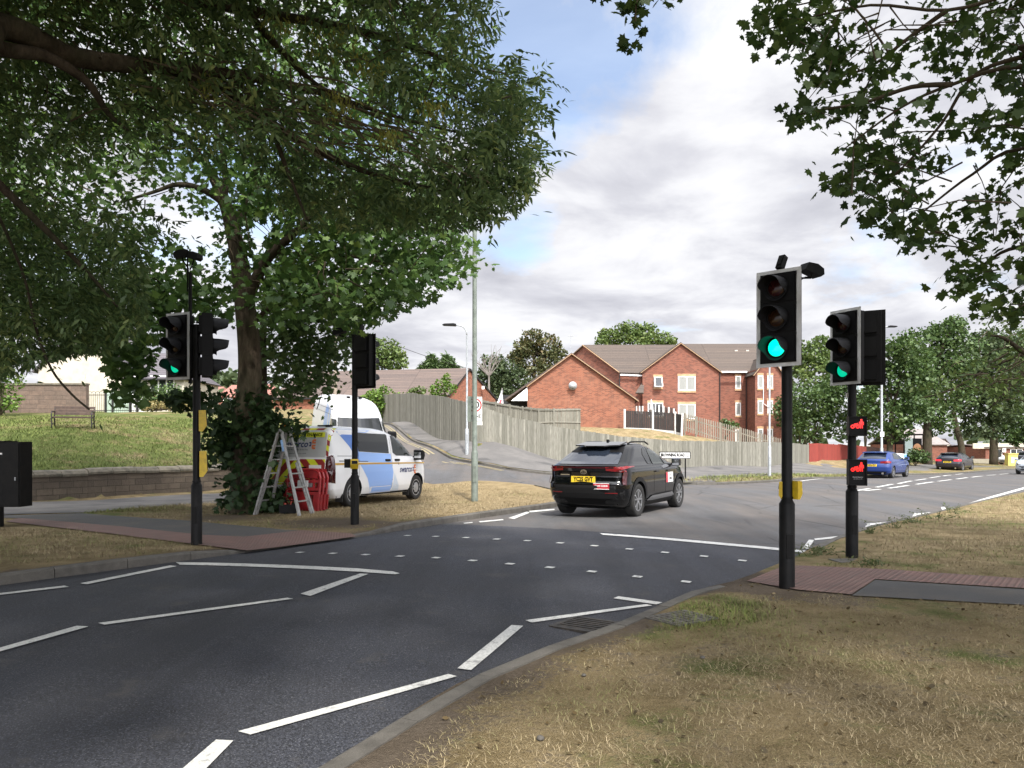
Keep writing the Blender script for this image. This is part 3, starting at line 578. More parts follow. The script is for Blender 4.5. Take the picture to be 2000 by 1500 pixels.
def detector(root, c, ang, tilt=-.5):
    mb = MB(); Mx = Matrix.Rotation(ang, 3, 'Z') @ Matrix.Rotation(tilt, 3, 'Y'); mb.box(c, (.065, .075, .16), M=Mx); mb.box(Vector(c)+Mx @ Vector((.035, 0, .01)), (.012, .055, .11), M=Mx); mb.bar(Vector(c)-Vector((0, 0, .16)), c, .018, .018); return mb.build('tilt_detector', M['black_plastic'], root)
def hood_sensor(root, frm, c, ang):
    c = Vector(c); mb = MB(); mb.tube([frm, (c.x, c.y, c.z-.09), c-Vector((0, 0, .02))], .011, 6); Mx = Matrix.Rotation(ang, 3, 'Z') @ Matrix.Rotation(.25, 3, 'Y')
    prof = [(-.12, -.045), (.10, -.06), (.14, -.02), (.12, .04), (.03, .065), (-.09, .045)]
    mb.prism(prof, lambda p: c+Mx @ Vector((p[0], -.065, p[1])), lambda p: c+Mx @ Vector((p[0], .065, p[1]))); mb.tube([c+Vector((0, 0, -.08)), c+Mx @ Vector((-.05, 0, -.1)), Vector(frm)+Vector((0, 0, -.12))], .006, 5); return mb.build('hooded_sensor', M['black_plastic'], root)
def push_box(root, c, ang, h=.30, k=1.0):
    q = thing_part = MB(); Mx = Matrix.Rotation(ang, 3, 'Z'); c = Vector(c)
    prof = [(0, -h/2), (.055*k, -h/2), (.115*k, -h/2+.09*k), (.10*k, h/2), (0, h/2)]
    q.prism(prof, lambda p: c+Mx @ Vector((p[0], -.075, p[1])), lambda p: c+Mx @ Vector((p[0], .075, p[1]))); o = q.build('push_button_box', M['yellow'], root)
    f = MB(); f.prism([(.118*k, -h/2+.10), (.118*k+.006, -h/2+.10), (.104*k+.006, h/2-.03), (.104*k, h/2-.03)], lambda p: c+Mx @ Vector((p[0], -.055, p[1])), lambda p: c+Mx @ Vector((p[0], .055, p[1]))); f.build('display_face', M['black_plastic'], o); return o
def sig(px, py, label, top):
    g = G(px, py); t = thing('traffic_signal', label, 'traffic signal', g, 0, 'traffic signals at the crossing'); pole(t, top-g.z); return t, g
def brackets(root, items):
    for a, b_ in items: mb = MB(); mb.tube([a, b_], .016, 6); mb.build('bracket', M['black_paint'], root)
def lab(root, name, c, ang, size, txt, parent=None):
    mb = MB(); Mx = Matrix.Rotation(ang, 3, 'Z'); c = Vector(c); mb.box(c, (.004, size, size), rz=ang); o = mb.build(name, M['white_plastic'], root); t = MB(); add_text(t, txt, size*1.05, lambda u, v: c+Mx @ Vector((.004, u, v))); t.build('lettering', M['black_plastic'], o); return o
# near right
t, g = sig(1537, 1149, 'tall black signal pole with big white bordered head glowing bright green, nearest of the four', P(0, 600, 8.5).z); s = F/g.y
zb_ = P(0, 711, g.y).z-g.z; a = R(227); n = Vector((math.cos(a), math.sin(a), 0)); lt = Vector((-n.y, n.x, 0))
hc = n*.19+lt*(-.02)+Vector((0, 0, zb_)); signal_head(t, hc, a, 'green_lit'); brackets(t, [((0, 0, zb_+.12), hc+Vector((0, 0, .12))), ((0, 0, zb_+.85), hc+Vector((0, 0, .85)))])
zt = P(0, 517, g.y).z-g.z; detector(t, hc-n*.05+Vector((.02, 0, zt-hc.z)), R(215), -.45)
hz = P(0, 526, g.y).z-g.z; hood_sensor(t, (.0, 0, hz-.10), (.27, .02, hz), R(20)); push_box(t, (.055, -.01, P(0, 957, g.y).z-g.z), R(30), .20, .66); push_box(t, (-.02, .045, P(0, 957, g.y).z-g.z), R(150), .18, .34)
for k in range(3): mb = MB(); mb.tube([(.0, 0, hz-.1-.1*k), (.14, .0, hz-.08-.1*k)], .009, 5); mb.build('bracket', M['black_plastic'], t)
# far right with the red figures
t, g = sig(1664, 1089, 'black signal pole with two red figure boxes, on the dry right verge', P(0, 640, 10.9).z)
zb_ = P(0, 747, g.y).z-g.z; a = R(207); n = Vector((math.cos(a), math.sin(a), 0)); lt = Vector((-n.y, n.x, 0)); hc = n*.19+lt*.03+Vector((0, 0, zb_)); signal_head(t, hc, a, 'green_dim')
a2 = R(62); n2_ = Vector((math.cos(a2), math.sin(a2), 0)); l2 = Vector((-n2_.y, n2_.x, 0)); h2c = n2_*.14-l2*.17+Vector((0, 0, zb_)); signal_head(t, h2c, a2); brackets(t, [((0, 0, zb_+.12), hc+Vector((0, 0, .12))), ((0, 0, zb_+.85), hc+Vector((0, 0, .85))), ((0, 0, zb_+.2), h2c+Vector((0, 0, .2))), ((0, 0, zb_+.8), h2c+Vector((0, 0, .8)))])
lab(t, 'sticker', h2c-n2_*.026+l2*.19+Vector((0, 0, .06)), a2+PI, .085, 'B'); lab(t, 'sticker', (-.06, -.0, P(0, 772, g.y).z-g.z), R(215), .06, 'J')
def figure_box(root, c, ang, w_, h_, d_=.16, extra=False):
    c = Vector(c); Mx = Matrix.Rotation(ang, 3, 'Z'); q = MB(); q.box(c, (d_, w_, h_), rz=ang); f = lambda u, v, k=.0: c+Mx @ Vector((d_/2+k, u, v))
    for u0, v0, u1, v1 in ((-w_/2, h_/2-.015, w_/2, h_/2), (-w_/2, -h_/2, w_/2, -h_/2+.015), (-w_/2, -h_/2, -w_/2+.015, h_/2), (w_/2-.015, -h_/2, w_/2, h_/2)):
        q.box(f((u0+u1)/2, (v0+v1)/2, .012), (.03, u1-u0, v1-v0), rz=ang)
    o = q.build('display_box', M['black_plastic'], root); e = MB(); k = .006; v0 = h_/2-.105
    def disc(u, v, r0, r1=0, nn=14):
        b0 = len(e.v)
        for j in range(nn):
            for r in (r0, r1): e.v.append(tuple(f(u+r*math.cos(2*PI*j/nn), v+r*math.sin(2*PI*j/nn), k)))
        for j in range(nn): e.f.append([b0+2*j, b0+2*j+1, b0+2*((j+1) % nn)+1, b0+2*((j+1) % nn)]); e.m.append(0)
    def bar2(u0, v0_, u1, v1, wd):
        d = Vector((u1-u0, v1-v0_)).normalized(); p_ = Vector((-d.y, d.x))*wd/2; e.add([f(u0+p_.x, v0_+p_.y, k), f(u1+p_.x, v1+p_.y, k), f(u1-p_.x, v1-p_.y, k), f(u0-p_.x, v0_-p_.y, k)], [(0, 1, 2, 3)])
    um = .045; disc(um, v0+.055, .014); bar2(um, v0+.042, um, v0-.01, .034); bar2(um-.010, v0-.005, um-.012, v0-.06, .013); bar2(um+.010, v0-.005, um+.012, v0-.06, .013); bar2(um-.024, v0+.03, um-.027, v0-.015, .01); bar2(um+.024, v0+.03, um+.027, v0-.015, .01)
    disc(-.065, v0-.035, .027, .014); disc(-.002, v0-.035, .027, .014); bar2(-.065, v0-.035, -.035, v0-.03, .014); bar2(-.035, v0-.03, -.045, v0+.0, .014); bar2(-.045, v0+.0, -.002, v0-.002, .014); bar2(-.035, v0-.03, -.005, v0+.0, .014); bar2(-.002, v0-.035, -.006, v0+.015, .012)
    e.build('red_figures', M['red_lit'], o)
    if extra:
        tx = MB(); add_text(tx, 'PEDESTRIANS', .022, lambda u, v: f(u, v-h_/2+.115, .004)); add_text(tx, 'push button and wait', .013, lambda u, v: f(u, v-h_/2+.092, .004)); tx.build('lettering', M['board_white'], o)
    return o
figure_box(t, (.02, -.10, P(0, 833, g.y).z-g.z), R(256), .235, .27); figure_box(t, (.02, -.10, P(0, 922, g.y).z-g.z), R(256), .235, .36, .17, True)
pb = MB(); c0 = G(1672, 1094); pb.box((c0.x-g.x, c0.y-g.y, -.03), (.62, .34, .07), rz=.1); pb.build('concrete_footing', M['kerb'], t)
# left, with the thin mast
t, g = sig(384, 1064, 'black signal pole left of the leafy tree with a thin mast and two heads', P(0, 628, 11.7).z)
zb_ = P(0, 736, g.y).z-g.z; a = R(246); n = Vector((math.cos(a), math.sin(a), 0)); lt = Vector((-n.y, n.x, 0)); hc = n*.10-lt*.31+Vector((0, 0, zb_)); signal_head(t, hc, a, 'green_dim')
a2 = R(22); h2c = Vector((.23, .03, zb_)); signal_head(t, h2c, a2, board=False)
brackets(t, [((0, 0, zb_+.1), hc+Vector((.1, 0, .1))), ((0, 0, zb_+.8), hc+Vector((.1, 0, .8))), ((0, 0, zb_+.1), h2c+Vector((0, 0, .1))), ((0, 0, zb_+.85), h2c+Vector((0, 0, .85)))])
mb = MB(); zt = P(0, 500, g.y).z-g.z; mb.tube([(-.12, .05, zb_-.1), (-.12, .05, zt-.25)], .028, 10); mb.tube([(-.16, .04, zt-.55), (-.16, .04, zt+.02)], .012, 6); mb.tube([(0, 0, zb_+.0), (-.12, .05, zb_)], .02, 6); mb.build('mast', M['black_paint'], t)
hood_sensor(t, (-.14, .05, zt-.2), (-.22, .0, zt+.03), R(200)); hood_sensor(t, (-.12, .05, zt-.2), (-.05, .0, zt), R(-20))
push_box(t, (.045, -.02, P(0, 822, g.y).z-g.z), R(20), .33); push_box(t, (.055, -.02, P(0, 906, g.y).z-g.z), R(20), .40)
# third, beside the van
t, g = sig(693, 1024, 'black signal pole in front of the white van with its head seen from behind', P(0, 655, 15).z)
zb_ = P(0, 755, g.y).z-g.z; a = R(58); n = Vector((math.cos(a), math.sin(a), 0)); lt = Vector((-n.y, n.x, 0)); hc = n*.12-lt*.20+Vector((0, 0, zb_)); signal_head(t, hc, a)
brackets(t, [((0, 0, zb_+.12), hc+Vector((0, 0, .12))), ((0, 0, zb_+.85), hc+Vector((0, 0, .85)))])
detector(t, hc-n*.05+Vector((-.07, 0, SH+.14)), R(30), .35); hz = P(0, 647, g.y).z-g.z; hood_sensor(t, (-.02, 0, hz-.12), (-.30, .02, hz), R(160)); push_box(t, (.0, -.055, P(0, 906, g.y).z-g.z), R(-75), .19)
mb = MB(); mb.box((-.12, -.02, P(0, 905, g.y).z-g.z), (.14, .1, .17)); mb.build('button_housing', M['black_plastic'], t)
# ---- lamp columns
def column(name, label, base, h, r0, r1, hs, matl, head=None, extra=None):
    t = thing(name, label, 'lamp post', base, 0, 'lamp posts along the roads'); mb = MB(); mb.lathe([(r0, -.2), (r0, hs), (r0-.012, hs+.03), (r1+.006, hs+.05), (r1, hs+.07), (r1*.8, h)], n=18); mb.box((0, -r0-.0, .75), (.09, .02, .45)); mb.build('column', matl, t, smooth=True, angle=40)
    if head:
        ang, L, rise = head; d = Vector((math.cos(ang), math.sin(ang), 0)); a_ = MB(); pth = [Vector((0, 0, h-.05))]+[Vector((0, 0, h))+d*L*(1-math.cos(k*PI/10))*.55+Vector((0, 0, rise*math.sin(k*PI/10))) for k in range(1, 6)]+[d*L+Vector((0, 0, h+rise+.03))]
        a_.tube(pth, r1*.62, 8); a_.build('bracket_arm', matl, t, smooth=True); q = MB(); Mx = Matrix.Rotation(ang, 3, 'Z'); c = d*L+Vector((0, 0, h+rise+.02))
        q.prism([(-.12, -.05), (.45, -.035), (.52, .01), (.42, .05), (.0, .07), (-.12, .04)], lambda p: c+Mx @ Vector((p[0], -.12, p[1])), lambda p: c+Mx @ Vector((p[0], .12, p[1]))); q.build('lantern', M['black_plastic'], t)
    return t
g = G(927, 979); lp = column('lamp_post', 'thick grey green lamp column on the straw verge carrying a zone sign', g, P(0, 335, g.y).z-g.z, .092, .068, P(0, 884, g.y).z-g.z, M['lamp_green'], (R(150), .8, .25))
g2_ = Vector(((912-1000)/F*35.6, 35.6, 0)); g2_.z = zg1(g2_.x, g2_.y); column('lamp_post', 'slim silver lamp post with a swan neck against the tall side road fence', g2_, P(0, 655, 35.6).z-g2_.z, .09, .05, 1.15, M['galv'], (R(185), .62, .45))
g3 = G(1503, 931); column('lamp_post', 'thin bare grey column on the grass strip before the pointed fence', g3, P(0, 640, g3.y).z-g3.z, .075, .05, 1.4, M['galv'], (R(-45), .5, .2))
g4 = atY(1722, 50); q = column('lamp_post', 'tall pale lamp post behind the blue car before the green trees', g4, P(0, 640, 50).z-g4.z, .10, .075, 1.5, M['galv'], (R(8), .55, .06)); mb = MB(); mb.box((-.02, -.1, P(0, 848, 50).z-g4.z), (.26, .03, .30)); mb.build('notice_plate', M['white_plastic'], q)
g5 = atY(1945, 84); column('lamp_post', 'distant pale lamp column beside the broad trunk by the yellow box', g5, 8.6, .1, .07, 1.5, M['galv'], (R(8), .6, .1))
# zone sign carried by the thick column
t = thing('zone_sign', 'white speed zone plate with red ring half hidden by the thick lamp column', 'road sign', (g.x, g.y+.11, P(0, 798, g.y).z)); mb = MB()
red = mat('sign_red', (.42, .02, .025), .4)
W_, H_ = .40, .66; mb.box((.0, .01, 0), (W_, .012, H_)); mb.build('sign_plate', M['white_plastic'], t); e = MB(); cx, cz = .0, .10
for j in range(36):
    a0, a1 = 2*PI*j/36, 2*PI*(j+1)/36; e.add([(cx+r*math.cos(a), .001, cz+r*math.sin(a)) for a, r in ((a0, .155), (a1, .155), (a1, .19), (a0, .19))], [(0, 1, 2, 3)])
e.build('red_ring', red, t); e = MB(); add_text(e, '20', .25, lambda u, v: (cx+.0+u, .001, cz+v), bold=.004); add_text(e, 'ZONE', .13, lambda u, v: (cx+u, .001, -.205+v), wid=.34, bold=.002); e.build('lettering', M['black_plastic'], t)
mb = MB(); mb.box((.13, .008, -.40), (.16, .012, .10)); mb.build('small_plate', M['white_plastic'], t); mb = MB(); mb.box((-.145, -.03, -.01), (.12, .014, .70)); mb.build('rear_plate', M['lamp_green'], t)
# street name plate
s0 = atY(1318, 33.0); t = thing('street_name_sign', 'white street name plate reading BROWNING ROAD beside the black car', 'street sign', s0); mb = MB(); w_ = 60/45.5; zc = P(0, 889, 33).z-s0.z; h_ = .27
mb.box((0, 0, zc), (w_, .02, h_)); mb.build('name_plate', M['white_plastic'], t); e = MB()
for a, b_ in (((-w_/2, zc+h_/2), (w_/2, zc+h_/2)), ((-w_/2, zc-h_/2), (w_/2, zc-h_/2)), ((-w_/2, zc-h_/2), (-w_/2, zc+h_/2)), ((w_/2, zc-h_/2), (w_/2, zc+h_/2))): e.bar((a[0], -.008, a[1]), (b_[0], -.008, b_[1]), .028, .034, (0, 1, 0))
e.build('border', M['black_plastic'], t); e = MB(); add_text(e, 'BROWNING ROAD', .185, lambda u, v: (u-.09, -.0125, zc+v), wid=1.04, bold=.012); add_text(e, 'B68', .07, lambda u, v: (u+.55, -.0125, zc-.05+v), bold=.002); e.build('lettering', M['black_plastic'], t)
mb = MB(); mb.bar((.46, .03, -.3), (.46, .03, zc+.1), .07, .05); mb.build('post', M['black_paint'], t); mb = MB(); mb.bar((-.46, .03, -.3), (-.46, .03, zc+.1), .07, .05); mb.build('post', M['black_paint'], t)
# second name board far along the road
s1 = atY(1755, 47); t = thing('street_name_sign', 'low white and blue name board on a leaning leg behind the blue car', 'street sign', s1); mb = MB(); zc = P(0, 889, 47).z-s1.z; mb.box((-.1, 0, zc), (1.15, .03, .24), M=Matrix.Rotation(.09, 3, 'Y')); mb.build('name_plate', M['white_plastic'], t); mb = MB(); mb.box((.40, -.02, zc-.045), (.16, .02, .2), M=Matrix.Rotation(.09, 3, 'Y')); mb.build('blue_end', mat('sign_blue', (.12, .28, .6), .4), t); mb = MB(); mb.bar((.25, .02, -.2), (.32, .02, zc), .06, .05); mb.build('post', M['board_white'], t); mb = MB(); mb.bar((-.5, .02, -.2), (-.5, .02, zc), .06, .05); mb.build('post', M['board_white'], t)
# ---- control cabinet at the left edge
g = G(-12, 1030); t = thing('control_cabinet', 'black steel signal control cabinet at the left edge of the verge', 'cabinet', g); s = F/g.y; x1 = (50+12)/s; mb = MB(); zt, z0 = P(0, 863, g.y).z-g.z, P(0, 989, g.y).z-g.z
mb.box((x1-.46, .02, (zt+z0)/2), (.92, .36, zt-z0)); mb.box((x1-.62, .02, zt+.006), (.66, .40, .025)); mb.build('cabinet_body', M['black_paint'], t); mb = MB(); mb.box((-.28, .03, z0/2-.1), (.70, .30, z0+.22)); mb.build('plinth', M['black_paint'], t); mb = MB(); mb.box((x1-.27, -.168, (zt+z0)/2), (.50, .018, zt-z0-.06)); d_ = mb.build('door', M['black_paint'], t)
mb = MB(); mb.box((x1-.075, -.183, (zt+z0)/2-.08), (.02, .02, .06)); mb.build('handle', M['galv'], d_); mb = MB(); mb.box((x1-.36, -.180, zt-.22), (.08, .006, .03)); mb.build('label_plate', M['white_plastic'], d_)
mb = MB(); mb.box((-.1, -.02, -.06), (1.1, .6, .09)); mb.build('concrete_base', M['kerb'], t)
# ---- stepladder
g = G(555, 1004); t = thing('stepladder', 'splayed aluminium folding ladder standing against the leafy trunk', 'ladder', g, R(-15)); H = P(0, 842, g.y).z-g.z
for sgn in (-1, 1):
    ft = sgn*.55; tp = sgn*.05; mb = MB(); rails = []
    for yy0, yy1 in ((-.30, -.17), (.30, .17)):
        mb.bar((ft, yy0, .0), (tp, yy1, H-.06), .035, .075, (0, 1, 0)); mb.bar((ft*.97, yy0*.80, .0), (ft*.36, yy0*.55, H*.62), .03, .06, (0, 1, 0))
    for k in range(1, 6):
        u = k/6.1; x = ft+(tp-ft)*u; y = .30+(.17-.30)*u; mb.bar((x, -y-.045, H*u), (x, y+.045, H*u), .035, .03)
    mb.build('ladder_section', M['alu'], t)
mb = MB()
for yy in (-.17, .17): mb.tube([(-.075, yy, H-.12), (-.06, yy, H-.03), (0, yy, H+.02), (.06, yy, H-.03), (.075, yy, H-.12)], .032, 8)
mb.build('hinge', M['alu'], t)
mb = MB(); mb.bar((.07, -.20, H-.20), (.13, -.215, H-.45), .06, .05); mb.build('strap', mat('blue_strap', (.25, .42, .70), .6), t)
# ---- open tool crate by the ladder
g = G(553, 1006); g.y += .35; g.z = zg1(g.x, g.y); t = thing('tool_crate', 'black open tool crate on the ground between the ladder feet', 'toolbox', g, R(12)); mb = MB()
for c, d in (((0, -.11, .11), (.36, .015, .2)), ((0, .11, .11), (.36, .015, .2)), ((-.175, 0, .11), (.015, .22, .2)), ((.175, 0, .11), (.015, .22, .2)), ((0, 0, .02), (.35, .22, .015))): mb.box(c, d)
mb.build('crate_body', M['black_plastic'], t); mb = MB(); mb.tube([(-.17, 0, .2), (-.15, 0, .29), (.15, 0, .29), (.17, 0, .2)], .012, 6); mb.build('handle', M['black_plastic'], t); mb = MB(); mb.box((-.08, .02, .21), (.05, .12, .06), rz=.5); mb.tube([(.05, -.05, .15), (.09, .04, .32)], .014, 6); mb.build('tools', mat('tool_red', (.35, .05, .03), .5), t)
# ---- red plastic barrier panels leaning behind the van
redp = weathered('red_barrier_plastic', (.28, .010, .013), (.20, .012, .014), 6, .42)
def barrier_mb():
    mb = MB(); Wb, Hb = .92, .95; fr = .07
    def seg(a, b_, wd=.055, th=.04): mb.bar(a, b_, wd, th, (0, 1, 0))
    pts = [(-Wb/2, 0), (-Wb/2, Hb*.80), (-Wb/2+.05, Hb*.93), (-Wb/2+.18, Hb), (Wb/2-.18, Hb), (Wb/2-.05, Hb*.93), (Wb/2, Hb*.80), (Wb/2, 0)]
    mb.tube([(x, 0, z) for x, z in pts], .033, 6); 
    for z in (.03, .40, .50, Hb*.72): mb.box((0, 0, z), (Wb, .045, .07))
    mb.box((0, 0, .21), (.34, .035, .34)); mb.box((-.42, 0, .21), (.22, .035, .34)); mb.box((.42, 0, .21), (.22, .035, .34)); mb.box((0, 0, .86), (Wb*.86, .03, .22))
    for x in (-.3, 0, .3): mb.box((x, 0, .62), (.05, .03, .24))
    return mb
g = G(629, 998); av = R(68)-PI/2; g = g+Vector((-.927, .375, 0))*.53
for k in range(3):
    o = barrier_mb().build('barrier_panel', redp); e = MB(); e.box((.0, -.02, .62), (.3, .012, .16)); e.build('reflective_plate', M['board_white'], o)
    dv = Vector((math.cos(R(68)), math.sin(R(68)), 0)); o.location = g+dv*(.075*k-.06)+Vector((.03*k, 0, 0)); o.rotation_euler = (R(-7-1.2*k), 0, av); tag(o, 'red plastic pedestrian barrier panel leaning in a stack behind the van', 'barrier', 'red barrier panels stacked behind the van')
# ---- grate, cover
m = weathered('cast_iron', (.030, .028, .026), (.07, .06, .05), 14, .6, .6)
c = Gr(1144, 1222); t = thing('gully_grate', 'dark iron drain grate in the gutter by the near kerb', 'drain', (c.x, c.y, zr1(c.x, c.y)+.004), R(57)); mb = MB()
for y in (-.22, .22): mb.box((0, y, .004), (.48, .05, .02))
for x in (-.22, .22): mb.box((x, 0, .004), (.05, .40, .02))
for k in range(6): mb.box((-.16+.064*k, 0, .003), (.028, .40, .016))
mb.build('grate_frame', m, t); mb = MB(); mb.box((0, 0, -.002), (.42, .40, .004)); mb.build('sump', mat('sump_black', (.004, .004, .004), .9), t)
c = G(1330, 1208); t = thing('chamber_cover', 'worn square chamber cover with cobbled pattern in bare soil by kerb', 'manhole cover', (c.x, c.y, c.z+.004), R(35)); mb = MB(); mb.box((0, 0, -.006), (.52, .40, .03)); mb.build('cover_frame', M['kerb'], t); mb = MB()
for i in range(7):
    for j in range(5): mb.box((-.21+.07*i, -.14+.07*j, .008), (.052, .052, .014))
mb.build('cover_plate', M['kerb'], t)
# ---- park bench on the bank
iron = mat('bench_iron', (.012, .011, .010), .55); wood = weathered('bench_wood', (.085, .055, .042), (.05, .034, .028), 8, .75)
g = atY(143, 30.5); g.z = zg1(g.x, g.y); t = thing('park_bench', 'wooden slatted bench with curved iron ends on the grassy bank', 'bench', g, R(18)); mb = MB()
for y, z in ((-.16, .44), (-.02, .43), (.12, .42)): mb.box((0, y-.05, z), (1.45, .10, .035))
mb.build('seat', wood, t); mb = MB()
for y, z in ((.20, .58), (.24, .70), (.28, .82)): mb.box((0, y, z), (1.45, .03, .10))
mb.build('backrest', wood, t)
for x in (-.70, .70):
    mb = MB(); mb.tube([(x, -.28, 0), (x, -.22, .12), (x, -.28, .30), (x, -.24, .42), (x, -.27, .55), (x, -.18, .66), (x, .05, .66), (x, .22, .66)], .024, 6); mb.tube([(x, .34, 0), (x, .24, .15), (x, .20, .40), (x, .30, .86)], .026, 6); mb.tube([(x, -.25, .41), (x, .2, .40)], .022, 6); mb.tube([(x, -.22, .10), (x, 0, .2), (x, .25, .12)], .014, 5); mb.build('bench_end', iron, t, smooth=True)
# ================================================================ WALLS, FENCES, BUILDINGS
# rubble stone wall along the bank
def stone_mat(name, c1, c2, mortar, bw, bh, sq=1.0):
    m = mat(name, rough=.9); b = NB(m); v = b.wallvec(); vd = b.mix(.14, v, b.noise_col(v, 1.9)); br = b.n('ShaderNodeTexBrick'); b.l(v, br.inputs['Vector'])
    for k, x in (('Scale', 1.0), ('Mortar Size', .012), ('Brick Width', bw), ('Row Height', bh), ('Mortar Smooth', .6), ('Bias', 0.0)): br.inputs[k].default_value = x
    br.squash = 1.4; br.squash_frequency = 3; br.offset = .43
    br.inputs['Color1'].default_value = (*c1, 1); br.inputs['Color2'].default_value = (*c2, 1); br.inputs['Mortar'].default_value = (*mortar, 1); p = b.pos(); n = b.noise(p, 5, 6, .65); n2 = b.noise(p, 30, 4, .6)
    c = b.mix(b.ramp(n, [(.35, 0), (.68, .75)]), br.outputs['Color'], tuple(.45*x for x in c1)); c = b.mix(b.ramp(n2, [(.4, 0), (.7, .5)]), c, tuple(min(1, 1.5*x) for x in c2)); b.base(c); b.bump(b.math('ADD', b.math('MULTIPLY', br.outputs['Fac'], -.8), n2), .7, .03); return m
M['stone'] = stone_mat('bank_wall_stone', (.145, .115, .085), (.078, .062, .048), (.042, .035, .028), .44, .19); M['stone2'] = stone_mat('garden_wall_stone', (.18, .125, .095), (.12, .09, .072), (.085, .068, .056), .5, .24)
M['coping'] = weathered('coping_stone', (.17, .15, .115), (.085, .078, .06), 5, .9, 0, .5)
t = thing('stone_wall', 'low dark rubble wall with rounded coping holding back the grassy bank', 'wall', on(-12.8, 22.9)); mb = MB(); cp = MB(); o0 = t.location; pts = resample(WALL, .75)
for i, (a, c) in enumerate(zip(pts[:-1], pts[1:])):
    d = c-a
    if d.length < .05: continue
    d.normalize(); n = Vector((-d.y, d.x, 0)); vs_ = []; cs = []; dj = random.uniform(-.02, .02)
    for q in (a, c):
        z0 = float(zb(np.array([q.x]), np.array([q.y]))[0])
        for o_, z in ((-.2, -.2), (-.19, .76), (.2, .76), (.2, -.2)): e = q+n*o_-o0; vs_.append((e.x, e.y, z0+z-o0.z))
    for q in (a+d*.008, c-d*.008):
        z0 = float(zb(np.array([q.x]), np.array([q.y]))[0])
        for o_, z in ((-.24, .763), (-.25, .83), (-.17, .92), (0, .955), (.17, .92), (.25, .83), (.24, .763)): e = q+n*o_-o0; cs.append((e.x, e.y, z0+z+dj-o0.z))
    mb.add(vs_, [(0, 1, 5, 4), (1, 2, 6, 5), (2, 3, 7, 6), (0, 3, 2, 1), (4, 5, 6, 7)]); cp.add(cs, [(j, (j+1) % 7, 7+(j+1) % 7, 7+j) for j in range(7)]+[tuple(range(7))[::-1], tuple(range(7, 14))])
mb.build('wall', M['stone'], t); cp.build('coping', M['coping'], t)
# tall garden wall by the cream house
def wallbox(name, label, a, c, zt, th, matl, cap=None):
    g = on(*((a+c)/2).xy); t = thing(name, label, 'wall', g); mb = MB(); d = c-a; ang = math.atan2(d.y, d.x); L = d.xy.length; zc = (zt+g.z-1.2)/2; mb.box((0, 0, zc-g.z), (L, th, zt-g.z+1.2), rz=ang); mb.build('wall', matl, t)
    if cap: mb = MB(); mb.box((0, 0, zt-g.z+.045), (L+.05, th+.1, .09), rz=ang); mb.build('coping', cap, t)
    return t
wallbox('garden_wall', 'tall brown stone garden wall behind the bench beside the cream house', P(-140, 0, 42), P(171, 0, 42), P(0, 752, 42).z, .3, M['stone2'], M['coping'])
# timber materials
def timber(name, c1, c2, dark, green=0):
    m = mat(name, rough=.9); b = NB(m); p = b.obj(); g = b.noise(b.mapping(p, (9, 9, .9)), 3.0, 6, .65); n = b.noise(p, 1.3, 4, .6); c = b.mix(b.ramp(b.island(), [(0, 0), (1, 1)]), c1, c2); c = b.mix(b.ramp(g, [(.40, 0), (.70, .8)]), c, dark); c = b.mix(b.ramp(n, [(.45, 0), (.75, .5)]), c, tuple(.6*x for x in c1))
    if green: 
        sp = b.n('ShaderNodeSeparateXYZ'); b.l(p, sp.inputs[0]); 
    b.base(c); b.bump(g, .4, .01); return m
M['fence_wood'] = timber('weathered_fence_boards', (.265, .255, .215), (.135, .132, .108), (.085, .08, .06)); M['picket_wood'] = timber('picket_wood', (.25, .225, .18), (.17, .155, .125), (.10, .09, .065)); M['dark_fence'] = timber('dark_stained_boards', (.045, .040, .038), (.030, .028, .028), (.018, .017, .017)); M['red_fence'] = timber('red_stained_boards', (.30, .045, .032), (.24, .035, .026), (.16, .028, .02)); M['brown_fence'] = timber('brown_stained_boards', (.12, .06, .045), (.09, .045, .034), (.05, .028, .02)); M['pale_green_wood'] = timber('pale_green_boards', (.46, .56, .46), (.40, .52, .42), (.36, .45, .36))
def lerp_line(pts, step):                                   # pts: (x, y, zbottom, ztop)
    out = []
    for a, c in zip(pts[:-1], pts[1:]):
        L = math.hypot(c[0]-a[0], c[1]-a[1]); n = max(1, round(L/step)); out += [tuple(a[k]+(c[k]-a[k])*i/n for k in range(4))+(math.atan2(c[1]-a[1], c[0]-a[0]),) for i in range(n)]
    return out
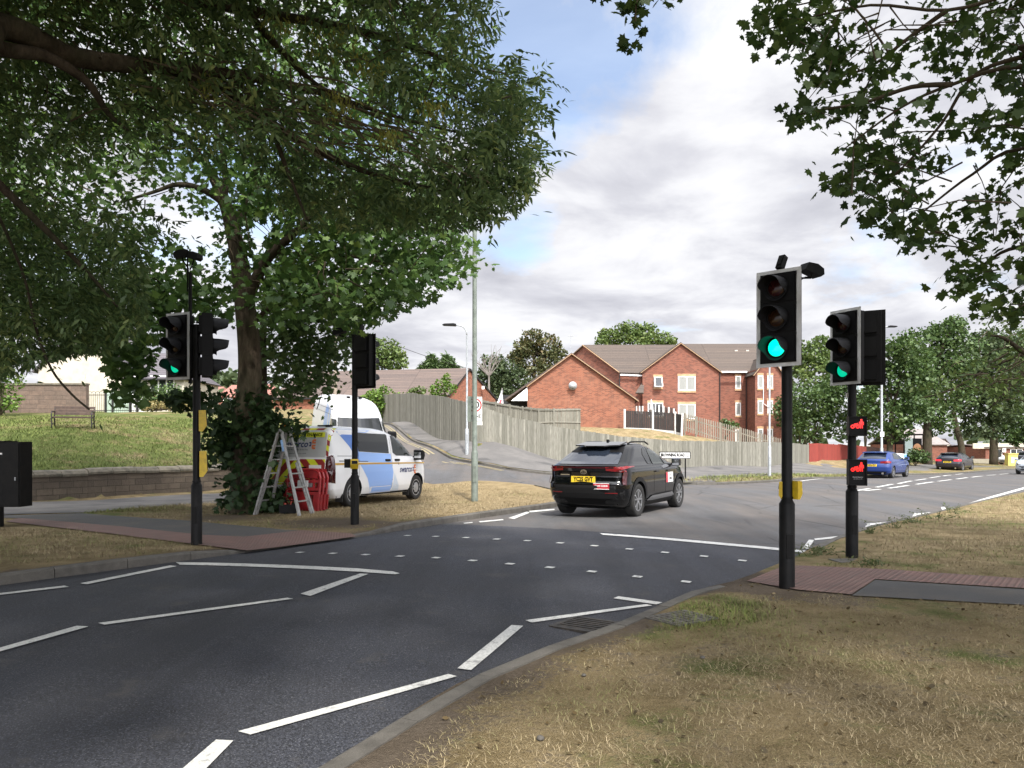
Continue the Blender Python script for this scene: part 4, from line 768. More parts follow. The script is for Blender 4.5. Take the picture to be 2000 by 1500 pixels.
def board_fence(name, label, pts, matl, step=.125, gap=.006, jit=.012, th=.022, post=None, rails=None, post_m=None, group=None, pside=1, point=False):
    o = Vector((pts[0][0], pts[0][1], pts[0][2])); t = thing(name, label, 'fence', o, 0, group); mb = MB()
    hp = 0
    for k, (x, y, z0, z1, a) in enumerate(lerp_line(pts, step)):
        if k % 14 == 0: hp = random.uniform(-jit, jit)*2.2
        z1 += hp; dx, dy = math.cos(a), math.sin(a); zt = z1+random.uniform(-jit, jit); c = Vector((x+dx*step/2, y+dy*step/2, (z0-.25+zt)/2))-o; d2 = .008*(k % 2); c += Vector((-dy, dx, 0))*d2
        if point:
            w2 = (step-gap)/2; h0, h1 = z0+.02-o.z, zt-o.z; poly = [(-w2, h0), (w2, h0), (w2, h1-.06), (0, h1), (-w2, h1-.06)]
            f = lambda off: (lambda p: Vector((c.x+dx*p[0]-dy*off, c.y+dy*p[0]+dx*off, p[1]))); mb.prism(poly, f(-th/2), f(th/2))
        else: mb.box(c, (step-gap, th, zt-z0+.25), rz=a)
    mb.build('boards', matl, t); pm = post_m or matl
    if post:
        for (x, y, z0, z1, a) in lerp_line(pts, post):
            q = MB(); off = .055*pside; c = Vector((x-math.sin(a)*off, y+math.cos(a)*off, (z0-.3+z1+.02)/2))-o; q.box(c, (.10, .08, z1-z0+.32), rz=a); q.build('post', pm, t)
    if rails:
        q = MB()
        for fr in rails:
            for a_, c_ in zip(pts[:-1], pts[1:]):
                ang = math.atan2(c_[1]-a_[1], c_[0]-a_[0]); off = Vector((-math.sin(ang), math.cos(ang), 0))*.035*pside; f = lambda p: Vector((p[0], p[1], p[2]+(p[3]-p[2])*fr))-o+off; q.bar(f(a_), f(c_), .045, .075)
        q.build('rail', pm, t)
    return t
def fp(px, top, Y, bot=None):
    p = P(px, top, Y); return (p.x, p.y, zg1(p.x, p.y) if bot is None else P(px, bot, Y).z, p.z)
tops = [(-9.2, 53, None), (-6.1, 46, P(0, 768, 46).z), (-3.9, 41, P(0, 773.5, 41).z), (-1.87, 37.2, P(0, 788, 37.2).z), (0, 37.7, P(0, 815, 37.7).z), (2, 39, P(0, 832, 39).z), (5.3, 40, P(0, 851, 40).z), (8.97, 41.2, P(0, 861, 41.2).z), (15.3, 46, P(0, 863.5, 46).z), (20.5, 53, P(0, 868, 53).z)]
board_fence('wooden_fence', 'long weathered grey board fence curving round the corner of the side road', [(x, y, zg1(x, y), zt or zg1(x, y)+1.8) for x, y, zt in tops], M['fence_wood'], .13)
board_fence('garden_fence', 'weathered board fence with posts and rails showing, running up behind the corner fence', [fp(912, 775.5, 38.4, 830), fp(966, 785, 41, 838), fp(1019, 794, 44, 840), fp(1050, 798, 47, 842), fp(1081, 798, 48, 840), fp(1134, 797, 48.5, 842)], M['fence_wood'], .125, post=1.6, rails=(.93, .38), pside=-1)
board_fence('picket_fence', 'pale pointed picket fence stepping down the lawn before the brick flats', [fp(1338, 807, 53, 843), fp(1360, 813, 53.5, 850), fp(1408, 825.5, 54.5, 868), fp(1446, 835, 55.5, 878), fp(1484, 847, 56.5, 890), fp(1530, 858, 57.5, 898)], M['picket_wood'], .21, .11, post=2.2, rails=(.25, .75), pside=1, point=True)
board_fence('red_fence', 'red stained board fence at the end of the grey fence', [fp(1582, 866, 54, 908), fp(1640, 868, 62, 906), fp(1692, 872, 70, 903)], M['red_fence'], .13, post=1.8, pside=1)
board_fence('brown_fence', 'dark brown board fence below the big trees behind the blue car', [fp(1692, 872, 71, 902), fp(1740, 878, 78, 903), fp(1800, 884, 86, 904)], M['brown_fence'], .15, post=2.0, pside=1)
# dark fence with white concrete posts
conc = weathered('white_concrete', (.58, .57, .55), (.42, .41, .39), 7, .8); pa = [(1220, 801, 840, 54), (1275, 803, 843, 53.3), (1319, 806, 848, 52.5), (1331, 809, 852, 51.8)]
p0 = P(1220, 840, 54); t = thing('panel_fence', 'short black panel fence with white concrete posts on the lawn', 'fence', p0)
for px, yt, yb, Y in pa: mb = MB(); a_, b_ = P(px, yb+4, Y)-p0, P(px+(2 if px > 1325 else 0), yt-2, Y)-p0; mb.bar(a_, b_, .13, .12, (0, 1, 0)); mb.build('post', conc, t)
for (x0, y0, b0, Y0), (x1, y1, b1, Y1) in zip(pa[:-1], pa[1:]):
    a_, c_ = P(x0, y0+1, Y0)-p0, P(x1, y1+1, Y1)-p0; d_, e_ = P(x0, b0-5, Y0)-p0, P(x1, b1-6, Y1)-p0; mb = MB(); L = (c_-a_).length; n = max(2, int(L/.12))
    for k in range(n): u0, u1 = k/n+.004, (k+1)/n-.004; h = Vector((0, .012*(k % 2), 0)); th = Vector((0, .03, 0)); q = [d_.lerp(e_, u0)+h, d_.lerp(e_, u1)+h, a_.lerp(c_, u1)+h, a_.lerp(c_, u0)+h]; mb.add(q+[v+th for v in q], [(0, 1, 2, 3), (7, 6, 5, 4), (0, 4, 5, 1), (1, 5, 6, 2), (2, 6, 7, 3), (3, 7, 4, 0)])
    mb.build('panel', M['dark_fence'], t); mb = MB(); f0, f1 = P(x0, b0+1, Y0)-p0, P(x1, b1+1, Y1)-p0; th = Vector((0, .06, 0)); q = [f0, f1, e_, d_]; mb.add(q+[v+th for v in q], [(0, 1, 2, 3), (7, 6, 5, 4), (0, 4, 5, 1), (1, 5, 6, 2), (2, 6, 7, 3), (3, 7, 4, 0)]); mb.build('gravel_board', conc, t)
# small stepped balustrade of the terrace behind it
p0 = P(1250, 806, 57); t = thing('terrace_railing', 'low black railing with white capped posts stepping down behind black panels', 'railing', p0)
for px, yt in ((1243, 793), (1249, 793), (1255, 793), (1287, 791), (1296, 793), (1306, 795), (1316, 798)):
    mb = MB(); a_ = P(px, 808, 57)-p0; b_ = P(px, yt, 57)-p0; mb.bar(a_, b_, .11, .11, (0, 1, 0)); mb.build('post', conc, t)
mb = MB()
for k in range(12): a_ = P(1283+3.2*k, 808, 57.2)-p0; b_ = P(1283+3.2*k, 793+.45*k, 57.2)-p0; mb.bar(a_, b_, .09, .02, (0, 1, 0))
mb.build('slats', M['dark_fence'], t)
p0 = P(1272, 806, 56); t = thing('folded_parasol', 'folded pale grey garden parasol above the black panel fence', 'parasol', p0); mb = MB(); mb.tube([(0, 0, -.6), (0, 0, .1)], .03, 8); mb.build('pole', conc, t); mb = MB(); mb.lathe([(.04, .05), (.17, .2), (.13, .6), (.05, .9), (.02, .97), (.0005, 1.0)], n=10); mb.build('canopy', weathered('parasol_cloth', (.45, .45, .44), (.3, .3, .3), 8, .9), t)
# ---- brick and roofs
def brick_mat(name, c1, c2, mortar):
    m = mat(name, rough=.88); b = NB(m); v = b.wallvec(); br = b.n('ShaderNodeTexBrick'); b.l(v, br.inputs['Vector'])
    for k, x in (('Scale', 1.0), ('Mortar Size', .010), ('Brick Width', .225), ('Row Height', .075), ('Mortar Smooth', .2), ('Bias', -.15)): br.inputs[k].default_value = x
    br.inputs['Color1'].default_value = (*c1, 1); br.inputs['Color2'].default_value = (*c2, 1); br.inputs['Mortar'].default_value = (*mortar, 1)
    vn = b.n('ShaderNodeTexBrick'); b.l(v, vn.inputs['Vector']); 
    for k, x in (('Scale', 1.0), ('Mortar Size', 0.0), ('Brick Width', .225), ('Row Height', .075), ('Bias', -.3)): vn.inputs[k].default_value = x
    vn.inputs['Color1'].default_value = (1, 1, 1, 1); vn.inputs['Color2'].default_value = (.35, .30, .30, 1); vn.inputs['Mortar'].default_value = (1, 1, 1, 1)
    c = b.mix(.55, br.outputs['Color'], vn.outputs['Color'], 'MULTIPLY'); n = b.noise(b.pos(), .6, 5, .6); b.base(b.mix(b.ramp(n, [(.40, 0), (.7, .4)]), c, tuple(.7*x for x in c1))); b.bump(br.outputs['Fac'], -.3, .01); return m
M['brick'] = brick_mat('orange_red_brick', (.265, .082, .042), (.155, .048, .029), (.22, .155, .11)); M['brick2'] = brick_mat('red_brick', (.225, .066, .039), (.13, .040, .027), (.19, .13, .095)); M['brick_buff'] = brick_mat('buff_brick', (.50, .30, .16), (.42, .25, .14), (.4, .3, .2))
def tile_mat(name, c1, c2, row=.30, dark=.35):
    m = mat(name, rough=.85); b = NB(m); v = b.wallvec(1.7); br = b.n('ShaderNodeTexBrick'); b.l(v, br.inputs['Vector'])
    for k, x in (('Scale', 1.0), ('Mortar Size', .05), ('Brick Width', 6.0), ('Row Height', row), ('Mortar Smooth', .8), ('Bias', 0.0)): br.inputs[k].default_value = x
    br.offset = 0; br.inputs['Color1'].default_value = (*c1, 1); br.inputs['Color2'].default_value = (*c2, 1); br.inputs['Mortar'].default_value = (*[dark*x for x in c1], 1); n = b.noise(b.pos(), 1.2, 5, .65); n2 = b.noise(b.pos(), 12, 4, .6)
    c = b.mix(b.ramp(n, [(.35, 0), (.7, .6)]), br.outputs['Color'], c2); b.base(b.mix(b.ramp(n2, [(.45, 0), (.75, .35)]), c, tuple(1.6*x for x in c1)))
    sp = b.n('ShaderNodeSeparateXYZ'); b.l(v, sp.inputs[0]); saw = b.math('FRACT', b.math('DIVIDE', sp.outputs[1], row)); b.bump(saw, .8, .05); return m
M['tile_grey'] = tile_mat('grey_brown_tiles', (.092, .070, .056), (.066, .052, .044)); M['tile_brown'] = tile_mat('brown_tiles', (.125, .092, .078), (.080, .062, .056)); M['slate'] = tile_mat('slate', (.105, .095, .105), (.085, .078, .088), .25); M['tile_red'] = tile_mat('red_roof_tiles', (.30, .13, .10), (.24, .11, .09))
M['barge'] = weathered('tan_bargeboard', (.36, .235, .135), (.29, .185, .11), 6, .7); M['upvc'] = mat('white_upvc', (.78, .78, .77), .35); M['gutter_black'] = mat('gutter_black', (.012, .012, .012), .5); M['cream'] = weathered('cream_render', (.50, .46, .375), (.41, .375, .30), 2.5, .9)
m = M['curtain'] = mat('window_glass_with_curtain', (.30, .30, .28), .08); b = NB(m); v = b.wallvec(); sp = b.n('ShaderNodeSeparateXYZ'); b.l(v, sp.inputs[0]); wv = b.n('ShaderNodeTexWave'); b.l(v, wv.inputs['Vector']); wv.inputs['Scale'].default_value = 3.2; wv.inputs['Distortion'].default_value = 1.5; wv.inputs['Detail'].default_value = 1; b.base(b.ramp(wv.outputs['Fac'], [(.1, (.10, .105, .10)), (.8, (.34, .345, .32))]))
M['pane'] = mat('window_glass', (.020, .024, .027), .04, 0, .7)
def slab(mb, pts, th, dn=(0, 0, -1)):
    pts = [Vector(p) for p in pts]; nrm = (pts[1]-pts[0]).cross(pts[-1]-pts[0]).normalized()
    if nrm.z < 0: nrm = -nrm
    k = len(pts); mb.add(pts+[p-nrm*th for p in pts], [tuple(range(k)), tuple(range(k, 2*k))[::-1]]+[(i, k+i, k+(i+1) % k, (i+1) % k) for i in range(k)])
def window(t, o, c, w_, h_, glass='curtain', mull=1, open_=False, face=(0, -1), lint=True):
    c = Vector(c)-o; fx = Vector((-face[1], face[0], 0)); fn = Vector((face[0], face[1], 0)); up = Vector((0, 0, 1)); f = lambda u, v, d=0: c+fx*u+up*v+fn*d; mb = MB(); fr = .075; ang = math.atan2(fx.y, fx.x)
    for u, v, a_, b_ in ((0, h_/2-fr/2, w_, fr), (0, -h_/2+fr/2, w_, fr), (-w_/2+fr/2, 0, fr, h_-2*fr), (w_/2-fr/2, 0, fr, h_-2*fr)): mb.box(f(u, v, .02), (a_, .06, b_), rz=ang)
    for k in range(mull): mb.box(f(-w_/2+w_*(k+1)/(mull+1), 0, .02), (fr, .055, h_-2*fr), rz=ang)
    q = mb.build('window', M['upvc'], t); g_ = MB(); g_.box(f(0, 0, .002), (w_-2*fr+.01, .03, h_-2*fr+.01), rz=ang); g_.build('pane', M[glass], q)
    s_ = MB(); s_.box(f(0, -h_/2-.085, .015), (w_+.1, .09, .16), rz=ang); s_.build('sill', M['brick_buff'], q)
    if lint: s_ = MB(); s_.box(f(0, h_/2+.11, .006), (w_+.1, .03, .21), rz=ang); s_.build('lintel', M['brick_buff'], q)
    if open_:
        s_ = MB(); a_ = f(-w_/2+.04, h_/2-.02, .05); e_ = f(w_/2-.04, h_/2-.02, .05); dn = Vector((0, 0, -h_+.06))+fn*.45+fx*-.10*0
        for p_, q_ in ((a_, e_), (a_, a_+dn), (e_, e_+dn), (a_+dn, e_+dn)): s_.bar(p_, q_, .07, .05)
        s_.build('open_casement', M['upvc'], q); s_ = MB(); s_.add([a_, e_, e_+dn, a_+dn], [(0, 1, 2, 3)]); s_.build('pane', M['pane'], q)
    return q
# left gabled brick bungalow
Y0 = 55.0; o = P(1130, 850, Y0); o.z = 1.6; t = thing('brick_bungalow', 'orange brick gable end with satellite dish and white porch panel, left of the flats', 'house', o); k = Y0/F
def L3(px, py, Y=Y0): return P(px, py, Y)-o
wl, wr = L3(1030, 755), L3(1240, 779); ap = L3(1116, 692); D = 11.0; mb = MB(); back = Vector((1.2, D, 0)); bz = -1.0
fr = [Vector((wl.x, 0, bz)), Vector((wr.x, 0, bz)), Vector((wr.x, 0, wr.z)), Vector((ap.x, 0, ap.z)), Vector((wl.x, 0, wl.z))]
mb.add(fr+[p+back for p in fr], [(0, 1, 2, 3, 4), (9, 8, 7, 6, 5), (1, 0, 5, 6), (2, 1, 6, 7), (0, 4, 9, 5)]); mb.build('wall', M['brick'], t)
le = L3(985, 783); lift = Vector((0, 0, .10)); ov = Vector((0, -.16, 0)); mb = MB(); re = wr+Vector((.25, 0, -.17)); re.y = 0; le.y = 0; ap0 = Vector((ap.x, 0, ap.z))
slab(mb, [le+lift+ov, ap0+lift+ov, ap0+lift+back, le+lift+back], .12); slab(mb, [ap0+lift+ov, re+lift+ov, re+lift+back, ap0+lift+back], .12); mb.build('roof', M['tile_brown'], t)
mb = MB(); d_ = Vector((0, -.165, -.02)); mb.bar(Vector((wl.x, 0, wl.z))+d_+Vector((-.05, 0, .0)), ap0+d_+Vector((0, 0, .03)), .05, .17, (0, 1, 0)); mb.bar(ap0+d_+Vector((0, 0, .03)), re+d_, .05, .17, (0, 1, 0)); mb.build('bargeboard', M['barge'], t)
pp = [L3(998, 783), L3(1030, 783), L3(1030, 757)]; mb = MB(); mb.add([p+Vector((0, -.10, 0)) for p in pp]+[p+Vector((0, .0, 0)) for p in pp], [(0, 1, 2), (5, 4, 3), (0, 3, 4, 1), (0, 2, 5, 3)]); mb.build('porch_panel', M['upvc'], t)
mb = MB(); mb.box(L3(1010, 800)+Vector((-.1, 2.5, 0)), (2.2, .3, 2.4)); mb.build('porch_wall', M['gutter_black'], t)
c = L3(1118, 754); mb = MB(); mb.lathe([(.30, -.30), (.26, -.245), (.17, -.20), (.0005, -.17)], (c.x, 0, c.z), 'Y', 20); dsh = mb.build('satellite_dish', mat('dish_grey', (.33, .34, .35), .5), t, smooth=True); mb = MB(); mb.tube([(c.x, -.02, c.z-.1), (c.x, -.2, c.z-.05)], .025, 6); mb.tube([(c.x, -.22, c.z-.26), (c.x+.03, -.5, c.z-.16)], .02, 6); mb.build('dish_arm', M['gutter_black'], dsh)
# flats
Y1 = 65.0; o = P(1330, 868, Y1); o.z = .5; t = thing('brick_flats', 'two storey red brick flats with three gables and white framed windows', 'block of flats', o)
def L4(px, py, Y=Y1): return P(px, py, Y)-o
def gable_block(xl, xr, ze, xa, za, Yf, depth, roofm='tile_grey', zbm=-2.0, barge=True):
    q = [L4(xl, ze, Yf), L4(xr, ze, Yf), L4(xa, za, Yf)]; y = Yf-o.y; mb = MB(); bk = Vector((0, depth, 0))
    f = [Vector((q[0].x, y, zbm)), Vector((q[1].x, y, zbm)), q[1], q[2], q[0]]; mb.add(f+[p+bk for p in f], [(0, 1, 2, 3, 4), (9, 8, 7, 6, 5), (1, 0, 5, 6), (2, 1, 6, 7), (0, 4, 9, 5)]); mb.build('wall', M['brick2'], t); mb = MB(); up = Vector((0, 0, .12)); ov = Vector((0, -.15, 0))
    sl = (q[2].z-q[0].z)/(q[2].x-q[0].x); el, er = q[0]+Vector((-.2, 0, -.2*sl)), q[1]+Vector((.2, 0, -.2*sl)); slab(mb, [el+up+ov, q[2]+up+ov, q[2]+up+bk, el+up+bk], .12); slab(mb, [q[2]+up+ov, er+up+ov, er+up+bk, q[2]+up+bk], .12); mb.build('roof', M[roofm], t)
    if barge: mb = MB(); d_ = Vector((0, -.16, .02)); mb.bar(el+d_, q[2]+d_, .05, .17, (0, 1, 0)); mb.bar(q[2]+d_, er+d_, .05, .17, (0, 1, 0)); mb.build('bargeboard', M['barge'], t)
gable_block(1255, 1405, 726, 1329, 671.5, 65, 9.5); gable_block(1475, 1527, 729, 1502, 695, 66, 7)
# left range: ridge along the picture, skewed end wall
A_, B_, Pk, Pr, E2 = L4(1210, 728, 65.6), L4(1072, 735, 73), L4(1140, 676, 69.5), L4(1335, 676, 69.5), L4(1262, 730, 65.6); mb = MB(); dn = lambda p: Vector((p.x, p.y, -1.5))
mb.add([dn(A_), dn(B_), B_, Pk, A_, dn(E2), E2], [(0, 4, 3, 2, 1), (0, 5, 6, 4)]); mb.build('wall', M['brick2'], t); mb = MB(); u_ = Vector((0, 0, .12)); e_ = Vector((0, -.25, -.12)); slab(mb, [A_+u_+e_, E2+u_+e_, Pr+u_, Pk+u_], .12); slab(mb, [Pk+u_, Pr+u_, L4(1330, 735, 74)+u_, B_+u_], .12); mb.build('roof', M['tile_grey'], t)
mb = MB(); mb.bar(A_+Vector((-.04, -.2, -.02)), Pk+Vector((-.1, -.1, .06)), .06, .2, (0, 1, 0)); mb.bar(Pk+Vector((-.1, -.1, .06)), B_+Vector((-.1, -.1, 0)), .06, .2, (0, 1, 0)); mb.build('bargeboard', M['barge'], t)
mb = MB(); mb.bar(A_+e_+Vector((0, -.1, -.08)), E2+e_+Vector((-.3, -.1, -.08)), .12, .12); mb.build('fascia', M['upvc'], t); mb = MB(); mb.bar(L4(1405, 727, 68)+Vector((0, -.3, 0)), L4(1457, 727, 68)+Vector((0, -.3, 0)), .12, .14); mb.build('fascia', M['upvc'], t)
lm = MB(); lm.add([L4(1242, 766, 64.6), L4(1256, 766, 64.6), L4(1256, 752, 65.2)], [(0, 1, 2)]); slab(lm, [L4(1241, 767, 63.6), L4(1257, 767, 63.6), L4(1258, 747, 65.5), L4(1254, 747, 65.5)], .1); lm.build('porch_roof', M['tile_grey'], t)
# right wing
mb = MB(); a_, c_ = L4(1403, 727, 68.5), L4(1458, 727, 68.5); x0, x1, y, z = a_.x, c_.x+.05, a_.y, a_.z; mb.add([(x0, y, -2), (x1, y, -2), (x1, y, z), (x0, y, z), (x1, y-2.5, -2), (x1, y-2.5, z)], [(0, 1, 2, 3), (1, 4, 5, 2)]); mb.build('wall', M['brick2'], t); mb = MB(); r0, r1 = L4(1332, 671.5, 73), L4(1500, 671.5, 73); v0, v1 = Vector((L4(1380, 727, 68.5).x, y-.3, z)), Vector((L4(1500, 727, 68.5).x, y-.3, z)); slab(mb, [v0+Vector((0, 0, .02)), v1+Vector((0, 0, .02)), r1, r0], .12); slab(mb, [r0, r1, r1+Vector((0, 5, -4)), r0+Vector((0, 5, -4))], .12); mb.build('roof', M['tile_grey'], t)
vent = mat('roof_vent_tile', (.42, .38, .34), .8); mb = MB()
for px, py, Y in ((1219, 690, 68.6), (1227, 691, 68.5), (1236, 692, 68.4), (1261, 690, 68.6), (1260, 697, 68.1), (1281, 690, 68.6), (1200, 712, 67), (1222, 713, 67), (1437, 686, 71.8), (1459, 686, 71.8), (1440, 712, 69.9), (1470, 715, 69.7)): mb.box(L4(px, py, Y)+Vector((0, -.06, .04)), (.28, .22, .12))
mb.build('roof_vents', vent, t)
for px, Y, y0_, y1_ in ((1405.5, 65, 727, 880), (1210, 65.5, 733, 800), (1457, 68.2, 730, 880)): mb = MB(); mb.tube([L4(px, y0_, Y)+Vector((0, -.08, 0)), L4(px, y1_, Y)+Vector((0, -.08, 0))], .045, 6); mb.build('downpipe', M['gutter_black'], t)
wk = 65/F; W4 = lambda px, py, Y=65: P(px, py, Y)+Vector((0, -.01, 0))
window(t, o, W4(1341, 749), 34*wk, 28*wk, mull=1); window(t, o, W4(1341, 804), 34*wk, 29*wk, mull=1, open_=False); window(t, o, W4(1285, 746.5), 16*wk, 20*wk, mull=0, glass='pane', open_=True); window(t, o, W4(1280, 800), 30*wk, 26*wk, mull=1, glass='pane')
for px, py, Y in ((1441.5, 747, 68.5), (1441.5, 799, 68.5), (1441.5, 851, 68.5), (1485, 746, 66), (1485, 795, 66), (1504, 746, 66), (1504, 795, 66), (1485, 850, 66), (1504, 850, 66)): window(t, o, W4(px, py, Y), 10.5*Y/F, 25*Y/F, mull=0)
mb = MB(); mb.tube([L4(1491, 740, 65.9), L4(1491, 788, 65.9), L4(1508, 800, 65.9)], .03, 6); mb.build('waste_pipe', M['upvc'], t)
# aerial on the bungalow roof
p0 = P(1115, 693, 60); t = thing('roof_aerial', 'thin television aerial above the brick bungalow ridge', 'aerial', p0); mb = MB(); mb.tube([(0, 0, -.5), (0, 0, 1.5)], .02, 6); mb.build('mast', M['galv'], t); mb = MB(); mb.tube([(-.25, 0, 1.45), (.2, 0, 1.5)], .014, 5)
for k in range(5): mb.tube([(-.2+.09*k, -.2, 1.46), (-.2+.09*k, .2, 1.47)], .008, 4)
mb.build('antenna', M['galv'], t)
# flag by the porch
p0 = P(982, 790, 51); t = thing('garden_flag', 'small white flag with red and blue mark beside the porch', 'flag', p0); mb = MB(); mb.tube([(0, 0, -1.0), (-.05, 0, 1.1)], .015, 6); mb.build('pole', conc, t); mb = MB(); mb.add([(-.06, -.02, 1.0), (-.08, -.02, .9), (-.42, -.06, .0), (-.08, -.01, -.05), (.05, .02, .0)], [(0, 1, 2, 3, 4)]); mb.build('cloth', mat('flag_cloth', (.62, .62, .66), .9), t); mb = MB(); mb.add([(-.16, -.06, .35), (-.06, -.05, .3), (-.14, -.06, .0), (-.28, -.075, .02)], [(0, 1, 2, 3)]); mb.build('emblem', mat('flag_red', (.5, .08, .1), .9), t)
# long low bungalow with brick gable behind the fence
o = Vector((-5.67, 68, 3.5)); t = thing('long_bungalow', 'long low bungalow with brown tiled roof and brick gable above the side road fence', 'house', o); nr, fa, ap = Vector((-5.67, 68, 6.1)), Vector((-1.62, 76, 6.06)), Vector((-4.15, 72, 8.72)); dv = Vector((-.975, .22, 0)); L = 17; mb = MB()
q = [nr, fa, ap]; q2 = [p+dv*L for p in q]; lo = lambda p: Vector((p.x, p.y, 3)); pts = [lo(nr), lo(fa), fa, ap, nr]+[lo(q2[0]), lo(q2[1]), q2[1], q2[2], q2[0]]
mb.add([p-o for p in pts], [(0, 1, 2, 3, 4), (5, 9, 8, 7, 6), (0, 4, 9, 5)]); mb.build('wall', M['brick'], t); mb = MB(); u_ = Vector((0, 0, .1)); ex = Vector((.2, .1, 0)); en = Vector((-.1, -.35, -.2)); slab(mb, [nr+en+u_+ex-o, ap+u_+ex-o, q2[2]+u_-o, q2[0]+en+u_-o], .12); ef = Vector((.15, .35, -.2)); slab(mb, [ap+u_+ex-o, fa+ef+u_+ex-o, q2[1]+ef+u_-o, q2[2]+u_-o], .12); mb.build('roof', M['tile_brown'], t)
mb = MB(); mb.bar(nr+en+ex-o, ap+ex-o, .05, .16); mb.bar(ap+ex-o, fa+ef+ex-o, .05, .16); mb.build('bargeboard', M['gutter_black'], t); mb = MB(); mb.bar(nr+en+Vector((0, 0, -.05))-o, q2[0]+en+Vector((0, 0, -.05))-o, .1, .12); mb.build('gutter', M['gutter_black'], t)
mb = MB(); mb.box(P(942, 758, 74)-o+Vector((.1, -.5, 0)), (.25, .2, .3)); mb.build('wall_light', M['upvc'], t)
window(t, o, P(800, 785, 69.5)+Vector((0, -.1, 0)), 2.0, 1.1, mull=1, face=(-.22, -.975), lint=False)
# cream house on the bank
Yh = 46.0; o = P(200, 800, Yh); o.z = 2.6; t = thing('cream_house', 'cream rendered house with slate roof and white front door behind railings', 'house', o); Lh = lambda px, py, Y=Yh: P(px, py, Y)-o; mb = MB()
g_ = [Lh(75, 720), Lh(238, 720), Lh(156, 640)]; f = [Vector((g_[0].x, 0, -1)), Vector((g_[1].x, 0, -1)), g_[1], g_[2], g_[0]]; bk = Vector((0, 8, 0)); mb.add(f+[p+bk for p in f], [(0, 1, 2, 3, 4), (9, 8, 7, 6, 5), (1, 0, 5, 6), (2, 1, 6, 7), (0, 4, 9, 5)])
a_, c_ = Lh(238, 737), Lh(352, 737); a_.y = c_.y = .5; mb.add([(a_.x, .5, -1), (c_.x, .5, -1), c_, a_, (c_.x, 6, -1), (c_.x, 6, c_.z)], [(0, 1, 2, 3), (1, 4, 5, 2)]); mb.build('wall', M['cream'], t); mb = MB(); slab(mb, [a_+Vector((0, -.3, -.05)), c_+Vector((.2, -.3, -.05)), Lh(335, 690, 49.5), Lh(238, 690, 49.5)], .1); slab(mb, [c_+Vector((.2, -.3, -.05)), c_+Vector((.2, 5.5, -.05)), Lh(335, 690, 49.5)], .1)
u_ = Vector((0, -.2, .1)); sl = (g_[2].z-g_[0].z)/(g_[2].x-g_[0].x); slab(mb, [g_[0]+u_+Vector((-.3, 0, -.3*sl)), g_[2]+u_, g_[2]+bk+u_, g_[0]+bk+u_+Vector((-.3, 0, -.3*sl))], .1); slab(mb, [g_[2]+u_, g_[1]+u_+Vector((.3, 0, -.3*sl)), g_[1]+bk+u_+Vector((.3, 0, -.3*sl)), g_[2]+bk+u_], .1); rf = mb.build('roof', M['slate'], t)
mb = MB(); ch = Lh(231, 668, 48); mb.box(ch, (.9, .7, 3.2)); mb.box(ch+Vector((0, 0, 1.65)), (1.05, .85, .15)); mb.build('chimney', M['cream'], rf); mb = MB(); mb.bar(a_+Vector((0, -.36, -.1)), c_+Vector((0, -.36, -.1)), .1, .1); mb.build('gutter', M['gutter_black'], t)
dc = Lh(264, 772, Yh+.5); mb = MB(); mb.box(dc+Vector((0, -.02, 0)), (.95, .08, 2.05)); d_ = mb.build('front_door', M['upvc'], t); mb = MB(); mb.prism([(-.19, -.30), (.19, -.30), (.19, .12), (.1, .27), (0, .31), (-.1, .27), (-.19, .12)], lambda p: dc+Vector((p[0], -.075, p[1]+.40)), lambda p: dc+Vector((p[0], -.055, p[1]+.40))); mb.build('pane', M['pane'], d_)
mb = MB(); [mb.box(dc+Vector((sx, -.03, .05)), (.16, .14, 2.2)) for sx in (-.56, .56)]; mb.box(dc+Vector((0, -.03, 1.13)), (1.28, .14, .2)); mb.build('door_frame', M['upvc'], t); window(t, o, P(318, 752, Yh+.5)+Vector((0, -.01, 0)), 1.45, 1.15, glass='pane', mull=2, lint=False)
# black railings with a pale green gate
gr = atY(220, 42.6); t = thing('iron_railings', 'black hoop topped iron railings in front of the cream house', 'railing', gr); mb = MB(); H = P(0, 768, 42.6).z-gr.z; x0, x1 = (172-1000)/F*42.6-gr.x, (272-1000)/F*42.6-gr.x; n = 27
for k in range(n+1): x = x0+(x1-x0)*k/n; mb.tube([(x, 0, -.3), (x, 0, H)], .011, 5)
for k in range(0, n-1, 2): xa, xb = x0+(x1-x0)*k/n, x0+(x1-x0)*(k+2)/n; mb.tube([((xa+xb)/2+(xb-xa)/2*math.cos(q), 0, H+(xb-xa)/2*math.sin(q)) for q in np.linspace(0, PI, 7)], .011, 5)
for z in (.12, H-.1): mb.bar((x0, 0, z), (x1, 0, z), .012, .04)
mb.build('bars', iron, t)
for px in (206, 220, 254, 268): x = (px-1000)/F*42.6-gr.x; mb = MB(); mb.bar((x, 0, -.3), (x, 0, H+.02), .12 if px > 250 else .09, .09); mb.build('post', iron, t)
board_fence('timber_gate', 'pale green boarded gate behind the iron railings', [fp(205, 764, 43.6, 806), fp(258, 764, 43.6, 806)], M['pale_green_wood'], .14)
# telegraph pole with a wire
p0 = atY(655, 52); t = thing('telegraph_pole', 'plain wooden telegraph pole behind the tall white van', 'pole', p0); mb = MB(); mb.tube([(0, 0, -.3), (0, 0, P(0, 622, 52).z-p0.z)], [.14, .09], 10); mb.build('pole', timber('pole_wood', (.30, .25, .20), (.25, .21, .17), (.2, .16, .13)), t); mb = MB(); zt = P(0, 622, 52).z-p0.z-.1; e_ = P(925, 722, 72)-p0; mb.tube([Vector((0, 0, zt)).lerp(e_, u)+Vector((0, 0, -1.2*u*(1-u))) for u in np.linspace(0, 1, 12)], .02, 4); mb.build('wire', M['gutter_black'], t)
